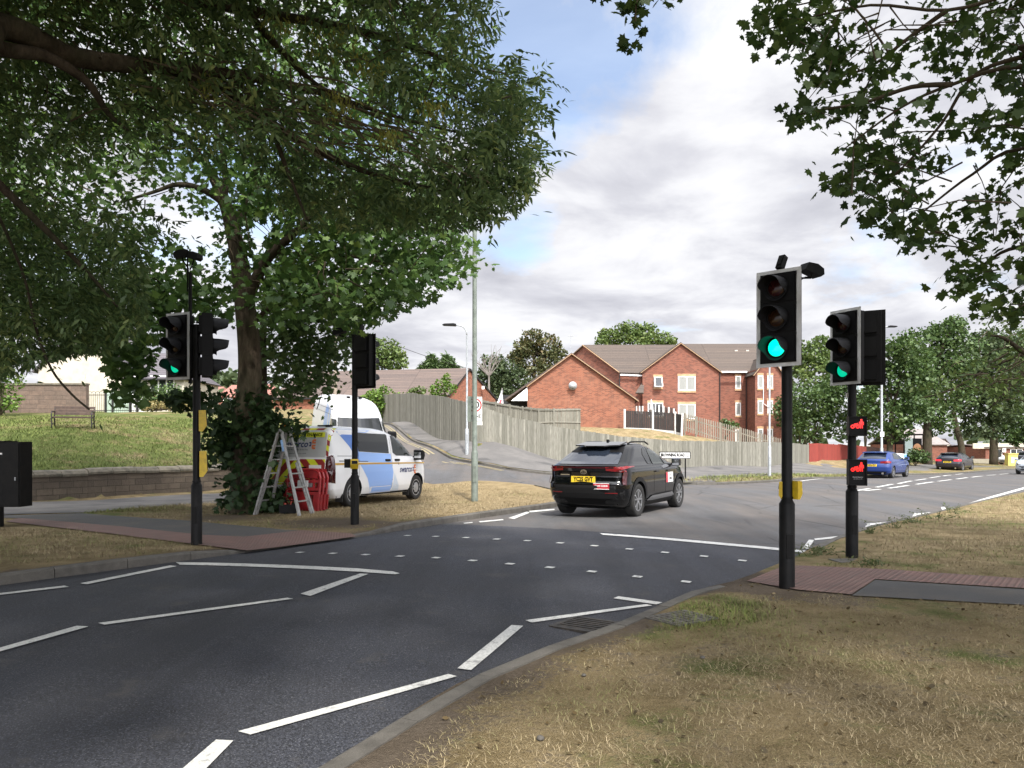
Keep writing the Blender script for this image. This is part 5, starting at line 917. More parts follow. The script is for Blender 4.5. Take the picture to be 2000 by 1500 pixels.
# ---- far background houses
def simple_house(name, label, px0, px1, pye, pyr, Y, depth, wallm, roofm, base=None, group=None, hip=.0, gable=False):
    o = P((px0+px1)/2, pye, Y); zg_ = zg1(o.x, o.y)-1 if base is None else P(0, base, Y).z; o.z = zg_; t = thing(name, label, 'house', o, 0, group); a, c = P(px0, pye, Y)-o, P(px1, pye, Y)-o; zr = P(0, pyr, Y+(0 if gable else depth/2)).z-o.z; mb = MB(); bk = Vector((0, depth, 0))
    lo = lambda p: Vector((p.x, p.y, -.5)); f = [lo(a), lo(c), c]+([Vector(((a.x+c.x)/2, a.y, zr))] if gable else [])+[a]; k = len(f); mb.add(f+[p+bk for p in f], [tuple(range(k))]+[(i, (i+1) % k, k+(i+1) % k, k+i) for i in range(k) if i != 0]); mb.build('wall', wallm, t); mb = MB(); e = .3
    if gable: m_ = Vector(((a.x+c.x)/2, a.y, zr+.1)); s_ = Vector((0, -.2, 0)); slab(mb, [a+Vector((-e, 0, -.1))+s_, m_+s_, m_+bk, a+bk+Vector((-e, 0, -.1))], .12); slab(mb, [m_+s_, c+Vector((e, 0, -.1))+s_, c+bk+Vector((e, 0, -.1)), m_+bk], .12)
    else:
        L = c.x-a.x; r0 = Vector((a.x+hip*L, a.y+depth/2, zr)); r1 = Vector((c.x-hip*L, a.y+depth/2, zr)); A1, C1 = a+Vector((-e, -e, 0)), c+Vector((e, -e, 0)); A2, C2 = a+bk+Vector((-e, e, 0)), c+bk+Vector((e, e, 0)); slab(mb, [A1, C1, r1, r0], .12); slab(mb, [C2, A2, r0, r1], .12)
        if hip: slab(mb, [C1, C2, r1], .12); slab(mb, [A2, A1, r0], .12)
    mb.build('roof', roofm, t); return t, o
for i, (a, c, e, r_, Y, lb) in enumerate(((392, 432, 772, 755, 150, 'red roofed house far off between the signal pole and the trunk'), (428, 462, 775, 752, 135, 'hip roofed red tiled house just left of the tree trunk'), (455, 540, 772, 750, 160, 'red roofed house half hidden behind the leafy trunk'))):
    t, o = simple_house('distant_house', lb, a, c, e, r_, Y, 8, M['brick2'], M['tile_red'], 800, 'distant red roofed houses', .25); window(t, o, P((a+c)/2, e+9, Y)+Vector((0, -.01, 0)), 1.6, 1.2, glass='pane', lint=False)
t, o = simple_house('brick_house', 'brown roofed house behind the telegraph pole and tall van', 555, 735, 759, 742, 85, 9, M['brick2'], M['tile_brown'], 800); window(t, o, P(620, 771, 85)+Vector((0, -.01, 0)), 1.6, 1.1, glass='pane', lint=False); window(t, o, P(690, 771, 85)+Vector((0, -.01, 0)), 1.6, 1.1, glass='pane', lint=False)
t, o = simple_house('gable_house', 'distant brick house with white gable between the big trunks', 1832, 1858, 874, 858, 110, 10, M['brick2'], M['tile_brown'], 905, None, 0, True); mb = MB(); mb.add([P(1833, 873, 109.9)-o, P(1857, 873, 109.9)-o, P(1845, 859.5, 109.9)-o], [(0, 1, 2)]); mb.build('gable_panel', M['cream'], t); window(t, o, P(1845, 884, 110)+Vector((0, -.01, 0)), 1.2, 1.2, glass='pane', lint=False)
simple_house('hall_building', 'low hall with dark hipped roof behind the dark car', 1872, 1932, 882, 868, 118, 14, M['brick2'], M['slate'], 905, None, .3); simple_house('pale_roofed_house', 'pale tiled roof rising behind the bus shelter and left trunk', 1780, 1850, 868, 838, 105, 12, M['brick2'], weathered('pale_tiles', (.24, .21, .20), (.18, .16, .15), 3, .9), 905)
t, o = simple_house('corner_shop', 'long brick shop with flat pale fascia at the far right', 1925, 2080, 873, 868, 100, 10, M['brick2'], M['tile_brown'], 905); mb = MB(); mb.box(P(1960, 871, 99.9)-o, (8, .2, .7)); mb.build('fascia', M['cream'], t); mb = MB(); mb.box(P(1961, 879, 99.8)-o, (.45, .1, .55)); s_ = mb.build('hanging_sign', M['upvc'], t); mb = MB(); add_text(mb, 'P', .5, lambda u, v: P(1961, 879, 99.7)-o+Vector((u, 0, v))); mb.build('lettering', M['black_plastic'], s_)
for px in (1945, 1985): window(t, o, P(px, 886, 100)+Vector((0, -.01, 0)), 1.6, 1.2, glass='pane', lint=False)
wallbox('forecourt_wall', 'low cream wall in front of the distant hall', P(1850, 0, 100), P(1935, 0, 96), P(0, 896, 98).z, .3, M['cream'])
# bus shelter with poster
p0 = atY(1786, 72); t = thing('bus_shelter', 'dark framed bus shelter with a food poster under the trees', 'bus shelter', p0, R(10)); mb = MB(); h = 2.5
for x in (-1.1, .9):
    for y in (0, 1.2): mb.bar((x, y, -.2), (x, y, h), .08, .08)
mb.bar((-1.1, 0, .3), (.9, 0, .3), .06, .06); mb.build('frame', M['black_paint'], t); mb = MB(); mb.box((-.1, .6, h+.06), (2.4, 1.6, .14)); mb.build('roof', M['black_paint'], t); mb = MB(); mb.box((-.6, -.0, 1.35), (.8, .06, 1.7)); mb.build('poster_case', mat('poster_pale', (.42, .52, .50), .4), t); mb = MB(); mb.lathe([(.42, -.05), (.3, -.06), (.0005, -.062)], (.25, 0, 1.3), 'Y', 18); mb.build('poster_picture', mat('poster_orange', (.45, .22, .10), .5), t); mb = MB(); mb.box((.3, .04, 1.35), (1.0, .03, 1.7)); mb.build('side_panel', M['black_plastic'], t)
p0 = atY(1975, 80); t = thing('grit_bin', 'yellow roadside box with pale panel beyond the far trees', 'grit bin', p0); mb = MB(); mb.box((0, 0, .55), (1.0, .6, 1.3)); mb.build('bin_body', mat('faded_yellow', (.55, .45, .12), .6), t); mb = MB(); mb.box((-.05, -.31, .6), (.3, .03, .6)); mb.build('panel', M['white_plastic'], t); mb = MB(); mb.box((0, -.02, 1.25), (1.06, .68, .12)); mb.build('lid', mat('faded_yellow_lid', (.50, .42, .14), .6), t)
# ================================================================ VEHICLES
class Body:                                                 # horizontal slices: keys (z, rear x, front x, half width)
    def __init__(s, keys, corner=(.35, .28, .6, .4), bow=(.05, .10)):
        s.k = np.array(keys, float); s.c = corner; s.bow = bow
    def at(s, z):
        z = np.clip(z, s.k[0, 0], s.k[-1, 0]); return [float(np.interp(z, s.k[:, 0], s.k[:, i])) for i in (1, 2, 3)]
    def par(s, z):
        xr, xf, w = s.at(z); ar, br, af, bf = s.c; L = xf-xr; ar = min(ar, L*.4); af = min(af, L*.4); return xr, xf, w, ar, min(br, w*.6)*(w/s.k[:, 3].max())**1.6, af, min(bf, w*.6)*(w/s.k[:, 3].max())
    def sy(s, x, z):
        xr, xf, w, ar, br, af, bf = s.par(z)
        if x < xr+ar: t = min(1, max(0, (xr+ar-x)/ar)); return w-br+br*math.sqrt(1-t*t)
        if x > xf-af: t = min(1, max(0, (x-xf+af)/af)); return w-bf+bf*math.sqrt(1-t*t)
        return w
    def rx(s, y, z):
        xr, xf, w, ar, br, af, bf = s.par(z); y = abs(y); c = w-br; b_ = s.bow[0]*(min(y, c)/max(c, .01))**2
        if y <= c: return xr+b_
        t = min(1, (y-c)/br); return xr+ar-(ar-s.bow[0])*math.sqrt(1-t*t)
    def fx(s, y, z):
        xr, xf, w, ar, br, af, bf = s.par(z); y = abs(y); c = w-bf; b_ = s.bow[1]*(min(y, c)/max(c, .01))**2
        if y <= c: return xf-b_
        t = min(1, (y-c)/bf); return xf-af+(af-s.bow[1])*math.sqrt(1-t*t)
    def ring(s, z):
        xr, xf, w, ar, br, af, bf = s.par(z); p = []
        for u in np.linspace(0, 1, 5)[:-1]: y = u*(w-br); p.append((s.rx(y, z), y))
        for k in range(7): t = PI/2*k/6; y = w-br+br*math.sin(t); p.append((xr+ar-(ar-s.bow[0])*math.cos(t), y))
        for u in np.linspace(0, 1, 12)[1:-1]: p.append((xr+ar+u*(xf-af-xr-ar), w))
        for k in range(7): t = PI/2*k/6; p.append((xf-af+(af-s.bow[1])*math.sin(t), w-bf+bf*math.cos(t)))
        for u in np.linspace(1, 0, 5)[1:]: y = u*(w-bf); p.append((s.fx(y, z), y))
        return [(x, y, z) for x, y in p]+[(x, -y, z) for x, y in p[-2:0:-1]]
    def mesh(s, n=44):
        z0, z1 = s.k[0, 0], s.k[-1, 0]; zs = sorted(set([round(float(z), 4) for z in s.k[:, 0]]+[round(z0+(z1-z0)*i/n, 4) for i in range(n+1)])); zz = [zs[0]]
        for z in zs[1:]:
            if z-zz[-1] > .006: zz.append(z)
        mb = MB(); R0 = [s.ring(z) for z in zz]; k = len(R0[0]); V = [p for r in R0 for p in r]
        mb.add(V, [tuple(range(k))[::-1], tuple(range((len(R0)-1)*k, len(R0)*k))]+[(i*k+j, i*k+(j+1) % k, (i+1)*k+(j+1) % k, (i+1)*k+j) for i in range(len(R0)-1) for j in range(k)]); return mb
    def side(s, poly, sg, off=.006, step=.14, mb=None):
        mb = mb or MB(); V, fs = tess(poly, step); mb.add([(x, sg*(s.sy(x, z)+off), z) for x, z in V], [f if sg < 0 else f[::-1] for f in fs]); return mb
    def rear(s, poly, off=.008, step=.12, mb=None):
        mb = mb or MB(); V, fs = tess(poly, step); mb.add([(s.rx(y, z)-off, y, z+off*.5) for y, z in V], fs); return mb
    def front(s, poly, off=.008, step=.12, mb=None):
        mb = mb or MB(); V, fs = tess(poly, step); mb.add([(s.fx(y, z)+off, y, z+off*.5) for y, z in V], fs); return mb
def strip(a, c, wd):
    (x0, z0), (x1, z1) = a, c; L = math.hypot(x1-x0, z1-z0); nx, nz = -(z1-z0)/L*wd/2, (x1-x0)/L*wd/2; return [(x0-nx, z0-nz), (x1-nx, z1-nz), (x1+nx, z1+nz), (x0+nx, z0+nz)]
def arch_cut(body, wheels, r, w):
    cut = MB()
    for x, z in wheels:
        for sg in (-1, 1):
            b0 = len(cut.v); n = 28
            for y in (sg*(w-.30), sg*(w+.3)):
                for j in range(n): cut.v.append((x+r*math.cos(2*PI*j/n), y, z+r*math.sin(2*PI*j/n)))
            for j in range(n): cut.f.append([b0+j, b0+(j+1) % n, b0+n+(j+1) % n, b0+n+j]); cut.m.append(0)
            cut.f.append([b0+j for j in range(n)][::-1]); cut.f.append([b0+n+j for j in range(n)]); cut.m += [0, 0]
    co = cut.build('cutter', M['black_plastic']); md = body.modifiers.new('arch', 'BOOLEAN'); md.operation = 'DIFFERENCE'; md.object = co; md.solver = 'EXACT'
    try: md.material_mode = 'TRANSFER'
    except Exception: pass
    dg = bpy.context.evaluated_depsgraph_get(); dg.update(); me = bpy.data.meshes.new_from_object(body.evaluated_get(dg)); body.modifiers.clear(); body.data = me; bpy.data.objects.remove(co)
    bm_ = bmesh.new(); bm_.from_mesh(me)
    for f in bm_.faces: f.smooth = True
    for e in bm_.edges:
        if len(e.link_faces) == 2 and e.calc_face_angle(0) > R(38): e.smooth = False
    bm_.to_mesh(me); bm_.free()
def wheel(root, x, y, rad, wd, sg, style='spoke', rimm='rim'):
    q = bpy.data.objects.new('wheel', None); COL.objects.link(q); q.parent = root; q.location = (x, y, rad); o = sg*wd/2
    mb = MB(); rr = rad*.66; prof = [(rr, -wd/2), (rad*.93, -wd/2), (rad*.985, -wd*.42), (rad, -wd*.3), (rad, wd*.3), (rad*.985, wd*.42), (rad*.93, wd/2), (rad*.80, wd*.5), (rr+.005, wd*.46), (rr, wd*.40)]
    if sg < 0: prof = [(a, -b_) for a, b_ in prof]
    mb.lathe(prof, axis='Y', n=32); mb.build('tyre', M['rubber'], q, smooth=True, angle=50)
    mb = MB(); f = o*.86; mb.lathe([(rr, f*.3), (rr, f), (rr-.025, f), (rr-.03, f*.75), (.06, f*.70), (.0005, f*.72)], axis='Y', n=28)
    if style == 'spoke':
        mb.mi = 1; mb.lathe([(rr-.035, f*.76), (.05, f*.72), (.0005, f*.73)], axis='Y', n=24); mb.mi = 0
        for k in range(5):
            for d in (-.22, .22):
                t = 2*PI*k/5+.3; a = Vector((math.cos(t)*.05, f*.92, math.sin(t)*.05)); b_ = Vector((math.cos(t+d)*(rr-.015), f*.97, math.sin(t+d)*(rr-.015))); mb.bar(a, b_, .032, .02, (0, 1, 0))
        mb.lathe([(.06, f*.8), (.06, f*.97), (.0005, f*.98)], axis='Y', n=14)
    else:
        mb.lathe([(rr-.03, f*.80), (rr*.55, f*.98), (.07, f*.94), (.06, f*1.02), (.0005, f*1.03)], axis='Y', n=24); mb.mi = 1
        for k in range(10): t = 2*PI*k/10; mb.box((math.cos(t)*rr*.76, f*.935, math.sin(t)*rr*.76), (.055, .03, .03), M=Matrix.Rotation(-t, 3, 'Y'))
    mb.build('rim', [M[rimm], M['black_plastic']], q, smooth=True, angle=30); return q
def place(t, p0, heading, rear_ax, front_ax, fn):
    f = Vector((math.cos(heading), math.sin(heading), 0)); a, b_ = p0+f*rear_ax, p0+f*front_ax; za, zb2 = fn(a.x, a.y), fn(b_.x, b_.y); pit = math.atan2(zb2-za, front_ax-rear_ax); t.location = (p0.x, p0.y, za-math.tan(pit)*rear_ax); t.rotation_euler = (0, -pit, heading)
def paint(name, c, c2=None, rough=.25):
    m = mat(name, c, rough, 0, .3, coat=.55); b = NB(m); n = b.noise(b.obj(), 3, 4, .6); b.base(b.mix(b.ramp(n, [(.4, 0), (.75, .25)]), c, c2 or tuple(.85*x+.004 for x in c))); return m
M['paint_black'] = paint('black_car_paint', (.0015, .0017, .0022), rough=.12); M['paint_white'] = paint('white_van_paint', (.76, .77, .785), (.69, .69, .685)); M['paint_blue'] = paint('blue_car_paint', (.012, .035, .155)); M['paint_dark'] = paint('charcoal_car_paint', (.018, .016, .022)); M['paint_silver'] = paint('silver_car_paint', (.42, .47, .52))
M['cladding'] = mat('grey_black_cladding', (.010, .010, .0105), .6, spec=.25); M['tail_red'] = mat('tail_lamp_red', (.20, .006, .008), .12, coat=1); M['tail_dark'] = mat('tail_lamp_dark', (.045, .004, .005), .1, coat=1); M['plate_yellow'] = mat('number_plate_yellow', (.72, .50, .03), .4); M['chrome'] = mat('chrome', (.6, .6, .6), .12, 1.0); M['tail_lit'] = mat('tail_lamp_lit', (.5, .02, .03), .3, emit=(1, .03, .06), estr=.7)
M['glass_rear'] = mat('rear_glass', (.018, .024, .036), .03, 0, .9, coat=1); M['glass_side'] = mat('side_glass', (.020, .025, .022), .03, 0, .55)
def numberplate(root, body, z, txt, w_=.52, h_=.115, y=0, xo=.012):
    x = body.rx(y, z)-xo; mb = MB(); mb.box((x, y, z), (.012, w_, h_)); o = mb.build('number_plate', M['plate_yellow'], root)
    if txt: mb = MB(); add_text(mb, txt, h_*.95, lambda u, v: (x-.0075, y-u, z+v), wid=w_*.82, bold=.006); mb.build('lettering', M['black_plastic'], o)
    return o
def mirror(root, body, x, z, sg, m, big=1.0):
    y = sg*(body.sy(x, z)+.0); mb = MB(); c = Vector((x, y+sg*.13*big, z+.06)); pr = [(-.06, -.085), (.03, -.09), (.09, -.02), (.08, .06), (.0, .095), (-.06, .08)]
    mb.prism([(a*big, b_*big*(1.25 if big > 1 else 1)) for a, b_ in pr], lambda p: c+Vector((p[0], -sg*.10*big, p[1])), lambda p: c+Vector((p[0]*.9, sg*.10*big, p[1]*.9))); mb.bar((x, y-sg*.02, z), c, .05, .035); o = mb.build('door_mirror', m, root); g_ = MB(); g_.box(c+Vector((-.062*big, 0, 0)), (.006, .16*big, .13*big)); g_.build('mirror_glass', M['chrome'], o)
def wheels4(t, xs, y, rad, wd, style, rimm='rim'):
    for x in xs:
        for sg in (-1, 1): wheel(t, x, sg*y, rad, wd, sg, style, rimm)
def arcpoly(x, z, r0, r1, a0, a1, n=14): return [(x+r1*math.cos(a0+(a1-a0)*i/n), z+r1*math.sin(a0+(a1-a0)*i/n)) for i in range(n+1)]+[(x+r0*math.cos(a1+(a0-a1)*i/n), z+r0*math.sin(a1+(a0-a1)*i/n)) for i in range(n+1)]
# ---- black electric crossover, seen from behind
B = Body([(.20,.36,4.40,.78),(.27,.20,4.52,.86),(.36,.11,4.62,.905),(.46,.055,4.67,.925),(.62,.0,4.69,.935),(.74,.0,4.67,.935),(.78,.035,4.65,.932),(.88,.075,4.60,.93),(1.00,.075,4.48,.925),(1.05,.06,4.36,.915),(1.09,.045,4.15,.90),(1.125,.055,3.85,.885),(1.15,.12,3.62,.865),(1.20,.25,3.48,.835),(1.30,.46,3.25,.785),(1.40,.66,2.99,.73),(1.48,.83,2.74,.685),(1.54,.98,2.50,.64),(1.585,1.14,2.30,.59),(1.615,1.34,2.12,.50),(1.632,1.6,1.98,.34)], (.42, .30, .75, .45), (.07, .16))
t = thing('parked_car', 'glossy black electric crossover seen from behind on the old grey road', 'car'); t.name = 'crossover_car'
bo = B.mesh().build('body', [M['paint_black'], M['cladding']], t); XR, XF, RW = .95, 3.80, .365; arch_cut(bo, [(XR, RW), (XF, RW)], RW+.055, .935)
place(t, Vector((1.50, 16.40, 0)), R(60), XR, XF, zr1); wheels4(t, (XR, XF), .805, RW, .235, 'spoke')
low = MB(); B.rear([(-.80,.235),(.80,.235),(.86,.40),(.885,.60),(.70,.71),(-.70,.71),(-.885,.60),(-.86,.40)], .010, .12, low); low.build('bumper', M['cladding'], t)
low = MB(); B.rear([(-.5,.25),(.5,.25),(.62,.42),(-.62,.42)], .022, .12, low); low.build('diffuser', M['black_plastic'], t)
for sg in (-1, 1):
    for x in (XR, XF):
        q = MB(); B.side(arcpoly(x, RW, RW+.05, RW+.145, R(-12), R(192)), sg, .012, .1, q); q.build('arch_trim', M['cladding'], t)
    q = MB(); B.side([(XR+.42,.215),(XF-.42,.215),(XF-.44,.33),(XF-.9,.40),(XR+.9,.40),(XR+.44,.30)], sg, .014, .12, q); q.build('sill_trim', M['cladding'], t)
    q = MB(); B.side([(XR+.50,.33),(XR+.80,.425),(XF-.65,.445),(XF-.48,.36),(XF-.62,.33),(XR+.85,.315)], sg, .024, .12, q); q.build('sill_blade', mat('sill_grey', (.12, .12, .125), .4), t)
    q = MB(); B.side([(1.93,1.135),(2.66,1.125),(2.62,1.40),(2.55,1.495),(2.22,1.53),(1.99,1.53)], sg, .008, .1, q)
    q.build('side_window', M['glass_side'], t); q = MB(); B.side([(2.74,1.125),(3.38,1.12),(3.08,1.29),(2.80,1.435),(2.64,1.495)], sg, .008, .1, q); q.build('side_window', M['glass_side'], t)
    q = MB(); B.side([(1.62,1.15),(1.86,1.137),(1.92,1.53),(1.75,1.49),(1.58,1.36)], sg, .008, .08, q); q.build('quarter_window', M['glass_dark'], t)
    q = MB()
    for a_, c_ in (((1.90,.50),(1.90,1.12)),((2.70,.45),(2.70,1.12)),((3.35,.60),(3.38,1.1)),((1.90,.46),(3.3,.46))): B.side(strip(a_, c_, .010), sg, .003, .15, q)
    q.build('door_gap', M['black_plastic'], t); q = MB()
    for x in (1.98, 2.80): q.box((x+.09, sg*(B.sy(x, .97)+.02), .965), (.20, .025, .028))
    q.build('door_handle', M['paint_black'], t); mirror(t, B, 3.20, 1.09, sg, M['paint_black'])
    q = MB(); q.tube([(1.3, sg*.52, 1.60), (1.45, sg*.545, 1.64), (2.3, sg*.545, 1.645), (2.5, sg*.56, 1.585)], .018, 6); q.build('roof_rail', M['black_plastic'], t)
q = MB(); B.rear([(-.86,1.065),(.86,1.065),(.86,1.10),(-.86,1.10)], .012, .1, q); q.build('light_bar', M['tail_dark'], t)
for sg in (-1, 1):
    q = MB(); B.side([(.10,1.04),(.40,1.085),(.72,1.105),(.72,1.12),(.30,1.125),(.10,1.10)], sg, .012, .06, q); B.rear([(sg*.50,1.02),(sg*.885,.98),(sg*.885,1.105),(sg*.50,1.10)][::sg], .014, .08, q); q.build('tail_light', M['tail_red'], t)
    q = MB(); B.side([(.14,.74),(.24,.72),(.32,.98),(.22,1.03)], sg, .010, .06, q); q.build('tail_light', M['tail_dark'], t); q = MB(); B.rear([(sg*.50,.535),(sg*.76,.535),(sg*.76,.555),(sg*.50,.555)][::sg], .016, .08, q); q.build('reflector', M['tail_red'], t)
q = MB(); B.rear([(-.72,1.155),(.72,1.155),(.60,1.42),(.53,1.50),(-.53,1.50),(-.60,1.42)], .012, .1, q); q.build('rear_window', M['glass_rear'], t)
q = MB()
q.prism([(.78, -.52), (.74, -.30), (.66, -.22), (.66, .22), (.74, .30), (.78, .52), (1.30, .50), (1.30, -.50)], lambda p: (p[0], p[1], 1.535+.09*(p[0]-.7)/.6), lambda p: (p[0], p[1], 1.560+.085*(p[0]-.7)/.6)); q.build('spoiler', M['paint_black'], t); q = MB()
for sg in (-1, 1): B.rear([(sg*.62, 1.40), (sg*.34, 1.40), (sg*.30, 1.52), (sg*.56, 1.525)][::-sg], .020, .1, q)
q.build('spoiler_recess', M['black_plastic'], t); q = MB(); q.prism([(1.36, 1.625), (1.52, 1.625), (1.40, 1.695), (1.37, 1.695)], lambda p: (p[0], -.025, p[1]), lambda p: (p[0], .025, p[1])); q.build('aerial_fin', M['black_plastic'], t)
numberplate(t, B, .835, 'YC25 GVT', .56, .135)
q = MB(); ex = B.rx(0, .99)-.013
for rx_, rz_ in ((.075, .05), (.055, .022), (.022, .045)):
    n = 22; oo = .012 if rx_ == .055 else (-.004 if rx_ == .022 else 0); b0 = len(q.v)
    for j in range(n):
        c_, s_ = math.cos(2*PI*j/n), math.sin(2*PI*j/n)
        for kx in (1, .80): q.v.append((ex-.002*(rx_ < .07), rx_*kx*c_, .995+oo+(rz_*kx if rz_ > .03 else rz_-.009*(kx < 1))*s_))
    for j in range(n): q.f.append([b0+2*j, b0+2*j+1, b0+2*((j+1) % n)+1, b0+2*((j+1) % n)]); q.m.append(0)
q.build('badge', M['chrome'], t); q = MB(); q.box((B.rx(.45, .93)-.01, .45, .93), (.008, .22, .022)); q.build('model_lettering', M['chrome'], t)
q = MB(); x0 = B.rx(-.40, .735)-.012; q.box((x0, -.43, .70), (.010, .36, .13)); o_ = q.build('licence_plaque', mat('plaque_red', (.42, .02, .035), .4), t); q = MB()
for a_, c_, d_, e_ in ((-.43, .76, .36, .012), (-.43, .64, .36, .012)): q.box((x0-.003, a_, c_), (.008, d_, e_))
add_text(q, 'TAXI 23340', .05, lambda u, v: (x0-.0065, -.43-u, .705+v), wid=.30, bold=.002); q.build('lettering', M['white_plastic'], o_)
ys = -1; fn = lambda u, v, k=.012: (2.97+u, ys*(B.sy(2.97+u, .80+v)+k), .80+v); q = MB(); B.side([(2.70,.68),(3.22,.68),(3.22,.92),(2.70,.92)], -1, .009, .1, q); o_ = q.build('door_sticker', M['white_plastic'], t); q = MB(); B.side([(2.70,.68),(2.83,.68),(2.83,.92),(2.70,.92)], -1, .013, .1, q); q.build('red_panel', mat('sticker_red', (.45, .03, .045), .4), o_); q = MB(); add_text(q, 'UBER', .085, lambda u, v: fn(u+.05, v-.03), bold=.002); add_text(q, 'private hire', .045, lambda u, v: fn(u+.05, v+.06)); q.build('lettering', M['cladding'], o_)
q = MB(); B.front([(-.66,1.17),(.66,1.17),(.52,1.52),(-.52,1.52)], .010, .14, q); q.build('windscreen', M['glass_dark'], t)
# ---- vans
blue_wrap = mat('blue_wrap', (.085, .20, .56), .3, coat=.6); pale_wrap = mat('pale_blue_wrap', (.25, .42, .80), .3, coat=.6); faint_wrap = mat('faint_wrap', (.52, .60, .70), .3, coat=.6); gold = mat('gold_stripe', (.45, .26, .03), .4); navy = mat('navy_lettering', (.012, .025, .12), .4); orange = mat('orange_mark', (.62, .16, .05), .4); hi_y = mat('hi_vis_yellow', (.62, .66, .03), .45); hi_r = mat('chevron_red', (.24, .022, .02), .45)
def logo(root, fn, s, name='company_lettering'):
    q = MB(); add_text(q, 'swarco', .30*s, lambda u, v: fn(u*.95, v), shear=.18, bold=.006*s); o = q.build(name, navy, root); q = MB(); mk_ = lambda a: [fn(x*s, z*s) for x, z in a]
    for sg in (1, -1): q.add(mk_([(.56, sg*.02), (.70, sg*.02), (.70, sg*.07), (.63, sg*.07), (.63, sg*.10), (.70, sg*.10), (.70, sg*.16), (.60, sg*.16), (.56, sg*.12)][::sg]), [tuple(range(9))])
    q.build('company_mark', orange, o); q = MB(); q.add(mk_([(.46, -.07), (.54, -.07), (.54, .07), (.46, .07), (.46, .03), (.50, .03), (.50, -.03), (.46, -.03)]), [tuple(range(8))]); q.add(mk_([(-.50, .17), (-.46, .17), (-.46, .21), (-.50, .21)]), [(0, 1, 2, 3)]); q.build('company_mark', navy, o); return o
V1 = Body([(.24,.20,4.80,.90),(.32,.11,4.93,.95),(.45,.03,5.02,.985),(.60,.0,5.04,.995),(.85,.0,5.02,1.0),(1.02,.02,4.96,.995),(1.10,.03,4.86,.985),(1.16,.04,4.66,.975),(1.21,.045,4.40,.965),(1.26,.05,4.22,.955),(1.45,.075,3.95,.93),(1.65,.11,3.64,.895),(1.80,.15,3.36,.86),(1.88,.20,3.12,.82),(1.93,.28,2.90,.76),(1.965,.42,2.65,.66),(1.985,.7,2.3,.45)], (.16, .15, .62, .42), (.03, .13))
t = thing('works_van', 'white and blue works van with chevron rear doors parked on the dry verge', 'van'); bo = V1.mesh().build('body', [M['paint_white'], M['black_plastic']], t); XR, XF, RW = .94, 4.14, .345; arch_cut(bo, [(XR, RW+.02), (XF, RW+.02)], RW+.05, 1.0)
place(t, Vector((-5.17, 18.37, 0)), R(68), XR, XF, zg1); wheels4(t, (XR, XF), .86, RW, .225, 'disc', 'rim_grey')
for sg in (-1, 1):
    q = MB(); V1.side([(1.22,1.36),(2.66,1.31),(2.66,1.79),(2.62,1.82),(1.22,1.83)], sg, .008, .12, q); q.build('side_window', M['glass_dark'], t)
    q = MB(); V1.side([(2.86,1.33),(3.02,1.25),(3.98,1.235),(3.72,1.44),(3.46,1.63),(3.24,1.77),(2.84,1.79)], sg, .008, .1, q); q.build('side_window', M['glass_side'], t)
    q = MB(); V1.side([(.34,1.885),(1.25,1.885),(1.62,1.06),(1.78,.90),(2.02,.38),(1.60,.90),(1.16,1.22)], sg, .003, .12, q); 
    q = MB(); V1.side([(.32,1.90),(1.215,1.90),(1.215,1.10),(1.17,1.10),(.85,1.48)], sg, .004, .12, q); q.build('blue_wrap', blue_wrap, t)
    q = MB(); V1.side([(1.20,1.06),(2.75,1.03),(2.82,.80),(2.76,.42),(2.74,.30),(1.74,.30),(1.56,.68),(1.36,.90)], sg, .004, .12, q); V1.side([(1.22,1.90),(1.95,1.90),(1.70,1.84),(1.22,1.84)], sg, .004, .12, q); V1.side([(1.22,1.10),(1.22,1.35),(2.75,1.295),(2.75,1.065)], sg, .004, .12, q); q.build('pale_wrap', pale_wrap, t)
    q = MB(); V1.side([(2.79,.30),(2.88,.78),(3.12,.45),(3.18,.30)], sg, .004, .12, q); q.build('faint_wrap', faint_wrap, t)
    q = MB(); V1.side([(.16,1.035),(4.88,1.02),(4.88,1.05),(.16,1.085)], sg, .006, .15, q); q.build('gold_stripe', gold, t)
    q = MB(); V1.side([(.34,1.12),(1.60,1.10),(1.60,1.115),(.34,1.14)], sg, .007, .15, q)
    for a_, c_ in (((2.77,.30),(2.77,1.86)),((1.19,.72),(1.19,1.88)),((4.10,.80),(4.12,1.20)),((2.77,.29),(3.7,.29)),((2.77,1.87),(3.3,1.78)),((.3,1.25),(1.8,1.24))): V1.side(strip(a_, c_, .011), sg, .0035, .15, q)
    q.build('door_gap', M['cladding'], t); q = MB()
    for x in (2.44, 2.92): q.box((x+.11, sg*(V1.sy(x, 1.13)+.015), 1.13), (.23, .03, .055))
    q.build('door_handle', M['black_plastic'], t); mirror(t, V1, 4.02, 1.20, sg, M['black_plastic'], 1.3)
    q = MB(); V1.side([(XR+.42,.245),(XF-.43,.245),(XF-.43,.285),(XR+.42,.285)], sg, .006, .14, q); q.build('sill_trim', M['black_plastic'], t); logo(t, (lambda u, v: (3.5-u, V1.sy(3.5, .86)+.007, .87+v)) if sg > 0 else (lambda u, v: (3.48+u, -(V1.sy(3.48+u, .87+v)+.007), .87+v)), .80)
    q = MB(); V1.side([(.055,.62),(.17,.60),(.17,1.22),(.12,1.27),(.065,1.25)], sg, .010, .06, q); V1.rear([(sg*.80,.62),(sg*.97,.62),(sg*.95,1.26),(sg*.82,1.22)][::sg], .011, .06, q); q.build('tail_light', M['tail_dark'], t)
q = MB(); V1.rear([(-.93,.25),(.93,.25),(.97,.46),(-.97,.46)], .012, .12, q); q.build('bumper', M['black_plastic'], t)
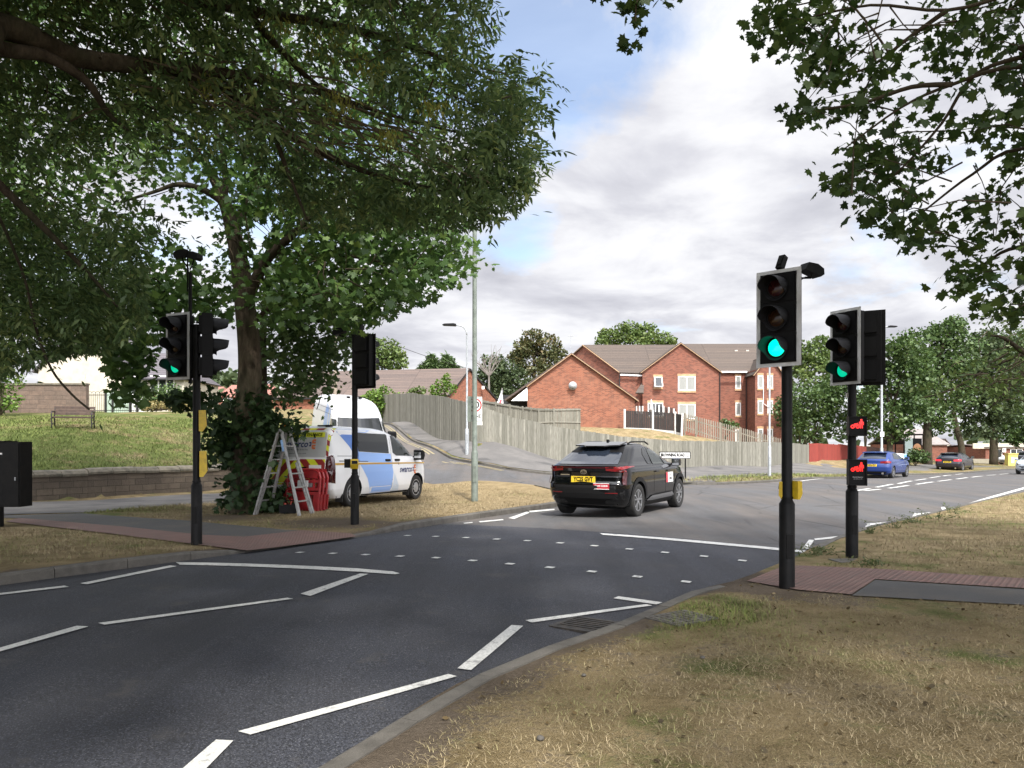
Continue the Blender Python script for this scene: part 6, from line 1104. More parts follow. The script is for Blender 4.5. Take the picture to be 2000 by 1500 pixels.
# rear chevrons, mirrored about the door split
chv = MB(); chy = MB(); nb_ = 7
for sg in (1, -1):
    for k in range(-3, 9):
        y0 = .22*k; raw_ = [(y0, .55), (y0+.22, .55), (y0+.22-.62, 1.17+.0), (y0-.62, 1.17)]
        def clip(poly, f):
            out = []
            for i in range(len(poly)):
                a, c = poly[i], poly[(i+1) % len(poly)]; fa, fc = f(a), f(c)
                if fa >= 0: out.append(a)
                if fa*fc < 0: u = fa/(fa-fc); out.append((a[0]+(c[0]-a[0])*u, a[1]+(c[1]-a[1])*u))
            return out
        pl = raw_
        for f in (lambda p: p[0]-.006, lambda p: .79-p[0]): pl = clip(pl, f) if len(pl) > 2 else []
        if len(pl) > 2: V1.rear([(sg*a, c) for a, c in pl][::sg], .006, .2, chv if k % 2 else chy)
for k in range(8): V1.rear([(-.84+.21*k, 1.865), (-.63+.21*k, 1.865), (-.66+.21*k, 1.91), (-.87+.21*k, 1.91)], .008, .2, chv if k % 2 else chy)
for sg in (-1, 1):
    for k in range(5): V1.rear([(sg*.80, 1.26+.125*k), (sg*.865, 1.22+.125*k), (sg*.855, 1.345+.125*k), (sg*.79, 1.385+.125*k)][::sg], .008, .2, chy if k % 2 else chv)
chv.build('chevron_red', hi_r, t); chy.build('chevron_yellow', hi_y, t)
q = MB(); V1.rear([(-.76,1.22),(.76,1.22),(.80,1.27),(.76,1.80),(.70,1.83),(-.70,1.83),(-.76,1.80),(-.80,1.27)], .008, .15, q); wp = q.build('door_panel', mat('door_panel_grey', (.42, .43, .43), .35), t); q = MB(); V1.rear([(-.72,1.69),(.72,1.69),(.71,1.81),(-.71,1.81)], .013, .15, q); q.build('sign_strip', hi_y, wp)
q = MB(); add_text(q, 'HIGHWAY MAINTENANCE', .10, lambda u, v: (V1.rx(-u, 1.75+v)-.019, -u, 1.753+v), wid=1.30, bold=.002); q.build('lettering', M['black_plastic'], wp); logo(wp, lambda u, v: (V1.rx(-u, 1.53+v)-.014, -(u-.03), 1.53+v), .75); q = MB(); add_text(q, 'The Better Way. Every Day.', .05, lambda u, v: (V1.rx(-u, 1.40+v)-.014, -u, 1.40+v), wid=.6); add_text(q, 'www.swarco.com', .05, lambda u, v: (V1.rx(-u, 1.31+v)-.014, -u, 1.31+v), wid=.5); q.build('lettering', M['cladding'], wp)
q = MB(); V1.rear([(-.70,.72),(-.36,.72),(-.36,1.03),(-.70,1.03)], .012, .2, q); stk = q.build('notice_sticker', M['white_plastic'], t); q = MB()
for k in range(4): V1.rear([(-.66+.075*k, .80), (-.61+.075*k, .80), (-.61+.075*k, .85), (-.66+.075*k, .85)], .016, .2, q)
q.build('notice_marks', hi_r, stk); q = MB(); V1.rear([(-.30,.93),(-.02,.93),(-.02,.98),(-.30,.98)], .02, .2, q); q.build('door_handle', M['black_plastic'], t)
q = MB()
for x in (.008,): V1.rear([(-.006,.52),(.006,.52),(.006,1.88),(-.006,1.88)], .016, .2, q)
q.build('door_gap', M['black_plastic'], t); q = MB(); V1.front([(-.80,1.29),(.80,1.29),(.68,1.84),(-.68,1.84)], .01, .15, q); q.build('windscreen', M['glass_dark'], t)
bq = thing_b = MB(); bq.lathe([(.07, 0), (.075, .05), (.07, .12), (.045, .15), (.0005, .16)], (.45, .70, 1.965), n=14); bq.build('beacon', mat('beacon_orange', (.6, .2, .02), .2, emit=(1, .36, .05), estr=2.5), t, smooth=True); q = MB(); q.box((.45, -.62, 1.97), (.16, .10, .06)); q.box((.52, -.40, 1.985), (.06, .3, .03)); q.build('roof_fitting', M['black_plastic'], t)
q = MB(); q.box((XR-.42, -.86, .24), (.02, .2, .2)); q.box((XF-.42, -.86, .24), (.02, .2, .2)); q.build('mud_flap', M['rubber'], t)
# high roofed van behind it, facing the camera
V2 = Body([(.30,.06,5.75,.95),(.45,.0,5.92,1.0),(.70,.0,5.95,1.02),(1.05,.0,5.92,1.02),(1.20,.01,5.72,1.01),(1.32,.01,5.42,1.0),(1.42,.015,5.18,.985),(1.70,.02,4.92,.96),(1.95,.03,4.70,.94),(2.08,.035,4.58,.925),(2.14,.04,4.54,.92),(2.25,.05,4.42,.90),(2.40,.06,4.22,.87),(2.52,.08,3.98,.83),(2.62,.12,3.65,.76),(2.70,.2,3.2,.62),(2.735,.5,2.7,.38)], (.16, .15, .70, .5), (.03, .22))
t = thing('high_roof_van', 'tall white van with blue bands parked facing this way behind the works van', 'van'); bo = V2.mesh().build('body', [M['paint_white'], M['black_plastic']], t); arch_cut(bo, [(1.1, .36), (4.75, .36)], .40, 1.02)
hd = R(-66); fv = Vector((math.cos(hd), math.sin(hd), 0)); fc = Vector(((712-1000)/F*27.0, 27.0, 0)); place(t, fc-fv*5.4, hd, 1.1, 4.75, zg1); wheels4(t, (1.1, 4.75), .88, .35, .22, 'disc', 'rim_grey')
q = MB(); V2.front([(-.84,1.44),(.84,1.44),(.76,2.08),(-.76,2.08)], .01, .15, q); q.build('windscreen', M['glass_dark'], t)
for sg in (-1, 1):
    q = MB(); V2.side([(2.2,.45),(2.9,.45),(3.3,1.4),(3.35,2.35),(2.75,2.5),(2.6,1.5)], sg, .004, .15, q); V2.side([(3.55,2.38),(3.75,2.2),(3.75,.6),(3.4,.6)], sg, .004, .15, q); q.build('blue_wrap', pale_wrap, t); q = MB(); V2.side([(3.95,1.40),(4.75,1.40),(4.55,1.85),(4.40,2.02),(3.95,2.02)], sg, .008, .15, q); q.build('side_window', M['glass_side'], t); mirror(t, V2, 4.75, 1.42, sg, M['black_plastic'], 1.4)
    q = MB()
    for z in (2.18, 2.36): V2.side([(.3, z), (3.9, z-.03), (3.9, z-.018), (.3, z+.012)], sg, .005, .2, q)
    q.build('panel_groove', M['cladding'], t)
q = MB()
for x, y in ((3.1, .3), (2.9, -.1), (2.5, .2)): q.box((x, y, 2.75), (.2, .1, .07))
q.build('roof_fitting', M['black_plastic'], t)
# ---- cars further along
H1 = [(.20,.28,4.05,.76),(.30,.10,4.22,.84),(.42,.03,4.32,.875),(.60,.0,4.36,.89),(.70,.02,4.34,.89),(.80,.06,4.28,.885),(.90,.06,4.1,.88),(.96,.06,3.75,.865),(1.0,.09,3.45,.85),(1.04,.15,3.28,.83),(1.15,.32,3.02,.775),(1.28,.52,2.70,.71),(1.36,.68,2.45,.655),(1.41,.88,2.22,.58),(1.435,1.2,1.95,.42)]
def hatch(name, label, cat, p0, hd, m, fn, txt, lit=False, keys=H1, sc_=1.0, detail=True):
    b = Body([(z*sc_, a, c, w_*1.01) for z, a, c, w_ in keys], (.36, .26, .65, .42), (.06, .14)); t = thing(name, label, cat); bo = b.mesh(30).build('body', [m, M['black_plastic']], t); arch_cut(bo, [(.82, .33), (3.48, .33)], .37, .89); place(t, Vector(p0), hd, .82, 3.48, fn); wheels4(t, (.82, 3.48), .775, .33, .21, 'spoke')
    k = sc_
    q = MB(); b.rear([(-.66,1.04*k),(.66,1.04*k),(.56,1.34*k),(-.56,1.34*k)], .01, .12, q); q.build('rear_window', M['glass_rear'], t); q = MB(); q.box((.62, 0, 1.385*k), (.38, 1.18, .03), M=Matrix.Rotation(-.1, 3, 'Y')); q.build('spoiler', m, t)
    for sg in (-1, 1):
        q = MB(); b.side([(1.0,1.03*k),(2.02,1.01*k),(2.02,1.33*k),(1.5,1.36*k),(1.15,1.28*k)], sg, .008, .12, q); q.build('side_window', M['glass_side'], t); q = MB(); b.side([(2.10,1.01*k),(3.15,.985*k),(2.72,1.20*k),(2.40,1.31*k),(2.10,1.335*k)], sg, .008, .12, q); q.build('side_window', M['glass_side'], t)
        q = MB(); b.rear([(sg*.42,.80*k),(sg*.86,.80*k),(sg*.85,.93*k),(sg*.42,.90*k)][::sg], .012, .1, q); b.side([(.05,.80*k),(.34,.82*k),(.30,.93*k),(.07,.93*k)], sg, .01, .1, q); q.build('tail_light', M['tail_lit' if lit else 'tail_red'], t); mirror(t, b, 2.95, .98*k, sg, m); q = MB(); b.side([(1.15,.22),(3.1,.22),(3.1,.29),(1.15,.29)], sg, .008, .15, q); q.build('sill_trim', M['cladding'], t)
        q = MB(); q.lathe([(.05, -.02), (.06, -.02), (.05, .03)], (b.rx(sg*.5, .30)-.0, sg*.52, .28), 'X', 12); q.build('exhaust', M['chrome'], t)
        q = MB(); b.front([(sg*.5,.62*k),(sg*.8,.64*k),(sg*.8,.76*k),(sg*.5,.70*k)][::-sg], .012, .1, q); q.build('headlight', M['chrome'], t)
    q = MB(); b.rear([(-.72,.24),(.72,.24),(.72,.36),(-.72,.36)], .012, .12, q); q.build('diffuser', M['cladding'], t); numberplate(t, b, .70*k if not lit else .74*k, txt, .52, .115); q = MB(); b.front([(-.68,1.02*k),(.68,1.02*k),(.56,1.36*k),(-.56,1.36*k)], .01, .14, q); q.build('windscreen', M['glass_dark'], t); q = MB(); b.front([(-.55,.32),(.55,.32),(.6,.55),(-.6,.55)], .012, .14, q); q.build('grille', M['black_plastic'], t); return t
def rear_at(px, Y): return ((px-1000)/F*Y, Y, 0)
hatch('hatchback_car', 'metallic blue hatchback driving away past the name board', 'car', rear_at(1702, 40.6), R(49), M['paint_blue'], zr1, 'WD24 FXV')
hatch('hatchback_car', 'dark purple grey hatchback with glowing red tail lamps further up the road', 'car', rear_at(1850, 58), R(46), M['paint_dark'], zr1, 'BX19 RTE', lit=True)
def face_at(px, Y, hd): f = Vector((math.cos(hd), math.sin(hd), 0)); return Vector(((px-1000)/F*Y, Y, 0))-f*4.3
hatch('hatchback_car', 'pale silver blue car just entering at the right edge of the road', 'car', face_at(2010, 52, R(226)), R(226), M['paint_silver'], zr1, '')
hatch('suv_car', 'grey car facing this way near the yellow box at the far right', 'car', face_at(1996, 80, R(228)), R(228), M['paint_dark'], zg1, '', sc_=1.12)
hatch('parked_car', 'small white car parked behind the broad far trunk', 'car', face_at(1958, 92, R(200)), R(200), M['paint_white'], zg1, '')
# ================================================================ VEGETATION
def leafmat(name, stops, trans=.45, nscale=.9, rough=.5):
    m = bpy.data.materials.new(name); m.use_nodes = True; b = NB(m); b.t.nodes.remove(b.b); g = b.n('ShaderNodeNewGeometry'); n = b.noise(g.outputs['Position'], nscale, 3, .6)
    f = b.math('ADD', b.math('MULTIPLY', g.outputs['Random Per Island'], .62), b.math('MULTIPLY', b.math('SUBTRACT', n, .3), .95)); c = b.ramp(f, stops)
    d = b.n('ShaderNodeBsdfDiffuse'); b.l(c, d.inputs[0]); t = b.n('ShaderNodeBsdfTranslucent'); b.l(b.mix(.5, c, (.20, .26, .03), 'ADD') if False else c, t.inputs[0]); mx_ = b.n('ShaderNodeMixShader'); mx_.inputs[0].default_value = trans; b.l(d.outputs[0], mx_.inputs[1]); b.l(t.outputs[0], mx_.inputs[2])
    gl = b.n('ShaderNodeBsdfGlossy'); gl.inputs['Roughness'].default_value = rough; gl.inputs[0].default_value = (.5, .55, .5, 1); m2 = b.n('ShaderNodeMixShader'); m2.inputs[0].default_value = .05; b.l(mx_.outputs[0], m2.inputs[1]); b.l(gl.outputs[0], m2.inputs[2]); o = [q for q in b.t.nodes if q.type == 'OUTPUT_MATERIAL'][0]; b.l(m2.outputs[0], o.inputs[0]); return m
M['leaf_syc'] = leafmat('sycamore_leaves', [(.05, (.024, .054, .015)), (.45, (.062, .122, .030)), (.75, (.108, .185, .042)), (1, (.19, .26, .06))])
M['leaf_ash'] = leafmat('ash_leaves', [(.05, (.036, .066, .024)), (.45, (.084, .138, .046)), (.75, (.150, .210, .070)), (1, (.30, .33, .10))])
M['leaf_maple'] = leafmat('maple_leaves', [(.05, (.016, .034, .008)), (.5, (.034, .066, .014)), (1, (.085, .125, .026))], .42)
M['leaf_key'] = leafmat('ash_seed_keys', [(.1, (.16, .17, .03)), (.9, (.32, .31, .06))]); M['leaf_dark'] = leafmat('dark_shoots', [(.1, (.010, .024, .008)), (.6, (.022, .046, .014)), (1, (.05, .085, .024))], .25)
M['leaf_mid'] = leafmat('mid_green_leaves', [(.05, (.030, .058, .016)), (.5, (.060, .105, .030)), (1, (.12, .17, .05))], .3, .5); M['leaf_pale'] = leafmat('pale_green_leaves', [(.05, (.055, .095, .022)), (.5, (.10, .15, .04)), (1, (.19, .23, .07))], .3, .5)
M['leaf_far'] = leafmat('far_dark_leaves', [(.05, (.026, .044, .018)), (.5, (.050, .075, .030)), (1, (.095, .12, .05))], .3, .4); M['leaf_rust'] = leafmat('rusty_green_leaves', [(.05, (.045, .058, .022)), (.5, (.085, .095, .036)), (.8, (.14, .12, .05)), (1, (.18, .11, .05))], .3, .5); M['leaf_bright'] = leafmat('bright_hedge_leaves', [(.05, (.050, .10, .014)), (.5, (.10, .175, .026)), (1, (.19, .27, .05))], .3, .6); M['leaf_dry'] = leafmat('dry_hedge_leaves', [(.1, (.14, .12, .04)), (.9, (.36, .29, .13))], .2)
m = M['bark'] = mat('bark', rough=.95, spec=.1); b = NB(m); p = b.obj(); n = b.noise(b.mapping(p, (5, 5, 1.4)), 2.4, 6, .68); n2 = b.noise(p, 2.0, 4, .6); b.base(b.mix(b.ramp(n2, [(.40, 0), (.65, .6)]), b.mix(b.ramp(n, [(.35, 0), (.7, 1)]), (.030, .023, .017), (.085, .066, .048)), (.05, .052, .03))); b.bump(n, .8, .04)
m = M['twig'] = mat('twig_bark', (.060, .048, .032), .9, spec=.1); M['twig_light'] = mat('shoot_bark', (.115, .095, .062), .9, spec=.1)
def rot_frames(n, up_bias=1.0, rng=RNG, down=None):
    nrm = rng.normal(size=(n, 3)); nrm[:, 2] = np.abs(nrm[:, 2])*.8+up_bias; nrm /= np.linalg.norm(nrm, axis=1)[:, None]
    a = rng.normal(size=(n, 3)) if down is None else down+rng.normal(size=(n, 3))*.55
    x = a-nrm*(a*nrm).sum(1)[:, None]; x /= np.linalg.norm(x, axis=1)[:, None]+1e-9; y = np.cross(nrm, x); return x, y, nrm
MAPLE = np.array([(0, -.06), (.20, -.16), (.42, -.30), (.40, -.05), (.74, .10), (.52, .24), (.66, .58), (.34, .52), (.25, .72), (0, 1.0), (-.25, .72), (-.34, .52), (-.66, .58), (-.52, .24), (-.74, .10), (-.40, -.05), (-.42, -.30), (-.20, -.16)])*.72
LANCE = np.array([(0, 0), (.13, .30), (.12, .60), (0, 1.0), (-.12, .60), (-.13, .30)]); BLOT = np.array([(.0, -.5), (.42, -.30), (.55, .15), (.18, .52), (-.30, .45), (-.52, .05)]); OVAL = np.array([(0, -.5), (.30, -.2), (.30, .2), (0, .5), (-.30, .2), (-.30, -.2)])
def leaves(name, C, size, tmpl, matl, parent, up_bias=.6, down=None, curl=.15, rng=RNG):
    n, k = len(C), len(tmpl); x, y, nr = rot_frames(n, up_bias, rng, down); s = np.broadcast_to(size, (n,))*rng.uniform(.6, 1.35, n); u, v = tmpl[:, 1], tmpl[:, 0]
    V = C[:, None, :]+s[:, None, None]*(x[:, None, :]*u[None, :, None]+y[:, None, :]*v[None, :, None]-nr[:, None, :]*(curl*(u**2+2*v**2))[None, :, None]); return raw(name, V.reshape(-1, 3), np.arange(n*k).reshape(n, k), matl, parent)
def inpoly_pts(poly, n, Y0, Y1, rng=RNG):
    a = np.array(poly, float); out = []; x0, y0 = a.min(0); x1, y1 = a.max(0); got = 0
    while got < n:
        X = rng.uniform(x0, x1, n*2); Z = rng.uniform(y0, y1, n*2); m = inside(a, X, Z); out.append(np.column_stack((X[m], Z[m]))); got += m.sum()
    q = np.vstack(out)[:n]; Y = rng.uniform(Y0, Y1, n); return np.column_stack(((q[:, 0]-1000)/F*Y, Y, CH+(HOR-q[:, 1])/F*Y))
def in_view(C, margin=40):
    Y = np.maximum(C[:, 1], .01); px = 1000+F*C[:, 0]/Y; py = HOR-F*(C[:, 2]-CH)/Y; return (C[:, 1] > .3) & (px > -margin) & (px < 2000+margin) & (py > -margin) & (py < 1500+margin)
def spray(C, k, rad, rng=RNG): return (C[:, None, :]+rng.normal(size=(len(C), k, 3))*np.array([rad, rad, rad*.6])).reshape(-1, 3)
def shell(c, r, n, rng, flat=.85): d = rng.normal(size=(n, 3)); d /= np.linalg.norm(d, axis=1)[:, None]; q = rng.uniform(.25, 1, n)**.45; return np.array(c)+d*(q[:, None]*r*(1+.18*np.sin(d[:, :1]*5+d[:, 2:]*7)))*np.array([1, 1, flat])
def limbs(parent, items, name='trunk', matl=None, n=10, jitter=0):
    mb = MB()
    for path, rad in items: mb.tube(path, rad, n)
    return mb.build(name, matl or M['bark'], parent, smooth=True)
def PP(L_, Y): return [P(a, c, Y if not hasattr(Y, '__len__') else Y[i]) for i, (a, c) in enumerate(L_)]
def smooth_path(pts, k=4):
    p = [Vector(q) for q in pts]; out = []
    for i in range(len(p)-1):
        a, b_, c, d = p[max(i-1, 0)], p[i], p[i+1], p[min(i+2, len(p)-1)]
        for j in range(k): t = j/k; out.append(.5*((2*b_)+(c-a)*t+(2*a-5*b_+4*c-d)*t*t+(-a+3*b_-3*c+d)*t**3))
    return out+[p[-1]]
def rads(r0, r1, n, pw=1): return [r0+(r1-r0)*(i/(n-1))**pw for i in range(n)]
def limb(L_, Y, r0, r1, org, k=4): q = [v-org for v in smooth_path(PP(L_, Y), k)]; return q, rads(r0, r1, len(q))
def pix(v): return (1000+F*v[0]/max(v[1], .1), HOR-F*(v[2]-CH)/max(v[1], .1))
def twigs(parent, C, org, n, matl, reach, r=.008, rng=RNG, name='twigs', poly=None):
    mb = MB(); idx = rng.choice(len(C), min(n, len(C)), replace=False)
    for i in idx:
        c = Vector(C[i]); d = Vector(rng.normal(size=3))*.5+Vector(reach); d.normalize(); L = rng.uniform(.3, .8); a = c-d*L
        if poly is not None:
            A_ = np.array([pix(a), pix((a+c)/2)])
            if not inside(poly, A_[:, 0], A_[:, 1]).all(): continue
        mid = (a+c)/2+Vector((rng.normal()*.05, rng.normal()*.05, .06)); mb.tube([a-org, mid-org, c-org], [r*1.6, r, r*.5], 4, False)
    o = mb.build(name, matl, parent); o['kind'] = 'stuff'; return o
# ---- sycamore with the leaning trunk by the ladder
g = G(481, 1003); g.y = 17.5; g.x = (481-1000)/F*17.5; g.z = zg1(g.x, g.y); Yt = g.y
t = thing('sycamore_tree', 'big sycamore with a bending brown trunk and leafy base behind the ladder', 'tree', g)
pth = [v-g for v in smooth_path(PP([(483,1012),(481,960),(479,880),(482,800),(488,735),(486,670),(479,600),(470,525),(456,455),(438,392),(414,342),(380,292),(330,235),(290,150)], Yt), 3)]; wd = np.interp(np.linspace(0, 13, len(pth)), range(14), [.44, .34, .29, .27, .26, .245, .23, .205, .17, .14, .11, .08, .06, .035])
lm = [(pth, list(wd)), limb([(482,590),(500,545),(528,498),(575,455),(620,412),(700,372),(800,350)], [17.5,17.4,17.3,17.1,17,16.8,16.5], .15, .03, g), limb([(442,400),(400,372),(350,360),(300,375),(220,400)], [17.5,17.3,17,16.8,16.5], .09, .02, g), limb([(455,450),(480,400),(500,330),(520,240),(540,120)], [17.5,17.8,18,18,18], .12, .03, g), limb([(540,490),(600,500),(680,500),(780,520)], [17.3,17,16.7,16.5], .06, .02, g), limb([(575,455),(640,440),(740,440),(850,450)], [17.1,16.8,16.5,16], .06, .015, g), limb([(486,640),(530,600),(600,590),(660,600)], [17.5,17.3,17.1,17], .06, .02, g), limb([(438,392),(440,330),(420,250),(380,150)], [17.5,17.8,18,18], .08, .02, g)]
limbs(t, lm)
SYC = [(-260,60),(-100,-250),(900,-250),(900,150),(880,300),(930,400),(885,440),(905,470),(898,530),(872,560),(800,592),(745,612),(722,588),(690,645),(655,640),(600,600),(548,610),(520,640),(500,600),(440,640),(420,600),(340,590),(300,600),(240,620),(180,640),(80,640),(-260,640)]
C = inpoly_pts(SYC, 2800, 13.8, 20.5); hole_ = [(500,425),(560,425),(520,470),(495,520),(480,470)]; px = 1000+F*C[:, 0]/C[:, 1]; py = HOR-F*(C[:, 2]-CH)/C[:, 1]
gaps = noisefield(px/60., py/60., 1.0, 5); keep = (gaps > -.42) & ~inside(hole_, px, py); C = C[keep]
C2 = inpoly_pts([(215,640),(300,610),(330,600),(330,640),(300,660),(290,720),(275,785),(255,800),(225,770),(215,700)], 80, 12.6, 13.8); C3 = inpoly_pts([(420,300),(900,400),(890,540),(790,590),(690,640),(560,600),(480,560)], 420, 14.5, 19.5); C4 = inpoly_pts([(240,560),(420,560),(400,620),(320,600),(250,640)], 70, 13.6, 15)
CC = np.vstack((C, C2, C3, C4)); gv = np.array(g); LV = spray(CC, 11, .33); px = 1000+F*LV[:, 0]/LV[:, 1]; py = HOR-F*(LV[:, 2]-CH)/LV[:, 1]; rr_ = RNG.uniform(0, 1, len(LV))
clr = ((np.abs(pdist([(482,830),(487,730),(486,670),(479,600),(470,525),(456,455),(438,392),(414,342),(375,290)], px, py)) < 26) & (LV[:, 1] < 17.6) & (rr_ > .58)) | ((np.abs(pdist([(484,585),(500,545),(528,498),(575,455),(620,412),(690,375)], px, py)) < 15) & (LV[:, 1] < 17.3) & (rr_ > .2)) | inside([(490,432),(548,430),(515,465),(497,500)], px, py) | inside([(360,420),(412,440),(420,480),(375,470)], px, py) | ((np.abs(pdist([(442,400),(400,372),(350,360),(300,375)], px, py)) < 10) & (LV[:, 1] < 17.2) & (rr_ > .3))
clr |= (px > 292) & (px < 405) & (py > 600) & (py < 770) & (LV[:, 1] < 13); clr |= (py > np.interp(px, [-300, 60, 100, 205, 215, 300, 310, 345, 360, 480, 520, 560, 690, 900], [735, 720, 700, 690, 800, 790, 680, 640, 640, 640, 680, 640, 660, 560])); LV = LV[~clr]; leaves('crown', LV-gv, .165, MAPLE, M['leaf_syc'], t, .5, np.array([0, -.2, -.7])); twigs(t, CC, g, 700, M['twig'], (.0, .0, -.25), .010, poly=SYC)
shoots = np.vstack((inpoly_pts([(428,795),(460,782),(475,755),(505,770),(525,805),(540,840),(530,870),(512,905),(500,925),(480,925),(465,925),(440,905),(425,880),(420,830)], 240, 17.0, 18.4), inpoly_pts([(462,940),(505,930),(540,965),(548,1000),(520,1008),(470,1008),(450,988),(455,960)], 120, 17.0, 18.3), inpoly_pts([(330,775),(365,765),(400,770),(420,790),(400,800),(375,790),(345,790)], 22, 15.8, 16.4), inpoly_pts([(535,808),(575,825),(580,838),(555,838)], 9, 16.9, 17.3)))
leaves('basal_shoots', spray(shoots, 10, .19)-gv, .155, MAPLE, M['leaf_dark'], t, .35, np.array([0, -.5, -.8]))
# off-frame part of this crown
# ---- slimmer tree behind
g = Vector(((514-1000)/F*21.5, 21.5, 0)); g.z = zg1(g.x, g.y); gv = np.array(g); t = thing('slim_tree', 'slimmer dark stemmed tree just right of and behind the bending trunk', 'tree', g); limbs(t, [limb([(514,960),(514,850),(513,740),(514,640),(520,560),(530,470)], 21.5, .17, .05, g), limb([(513,700),(560,640),(620,600),(660,560)], 21.5, .05, .015, g)])
C = inpoly_pts([(505,600),(560,585),(640,590),(690,620),(700,660),(688,705),(640,740),(600,775),(575,790),(548,770),(530,700),(505,680)], 230, 19.6, 22); px = 1000+F*C[:, 0]/C[:, 1]; py = HOR-F*(C[:, 2]-CH)/C[:, 1]; LV = spray(C, 12, .32); leaves('crown', LV-gv, .16, MAPLE, M['leaf_mid'], t, .5, np.array([0, -.2, -.7])); twigs(t, C, g, 60, M['twig'], (.2, 0, .1))
# ---- overhanging ash, its trunk off to the left
g = on(-11.5, 5.0); gv = np.array(g); t = thing('ash_tree', 'overhanging ash filling the top left with feathery leaflets and drooping twigs', 'tree', g)
def near(L_, Y): return [P(a, c, y) for (a, c), y in zip(L_, Y)]
trk = [g+Vector((0, 0, -.3)), g+Vector((.1, .1, 2)), g+Vector((.4, .3, 4)), g+Vector((1.2, .8, 5.6)), g+Vector((2.2, 1.4, 7.5)), g+Vector((3, 2, 10))]; fork = trk[3]
L0 = [([v-g for v in smooth_path(trk)], rads(.42, .16, 21))]
for end, Ys, r0 in (([(-200,70),(0,50),(150,112),(330,132),(450,145),(620,180),(760,240)], [6.2,6.8,7.4,8.0,8.4,9,9.6], .16), ([(-200,40),(0,95),(90,110),(170,160),(210,220),(250,255)], [6.2,6.8,7.1,7.4,7.7,8], .10), ([(-200,-40),(0,-60),(250,-30),(480,20),(700,60),(880,120),(1000,175)], [6,7,8,9,9.6,10.2,10.6], .13), ([(330,132),(440,175),(560,260),(700,330),(860,370),(980,360)], [8,8.4,8.9,9.5,10.1,10.6], .07), ([(450,145),(520,230),(560,330),(600,430)], [8.4,8.6,8.8,9], .04), ([(480,20),(560,110),(640,180),(780,230),(900,260)], [9,9.2,9.5,9.9,10.3], .05), ([(-200,120),(-60,300),(60,420),(160,520),(230,600)], [6.4,7,7.6,8.2,8.6], .07), ([(-60,300),(40,520),(70,640),(100,720),(140,770),(175,800)], [7,8.2,8.6,8.8,9,9.1], .016)):
    q = [v-g for v in smooth_path(([fork] if end[0][0] < -100 else [])+near(end, Ys))]; L0.append((q, rads(r0, .012, len(q))))
limbs(t, L0)
ASH = [(-260,-260),(945,-260),(938,40),(915,70),(885,105),(905,128),(960,135),(990,160),(1010,172),(1060,178),(1062,192),(1000,205),(1005,225),(985,240),(1000,262),(1028,300),(1024,330),(1030,345),(1000,365),(985,395),(930,405),(870,390),(800,350),(700,345),(600,330),(480,300),(330,270),(200,260),(100,300),(-260,360)]
A1 = inpoly_pts(ASH, 1560, 7.2, 11.0); px = 1000+F*A1[:, 0]/A1[:, 1]; py = HOR-F*(A1[:, 2]-CH)/A1[:, 1]; gp_ = noisefield(px/70., py/70., 1.0, 9); A1 = A1[(gp_ > -.36)]
A2 = inpoly_pts([(-260,350),(30,380),(130,400),(260,420),(350,520),(330,600),(250,660),(200,690),(140,700),(70,735),(-40,745),(-260,740)], 560, 8.0, 11.5); A2 = np.vstack((A2, inpoly_pts([(30,600),(240,590),(230,665),(150,688),(60,705)], 70, 8.6, 11))); A3 = inpoly_pts([(500,300),(900,360),(960,420),(900,440),(830,410),(700,430),(600,420)], 150, 9, 11)
A4 = inpoly_pts([(120,765),(165,785),(180,800),(170,815),(140,800)], 4, 8.9, 9.2); A5 = inpoly_pts([(900,240),(1025,300),(1015,360),(960,410),(920,400)], 60, 9.5, 11); A5 = np.vstack([A5]+[inpoly_pts([(a-s_, c-s_*.7), (a+s_, c-s_*.7), (a+s_, c+s_*.7), (a-s_, c+s_*.7)], k_, 9.6, 10.8) for a, c, s_, k_ in ((960,165,26,9),(990,180,22,8),(1018,182,16,5),(1040,184,10,3),(975,215,22,8),(960,250,26,9),(990,285,24,8),(1005,320,20,8),(985,345,22,8),(900,40,22,7),(890,90,16,5),(945,345,22,7))])
AA = np.vstack((A1, A2, A3, A4, A5)); n = len(AA); rs = np.random.default_rng(3); dirs = rs.normal(size=(n, 3))*.5+np.array([.35, -.05, -.55]); dirs /= np.linalg.norm(dirs, axis=1)[:, None]
def ash_leaf(C, D, rng, nl=4, L=.26, s=.095):              # pinnate leaf: pairs of leaflets along a stalk
    side = np.cross(D, np.array([0, 0, 1.0])+rng.normal(size=D.shape)*.5); side /= np.linalg.norm(side, axis=1)[:, None]+1e-9; out, dd = [], []
    for i in range(nl):
        for sg in (-1, 1): out.append(C+D*(L*(i+.6)/nl)[None] if False else C+D*(L*(i+.6)/nl)); dd.append(D*.55+side*sg*.85)
    out.append(C+D*L); dd.append(D); return np.concatenate(out), np.concatenate(dd)
reps = 4; Cb = np.repeat(AA, reps, 0)+rs.normal(size=(n*reps, 3))*.17; Db = np.repeat(dirs, reps, 0)+rs.normal(size=(n*reps, 3))*.45; Db /= np.linalg.norm(Db, axis=1)[:, None]
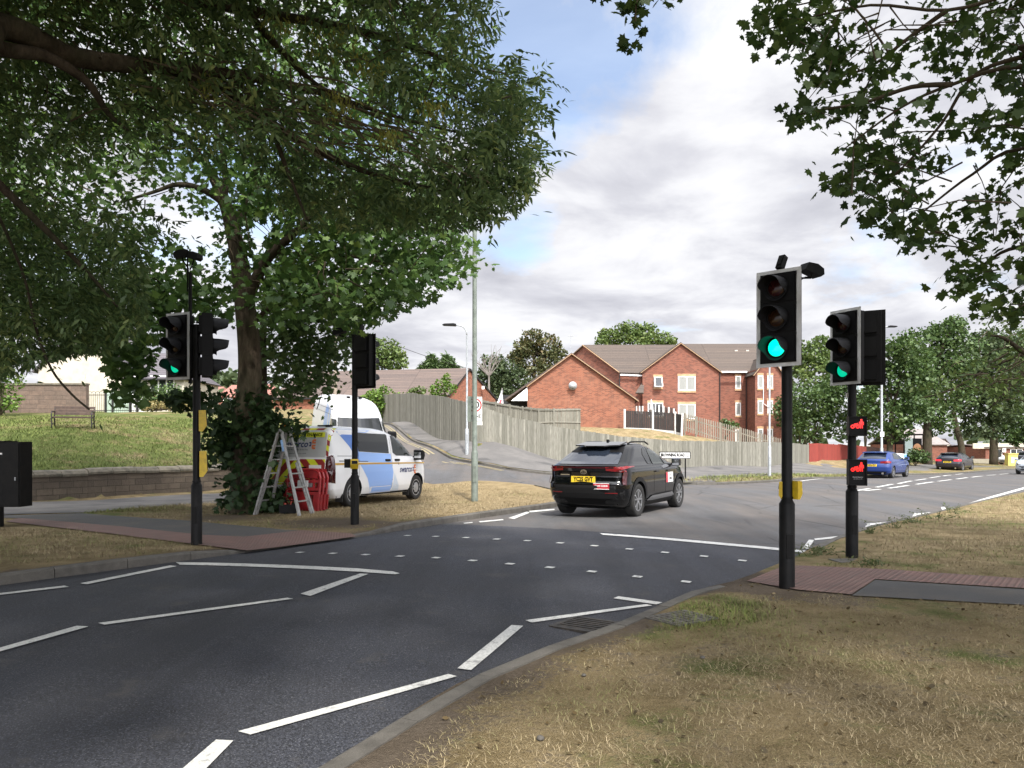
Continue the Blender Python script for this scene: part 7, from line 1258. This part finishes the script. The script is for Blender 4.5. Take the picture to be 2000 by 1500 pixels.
LC, LD = ash_leaf(Cb, Db, rs); qx, qy = 1000+F*LC[:, 0]/LC[:, 1], HOR-F*(LC[:, 2]-CH)/LC[:, 1]; kk = ~((qx > 285) & (qx < 480) & (qy > 470) & (qy < 790)) & ((qy < np.interp(qx, [-300, 0, 60, 100, 150, 205, 250, 330, 360, 600, 900, 1000, 1100], [742, 735, 722, 700, 692, 690, 660, 600, 520, 450, 450, 430, 300])) | (rs.uniform(0, 1, len(qx)) < .02)); LC, LD = LC[kk], LD[kk]; k = len(LC); nr = rs.normal(size=(k, 3))*.55+np.array([0, 0, 1]); x = LD/np.linalg.norm(LD, axis=1)[:, None]; nr -= x*(nr*x).sum(1)[:, None]; nr /= np.linalg.norm(nr, axis=1)[:, None]; y = np.cross(nr, x); s = rs.uniform(.075, .125, k); T = LANCE*np.array([1.15, 1])
V = LC[:, None, :]+s[:, None, None]*(x[:, None, :]*T[None, :, 1, None]+y[:, None, :]*T[None, :, 0, None]-nr[:, None, :]*(.25*T[:, 1]**2)[None, :, None]); raw('crown', (V-gv).reshape(-1, 3), np.arange(k*6).reshape(k, 6), M['leaf_ash'], t)
twigs(t, AA, g, 520, M['twig'], (.55, .0, -.65), .007, name='twigs', poly=ASH)
mb = MB(); r9 = np.random.default_rng(44)
for k in range(95):                                        # long drooping shoots sweeping down to the right
    u = r9.uniform(0, 1); x0, y0 = 230+u*520, np.interp(u, [0, 1], [150, 250])+r9.normal()*35; x1 = x0+r9.uniform(90, 330); y1 = y0+r9.uniform(50, 210); Ya = 8.0+u*1.2+r9.uniform(-.5, .5); Yb = Ya+r9.uniform(-.3, .9)
    if not inside(ASH+[], np.array([x1]), np.array([y1]))[0]: continue
    q = [v-g for v in smooth_path([P(x0, y0, Ya), P(x0+(x1-x0)*.35, y0+(y1-y0)*.22-6, Ya+(Yb-Ya)*.35), P(x0+(x1-x0)*.72, y0+(y1-y0)*.62, Ya+(Yb-Ya)*.7), P(x1, y1, Yb)], 4)]; mb.tube(q, rads(.013, .004, len(q)), 5, False)
o = mb.build('drooping_shoots', M['twig_light'], t); o['kind'] = 'stuff'
kp = np.vstack([inpoly_pts(q, 18, 7.5, 9.2) for q in ([(500,20),(560,10),(640,60),(600,110),(520,60)], [(630,50),(700,40),(680,110),(620,130)], [(700,110),(750,120),(740,150),(700,150)], [(640,180),(700,200),(650,230)], [(380,150),(430,155),(420,190),(375,180)], [(820,190),(880,215),(850,240)], [(740,260),(770,255),(765,290)])]); leaves('seed_keys', spray(kp, 12, .07)-gv, .055, LANCE*np.array([1.1, 1]), M['leaf_key'], t, .0, np.array([0, 0, -2.5]))
def canopy(t, org, c, r, n, size, matl, rng, tm=BLOT):  # out-of-view leaf fill added to a crown to shade the foreground
    C = rng.normal(size=(n, 3)); C /= np.linalg.norm(C, axis=1)[:, None]; C = np.array(c)+C*np.array(r)*(rng.uniform(.0, 1, n)**.4)[:, None]; C = C[(C[:, 2] > 3.6)]; C = C[~in_view(C, 70)]; return leaves('crown', C-org, size, tm, matl, t, .5)
canopy(t, gv, (-6.5, 3.0, 9.3), (9.5, 8.5, 3.6), 9000, .42, M['leaf_ash'], np.random.default_rng(21))  # unseen ash leaves, added overhead to keep sun off the near road
# ---- maple on the right, trunk off the frame
g = on(10.5, 2.5); gv = np.array(g); t = thing('maple_tree', 'overhanging maple with pointed leaves dark against the clouds at top right', 'tree', g); trk = [g+Vector((0, 0, -.3)), g+Vector((-.1, .1, 1.8)), g+Vector((-.3, .3, 3.6)), g+Vector((-.5, .5, 5.2)), g+Vector((-.6, .6, 8)), g+Vector((-.7, .7, 11))]; fork = trk[2]; L0 = [([v-g for v in smooth_path(trk)], rads(.40, .14, 21))]
for end, Ys, r0 in (([(2250,180),(2000,130),(1860,165),(1760,210),(1650,290)], [5.2,5.8,6.2,6.5,6.8], .026), ([(2250,60),(2000,110),(1900,150),(1840,240),(1760,330),(1690,390)], [5,5.8,6.1,6.4,6.7,7], .024), ([(2250,-100),(2000,-20),(1850,20),(1700,10),(1560,40),(1490,60)], [5.5,6,6.3,6.6,7,7.2], .022), ([(2250,330),(2000,290),(1900,340),(1820,400),(1760,450)], [5.8,6.4,6.8,7.1,7.4], .022), ([(1860,165),(1780,170),(1690,200),(1600,215),(1555,225)], [6.2,6.4,6.6,6.8,7], .022), ([(1850,20),(1780,70),(1700,130),(1630,150)], [6.3,6.5,6.7,6.9], .022), ([(2250,450),(2000,480),(1930,510),(1880,550)], [6.4,7,7.3,7.6], .03), ([(1740,110),(1690,40),(1600,-40),(1400,-60),(1262,-30),(1240,50)], [6.5,6.5,6.4,6.3,6.2,6.2], .010)):
    q = [v-g for v in smooth_path(([fork] if end[0][0] > 2100 else [])+near(end, Ys))]; L0.append((q, rads(r0, .006, len(q))))
limbs(t, L0, matl=M['twig'])
MAP = [(1462,70),(1478,15),(1520,-60),(1560,-260),(2420,-260),(2420,610),(2010,600),(1985,640),(1960,610),(1905,600),(1895,575),(1852,552),(1850,520),(1895,500),(1810,485),(1745,465),(1700,430),(1672,385),(1606,372),(1612,348),(1662,335),(1640,285),(1545,240),(1540,212),(1600,192),(1660,205),(1640,165),(1572,170),(1564,118),(1515,112)]
A1 = inpoly_pts(MAP, 540, 5.6, 8.4); px = 1000+F*A1[:, 0]/A1[:, 1]; py = HOR-F*(A1[:, 2]-CH)/A1[:, 1]; gp_ = noisefield(px/55., py/55., 1.0, 4); A1 = A1[gp_ > -.30]; A1 = np.vstack((A1, inpoly_pts([(2010,-200),(2700,-200),(2800,520),(2010,560)], 330, 5.4, 7.6))); A2 = np.vstack([inpoly_pts([(a-22, c-16), (a+22, c-16), (a+22, c+16), (a-22, c+16)], 4, 6, 7.4) for a, c in ((1485,45),(1500,85),(1525,30),(1575,110),(1560,225),(1590,205),(1625,160),(1625,355),(1650,350),(1680,395),(1735,450),(1870,545),(1880,520),(1910,590),(1975,615),(1800,470),(1650,215),(1700,300),(1600,60),(1650,90),(1570,40))])
A3 = np.vstack([inpoly_pts([(a-9, c-9), (a+9, c-9), (a+9, c+9), (a-9, c+9)], k_, 6.1, 6.4) for a, c, k_ in ((1238,12,2),(1236,50,1),(1240,82,1),(1268,4,1),(1165,-14,1),(1305,-10,1))]); AA = np.vstack((A1, A2)); LV = spray(AA, 11, .11); px = 1000+F*LV[:, 0]/LV[:, 1]; py = HOR-F*(LV[:, 2]-CH)/LV[:, 1]; LV = LV[inside(MAP, px, py) | (RNG.uniform(0, 1, len(LV)) < .30)]; LV = np.vstack((LV, spray(A3, 9, .055))); leaves('crown', LV-gv, .092, MAPLE, M['leaf_maple'], t, .45, np.array([-.3, -.2, -.7])); twigs(t, AA, g, 420, M['twig'], (-.6, .0, -.1), .005, poly=MAP)
canopy(t, gv, (9.0, 1.0, 9.6), (8.5, 8.0, 4.0), 4600, .38, M['leaf_maple'], np.random.default_rng(22))  # unseen maple leaves, added to shade the near verge
# low branch of slender leaves reaching in from the right
g = on(24, 12.5); gv = np.array(g); t = thing('willow_leaved_tree', 'thin leafy branch with narrow leaves reaching in from the right edge', 'tree', g); L0 = [([Vector((0, 0, -.2)), Vector((-.1, 0, 1.5)), Vector((-.4, 0, 3.4)), Vector((-.6, 0, 6))], [.2, .17, .13, .06])]
for L_, Y in (([(2300,600),(2060,670),(2000,690),(1930,720),(1860,760),(1800,778)], [12.5,12.5,12.6,12.7,12.8,12.9]), ([(2060,670),(1990,740),(1930,800)], [12.5,12.5,12.6]), ([(2300,540),(2050,610),(1990,610),(1930,620)], [12.5,12.4,12.4,12.4]), ([(2000,690),(1960,660),(1925,655)], [12.6,12.6,12.6])): q = [v-g for v in smooth_path(near(L_, Y))]; L0.append((q, rads(.045, .008, len(q))))
limbs(t, L0); C = np.vstack((inpoly_pts([(1790,770),(1850,730),(1930,690),(2010,650),(2150,600),(2150,830),(2000,800),(1940,800),(1900,770),(1830,790)], 240, 12, 13.4), inpoly_pts([(1915,620),(1950,600),(2020,590),(2020,650),(1950,640)], 26, 12.2, 12.8))); leaves('crown', spray(C, 8, .13)-gv, .10, LANCE*np.array([1.5, 1]), M['leaf_pale'], t, .4); twigs(t, C, g, 130, M['twig'], (-.8, 0, -.2), .007)
# ---- background trees
def far_tree(name, label, Y, blobs, dens, size, matl, trunk=None, group=None, tm=BLOT, seed=1, base=None, depth=1.0, cat='tree', gnd=True):
    rng = np.random.default_rng(seed+100); bx, by = blobs[0][0], max(b_[1]+b_[2] for b_ in blobs); x0 = (trunk[0][0] if trunk else bx); g = atY(x0, Y); gv = np.array(g); t = thing(name, label, cat, g, 0, group); C = []
    for (px, py, r) in blobs:
        c = P(px, py, Y+rng.uniform(-1, 1)*r*Y/F*.5*depth); rr = r*Y/F; n = int(3.0*dens*rr*rr); C.append(shell(c, rr, n, rng))
        for _ in range(7): d = rng.normal(size=3); d /= np.linalg.norm(d); d[2] *= .8; C.append(shell(np.array(c)+d*rr*.86, rr*.38, int(n*.10), rng))
    C = np.vstack(C); zlo = np.array(zg(C[:, 0], C[:, 1]))+.05; C = C[C[:, 2] > zlo]; leaves('crown', C-gv, size*.68, tm, matl, t, .35, rng=rng)
    if trunk: q = smooth_path(PP(trunk, Y)); q[0] = Vector((q[0].x, q[0].y, g.z-.3)); w0 = trunk_w = size*0
    mbp = []
    if trunk:
        w_ = Y/F*base/2 if base else .22; q = [v-g for v in q]; mbp.append((q, rads(w_, w_*.55, len(q)))); top = q[-1]
        for (px, py, r) in blobs[:6]: mbp.append(([top*.86+q[-2]*.14, (top+P(px, py, Y)-g)/2+Vector((0, 0, .3)), P(px, py, Y)-g], [w_*.45, w_*.28, w_*.1]))
    else:
        c = P(blobs[0][0], blobs[0][1], Y)-g; mbp.append(([Vector((c.x, 0, -.3)), Vector((c.x*.9, 0, c.z*.5)), c], [.12 if cat == 'tree' else .04, .09 if cat == 'tree' else .03, .02]))
        for (px, py, r) in blobs[1:5]: mbp.append(([Vector((c.x, 0, .1)), P(px, py, Y)-g], [.05, .015]))
    limbs(t, mbp, 'trunk' if cat == 'tree' else 'stems', n=8); return t
GT = 'trees beyond the rooftops'; GR = 'roadside trees along the far right'
far_tree('distant_tree', 'pale green rounded tree above the long bungalow roof, right of a signal head', 78, [(752,688,32),(738,706,28),(770,708,26),(778,690,16)], 75, .34, M['leaf_pale'], None, GT, seed=1)
for px, lb, sd in ((843, 'left of two small pointed conifers behind the long bungalow', 2), (872, 'right of two small pointed conifers behind the long bungalow', 3)): far_tree('conifer_tree', lb, 84, [(px,713,15),(px,703,10),(px-1,696,6),(px-12,720,12),(px+12,720,12)], 240, .3, M['leaf_mid'], None, GT, LANCE*2.2, seed=sd)
far_tree('distant_tree', 'dark dense tree between the slim lamp post and the rusty tree', 84, [(962,716,28),(985,735,36),(950,742,26),(1005,745,30),(975,760,30)], 75, .34, M['leaf_far'], None, GT, seed=4)
far_tree('distant_tree', 'rusty green tree rising left of the television aerial', 90, [(1040,664,26),(1068,676,26),(1022,682,22),(1030,705,32),(1072,705,30),(1090,690,16),(1010,700,18),(1050,735,34),(1085,735,26)], 62, .36, M['leaf_rust'], [(1045,800),(1044,740),(1042,690)], GT, seed=5, base=8)
far_tree('distant_tree', 'broad light green tree showing above the ridge of the flats', 100, [(1195,660,26),(1228,650,26),(1262,656,26),(1295,664,20),(1175,670,16),(1312,668,12),(1240,672,30)], 60, .4, M['leaf_pale'], None, GT, seed=6)
g = atY(948, 80); t = thing('bare_tree', 'leafless grey branches beside the dark tree behind the lamp post', 'tree', g); rng = np.random.default_rng(9); mb = MB(); c0 = P(955, 735, 80)-g
for k in range(16): e_ = P(940+rng.uniform(-22, 45), 672+rng.uniform(0, 35), 80)-g; md = c0.lerp(e_, .5)+Vector((rng.normal()*.3, 0, .2)); mb.tube([c0, md, e_], [.06, .035, .012], 4, False); mb.tube([md, md.lerp(e_, .8)+Vector((rng.normal()*.5, 0, .4))], [.025, .008], 4, False)
mb.tube([Vector((c0.x, 0, -.3)), c0], [.2, .08], 6); mb.build('trunk', weathered('bare_wood', (.20, .18, .16), (.14, .12, .11), 3, .9), t)
far_tree('roadside_tree', 'light green tall tree behind the nearest signal pole beside the flats', 78, [(1592,688,34),(1624,700,36),(1566,718,30),(1602,742,46),(1640,730,30),(1570,690,18),(1605,668,16)], 62, .34, M['leaf_pale'], None, GR, seed=11)
far_tree('roadside_tree', 'bushy dark green tree low behind the red fence by the flats', 64, [(1562,780,40),(1602,790,48),(1642,790,42),(1534,805,26),(1590,835,38),(1652,835,34),(1620,756,30),(1550,830,26)], 80, .26, M['leaf_mid'], None, GR, seed=12)
far_tree('roadside_tree', 'yellow green tree glimpsed between the two signal heads', 84, [(1690,775,20),(1698,800,22),(1685,820,20),(1702,760,14),(1688,740,16)], 75, .34, M['leaf_bright'], None, GR, seed=13)
far_tree('roadside_tree', 'dense dark tree just left of the broad trunk, behind the tall lamp post', 60, [(1735,698,44),(1775,682,42),(1716,742,40),(1765,745,54),(1702,722,26),(1698,790,36),(1735,815,38),(1775,800,44),(1710,840,26),(1790,720,40),(1760,838,24),(1745,850,18)], 62, .30, M['leaf_mid'], [(1738,900),(1738,860),(1742,800)], GR, seed=14, base=14)
far_tree('roadside_tree', 'tall tree with the broad straight trunk left of the dark car', 66, [(1815,672,44),(1850,652,36),(1864,630,18),(1790,700,34),(1835,712,52),(1880,690,44),(1800,758,44),(1850,770,50),(1815,805,34),(1780,790,30),(1862,640,26),(1845,826,24),(1825,838,16)], 60, .30, M['leaf_mid'], [(1811,905),(1811,860),(1813,800),(1818,740)], GR, seed=15, base=20)
far_tree('roadside_tree', 'spreading tree with a forked dark trunk behind the dark car', 74, [(1905,700,46),(1940,672,40),(1895,745,44),(1935,740,52),(1970,700,44),(1880,790,34),(1920,800,40),(1960,790,40),(1925,660,24),(1905,835,24),(1880,845,14),(1935,842,18)], 60, .32, M['leaf_far'], [(1880,903),(1877,868),(1868,835),(1862,800)], GR, seed=16, base=14)
far_tree('roadside_tree', 'tree with pale broad trunk at the far right by the yellow box', 82, [(1985,690,50),(2030,680,60),(1985,750,46),(2040,770,60),(1995,810,40),(2060,830,50),(1950,820,26),(2080,720,60),(2010,850,24),(1972,848,20),(1990,860,16)], 60, .34, M['leaf_mid'], [(1941,905),(1941,870),(1941,820),(1950,770)], GR, seed=17, base=17)
# more distant greenery
far_tree('hedge', 'bright green hedge at the left edge above the grassy bank', 37, [(2,690,34),(8,745,34),(-35,720,60),(22,785,20),(-20,780,40),(4,640,26),(-60,650,60)], 130, .17, M['leaf_bright'], None, None, seed=18, cat='hedge')
far_tree('garden_hedge', 'rounded clipped hedge with a dry brown front by the cream house', 43.4, [(298,772,24),(330,770,26),(352,778,20),(278,786,18),(312,782,24),(290,790,18),(345,790,20)], 220, .15, M['leaf_mid'], None, None, seed=19, cat='hedge')
far_tree('dry_hedge', 'dry straw coloured growth in front of the clipped hedge', 42.2, [(305,792,14),(330,792,15),(352,794,13),(285,796,9),(368,796,10)], 260, .13, M['leaf_dry'], None, None, seed=20, cat='hedge')
GB = 'shrubs along the side road'
far_tree('shrub', 'broad bright green shrub beside the top of the side road', 52, [(748,776,24),(772,790,24),(735,790,20),(788,800,16),(756,800,24),(725,775,16)], 170, .20, M['leaf_bright'], None, GB, seed=21, cat='shrub')
far_tree('shrub', 'tall wispy yellow green shrub against the bungalow brick gable', 60, [(862,752,17),(872,738,10),(850,762,15),(880,760,13),(857,770,13)], 120, .20, M['leaf_bright'], None, GB, seed=22, cat='shrub')
far_tree('shrub', 'small green shrub peeping over the start of the grey fence', 56, [(808,768,13),(822,764,11),(795,774,11)], 170, .20, M['leaf_pale'], None, GB, seed=23, cat='shrub')
far_tree('shrub', 'dark little shrub against the flats above the picket fence', 60, [(1415,826,10),(1426,829,11),(1436,832,8)], 260, .16, M['leaf_mid'], None, None, seed=24, cat='shrub')
far_tree('shrub', 'green bush under the broad straight trunk by the bus shelter', 62, [(1788,888,16),(1802,893,14),(1775,895,12)], 200, .2, M['leaf_mid'], None, None, seed=25, cat='shrub')
rng = np.random.default_rng(30); C = []
for k in range(110): px = rng.uniform(-900, 3200); Y = rng.uniform(150, 240); C.append(shell(P(px, 800 if px < 1500 else 838, Y), rng.uniform(5, 9), 60, rng))
for k in range(14): C.append(shell(P(rng.uniform(385, 480), 752, 190), 4, 60, rng))
o = leaves('distant_trees', np.vstack(C), 1.7, BLOT, M['leaf_far'], None, .3, rng=rng); o['kind'] = 'stuff'
# ---- weeds by the far kerb
wm = leafmat('weed_leaves', [(.1, (.05, .075, .025)), (.9, (.16, .18, .07))])
for i, (px, py, h, lb) in enumerate(((1588,1085,.26,'clump of grassy weeds beside the footing of the pole with red figures'),(1612,1078,.22,'second weed clump just left of the pole with red figures'),(1700,1042,.30,'low weeds at the kerb where the white zigzag bends'),(1745,1031,.42,'tall thin weed stalks along the right kerb'),(1790,1022,.34,'leafy weed clump on the right kerb, middle of the row'),(1830,1014,.45,'tallest upright weed on the right kerb'),(1858,1002,.40,'leafy weed on the right kerb, furthest along the row'),(1693,1105,.18,'small weed tuft right of the concrete footing'))):
    h *= .55; g = G(px, py); t = thing('weed', lb, 'weed', g, 0, 'weeds along the right kerb'); rng = np.random.default_rng(50+i); mb = MB(); L_ = []
    for k in range(9): a = rng.normal(size=2)*.16; e_ = Vector((a[0]*1.5, a[1], h*rng.uniform(.4, 1.0))); mb.tube([Vector((a[0]*.3, a[1]*.3, -.03)), Vector((a[0]*.7, a[1]*.7, e_.z*.6)), e_], [.006, .004, .002], 4, False); L_ += [Vector((a[0]*.3, a[1]*.3, 0)).lerp(e_, u) for u in rng.uniform(.1, 1, 12)]
    mb.build('stems', wm, t); L_ = np.array([tuple(v) for v in L_])+rng.normal(size=(len(L_), 3))*.02; leaves('foliage', L_, .05, LANCE*np.array([1.3, 1]), wm, t, .3, rng=rng)
# ---- grass blades
m = M['blade'] = mat('grass_blades', rough=.8, spec=.15); b = NB(m); isl = b.island(); gr = b.attr('green'); st = b.mix(isl, (.11, .086, .050), (.46, .375, .235)); gn = b.mix(isl, (.055, .085, .02), (.19, .22, .065)); f_ = b.math('ADD', b.math('MULTIPLY', gr, 1.0), b.math('MULTIPLY', b.math('SUBTRACT', isl, .5), .5)); b.base(b.mix(b.ramp(f_, [(.35, 0), (.72, 1)]), st, gn))
def grass(region, n, L0, L1, wd, flat, seed, dirtcut=.62):
    rng = np.random.default_rng(seed); a = np.array(region); x0, y0 = a.min(0); x1, y1 = a.max(0); X = rng.uniform(x0, x1, n); Y = rng.uniform(y0, y1, n); g, d, s = cover_maps(X, Y); rp = np.array(ROADPOLY); nz = noisefield(X, Y, 2.4, 31)
    ok = inside(a, X, Y) & ~inside(rp, X, Y) & (d+nz*.30 < dirtcut) & (np.abs(pdist(RIGHT, X, Y)) > .17) & (np.abs(pdist(LEFT, X, Y)) > .17)
    for q in PAVED: ok &= ~inside(q, X, Y)
    X, Y, g, nz = X[ok], Y[ok], g[ok], nz[ok]; n = len(X); Z = zg(X, Y)-.01; th = rng.uniform(0, 2*PI, n); L = rng.uniform(L0, L1, n)*(1+.35*np.clip(nz, -1, 1)); el = np.clip(rng.normal(flat, .35, n), .05, 1.45); h = np.column_stack((np.cos(th), np.sin(th), np.zeros(n))); sd = np.column_stack((-np.sin(th), np.cos(th), np.zeros(n)))*wd/2
    p0 = np.column_stack((X, Y, Z)); p1 = p0+h*(L*.5*np.cos(el))[:, None]+np.array([0, 0, 1])*(L*.55*np.sin(el))[:, None]; p2 = p1+h*(L*.55*np.cos(el*.55))[:, None]+np.array([0, 0, 1])*(L*.45*np.sin(el*.55))[:, None]
    V = np.stack((p0-sd, p0+sd, p1+sd*.8, p1-sd*.8, p2+sd*.15, p2-sd*.15), 1); i = np.arange(n)*6; Fq = np.vstack((np.column_stack((i, i+1, i+2, i+3)), np.column_stack((i+3, i+2, i+4, i+5)))); gg = np.clip(g+noisefield(X, Y, 1.3, 12)*.38, 0, 1); return V.reshape(-1, 3), Fq, np.repeat(gg, 6)
PAVED = [gp(q) for q in ([(1459,1137),(1521,1111),(1556,1106.5),(1730,1114),(2010,1133),(2200,1146),(3000,1200),(3000,1290),(2200,1206),(2010,1184),(1664,1165),(1560,1154.5)], [(-100,1006),(34,1007),(157,1003),(218,1008),(375,1018),(430,1024),(560,1036),(684,1043),(697,1049),(484,1077),(414,1068.5),(367,1063),(330,1058),(210,1043),(80,1028),(-100,1015)], [(-120,1000),(6,988),(375,966),(520,958),(525,966),(375,985),(252,994),(168,1002),(-120,1016)])]
parts = [grass([(-1.2,3.1),(3.2,3.1),(7.2,9.6),(1.5,9.6)], 420000, .018, .060, .0034, .26, 1, .66), grass([(3.5,9.5),(9,9.5),(19,24),(15,24)], 90000, .05, .10, .007, .45, 2), grass([(-8.5,8.5),(-4,11.5),(-4,13),(-12,14.8),(-12,9)], 36000, .05, .10, .006, .5, 3), grass([(-8,14),(-1,14.2),(2,22),(-3,27),(-9,19.5)], 60000, .05, .10, .008, .45, 4), grass([(-11,16.5),(-6,18.5),(-7,20),(-11.5,18)], 14000, .06, .13, .008, .8, 5), grass([(-14,22.5),(-26,21),(-27,36),(-14,38),(-8,29)], 80000, .08, .17, .014, .7, 6, 2), grass([(6.5,31.2),(9,31.8),(19,41),(18,42.5),(9,35.5)], 26000, .10, .22, .016, .8, 7, 2), grass([(1.2,6.3),(2.6,6.9),(2.6,7.7),(1.0,7.2)], 3500, .05, .11, .005, .7, 8, .5)]
off = 0; Vs, Fs, Gs = [], [], []
for v, f_, g_ in parts: Vs.append(v); Fs.append(f_+off); Gs.append(g_); off += len(v)
o = raw('grass', np.vstack(Vs), np.vstack(Fs), M['blade']); o['kind'] = 'stuff'; at = o.data.attributes.new('green', 'FLOAT', 'POINT'); at.data.foreach_set('value', np.concatenate(Gs).astype(np.float32))
# fallen leaves, pale stones and crumbs of litter on the near turf
rng = np.random.default_rng(77); X = rng.uniform(-.5, 6, 900); Y = rng.uniform(3.4, 9.2, 900); ok = (-pdist(RIGHT, X, Y) > .25)
for q in PAVED: ok &= ~inside(q, X, Y)
X, Y = X[ok], Y[ok]; o = leaves('fallen_leaves', np.column_stack((X, Y, zg(X, Y)+.015)), .035, OVAL, leafmat('fallen_leaf_brown', [(.1, (.05, .035, .02)), (.6, (.16, .11, .05)), (1, (.36, .28, .16))]), None, 1.6, rng=rng); o['kind'] = 'stuff'
GS = 'small stones lying on the near turf'
for px, py, s, lb in ((1372,1287,.018,'small stone on the near turf, right of the cobbled cover'),(1055,1446,.022,'small stone low on the near turf, nearest the camera'),(1140,1322,.017,'small pebble on the turf near the kerb bend')):
    g = G(px, py); mb = MB(); rg = random.Random(px); mb.lathe([(.0005, -.4*s), (.8*s, -.25*s), (s, .15*s), (.7*s, .55*s), (.25*s, .75*s), (.0005, .78*s)], n=9); mb.v = [(x*(1+rg.uniform(-.15, .15)), y*(1+rg.uniform(-.15, .15)), z) for x, y, z in mb.v]; o = mb.build('stone', M['kerb'], smooth=True); o.location = (g.x, g.y, g.z+.01); tag(o, lb, 'stone', GS)
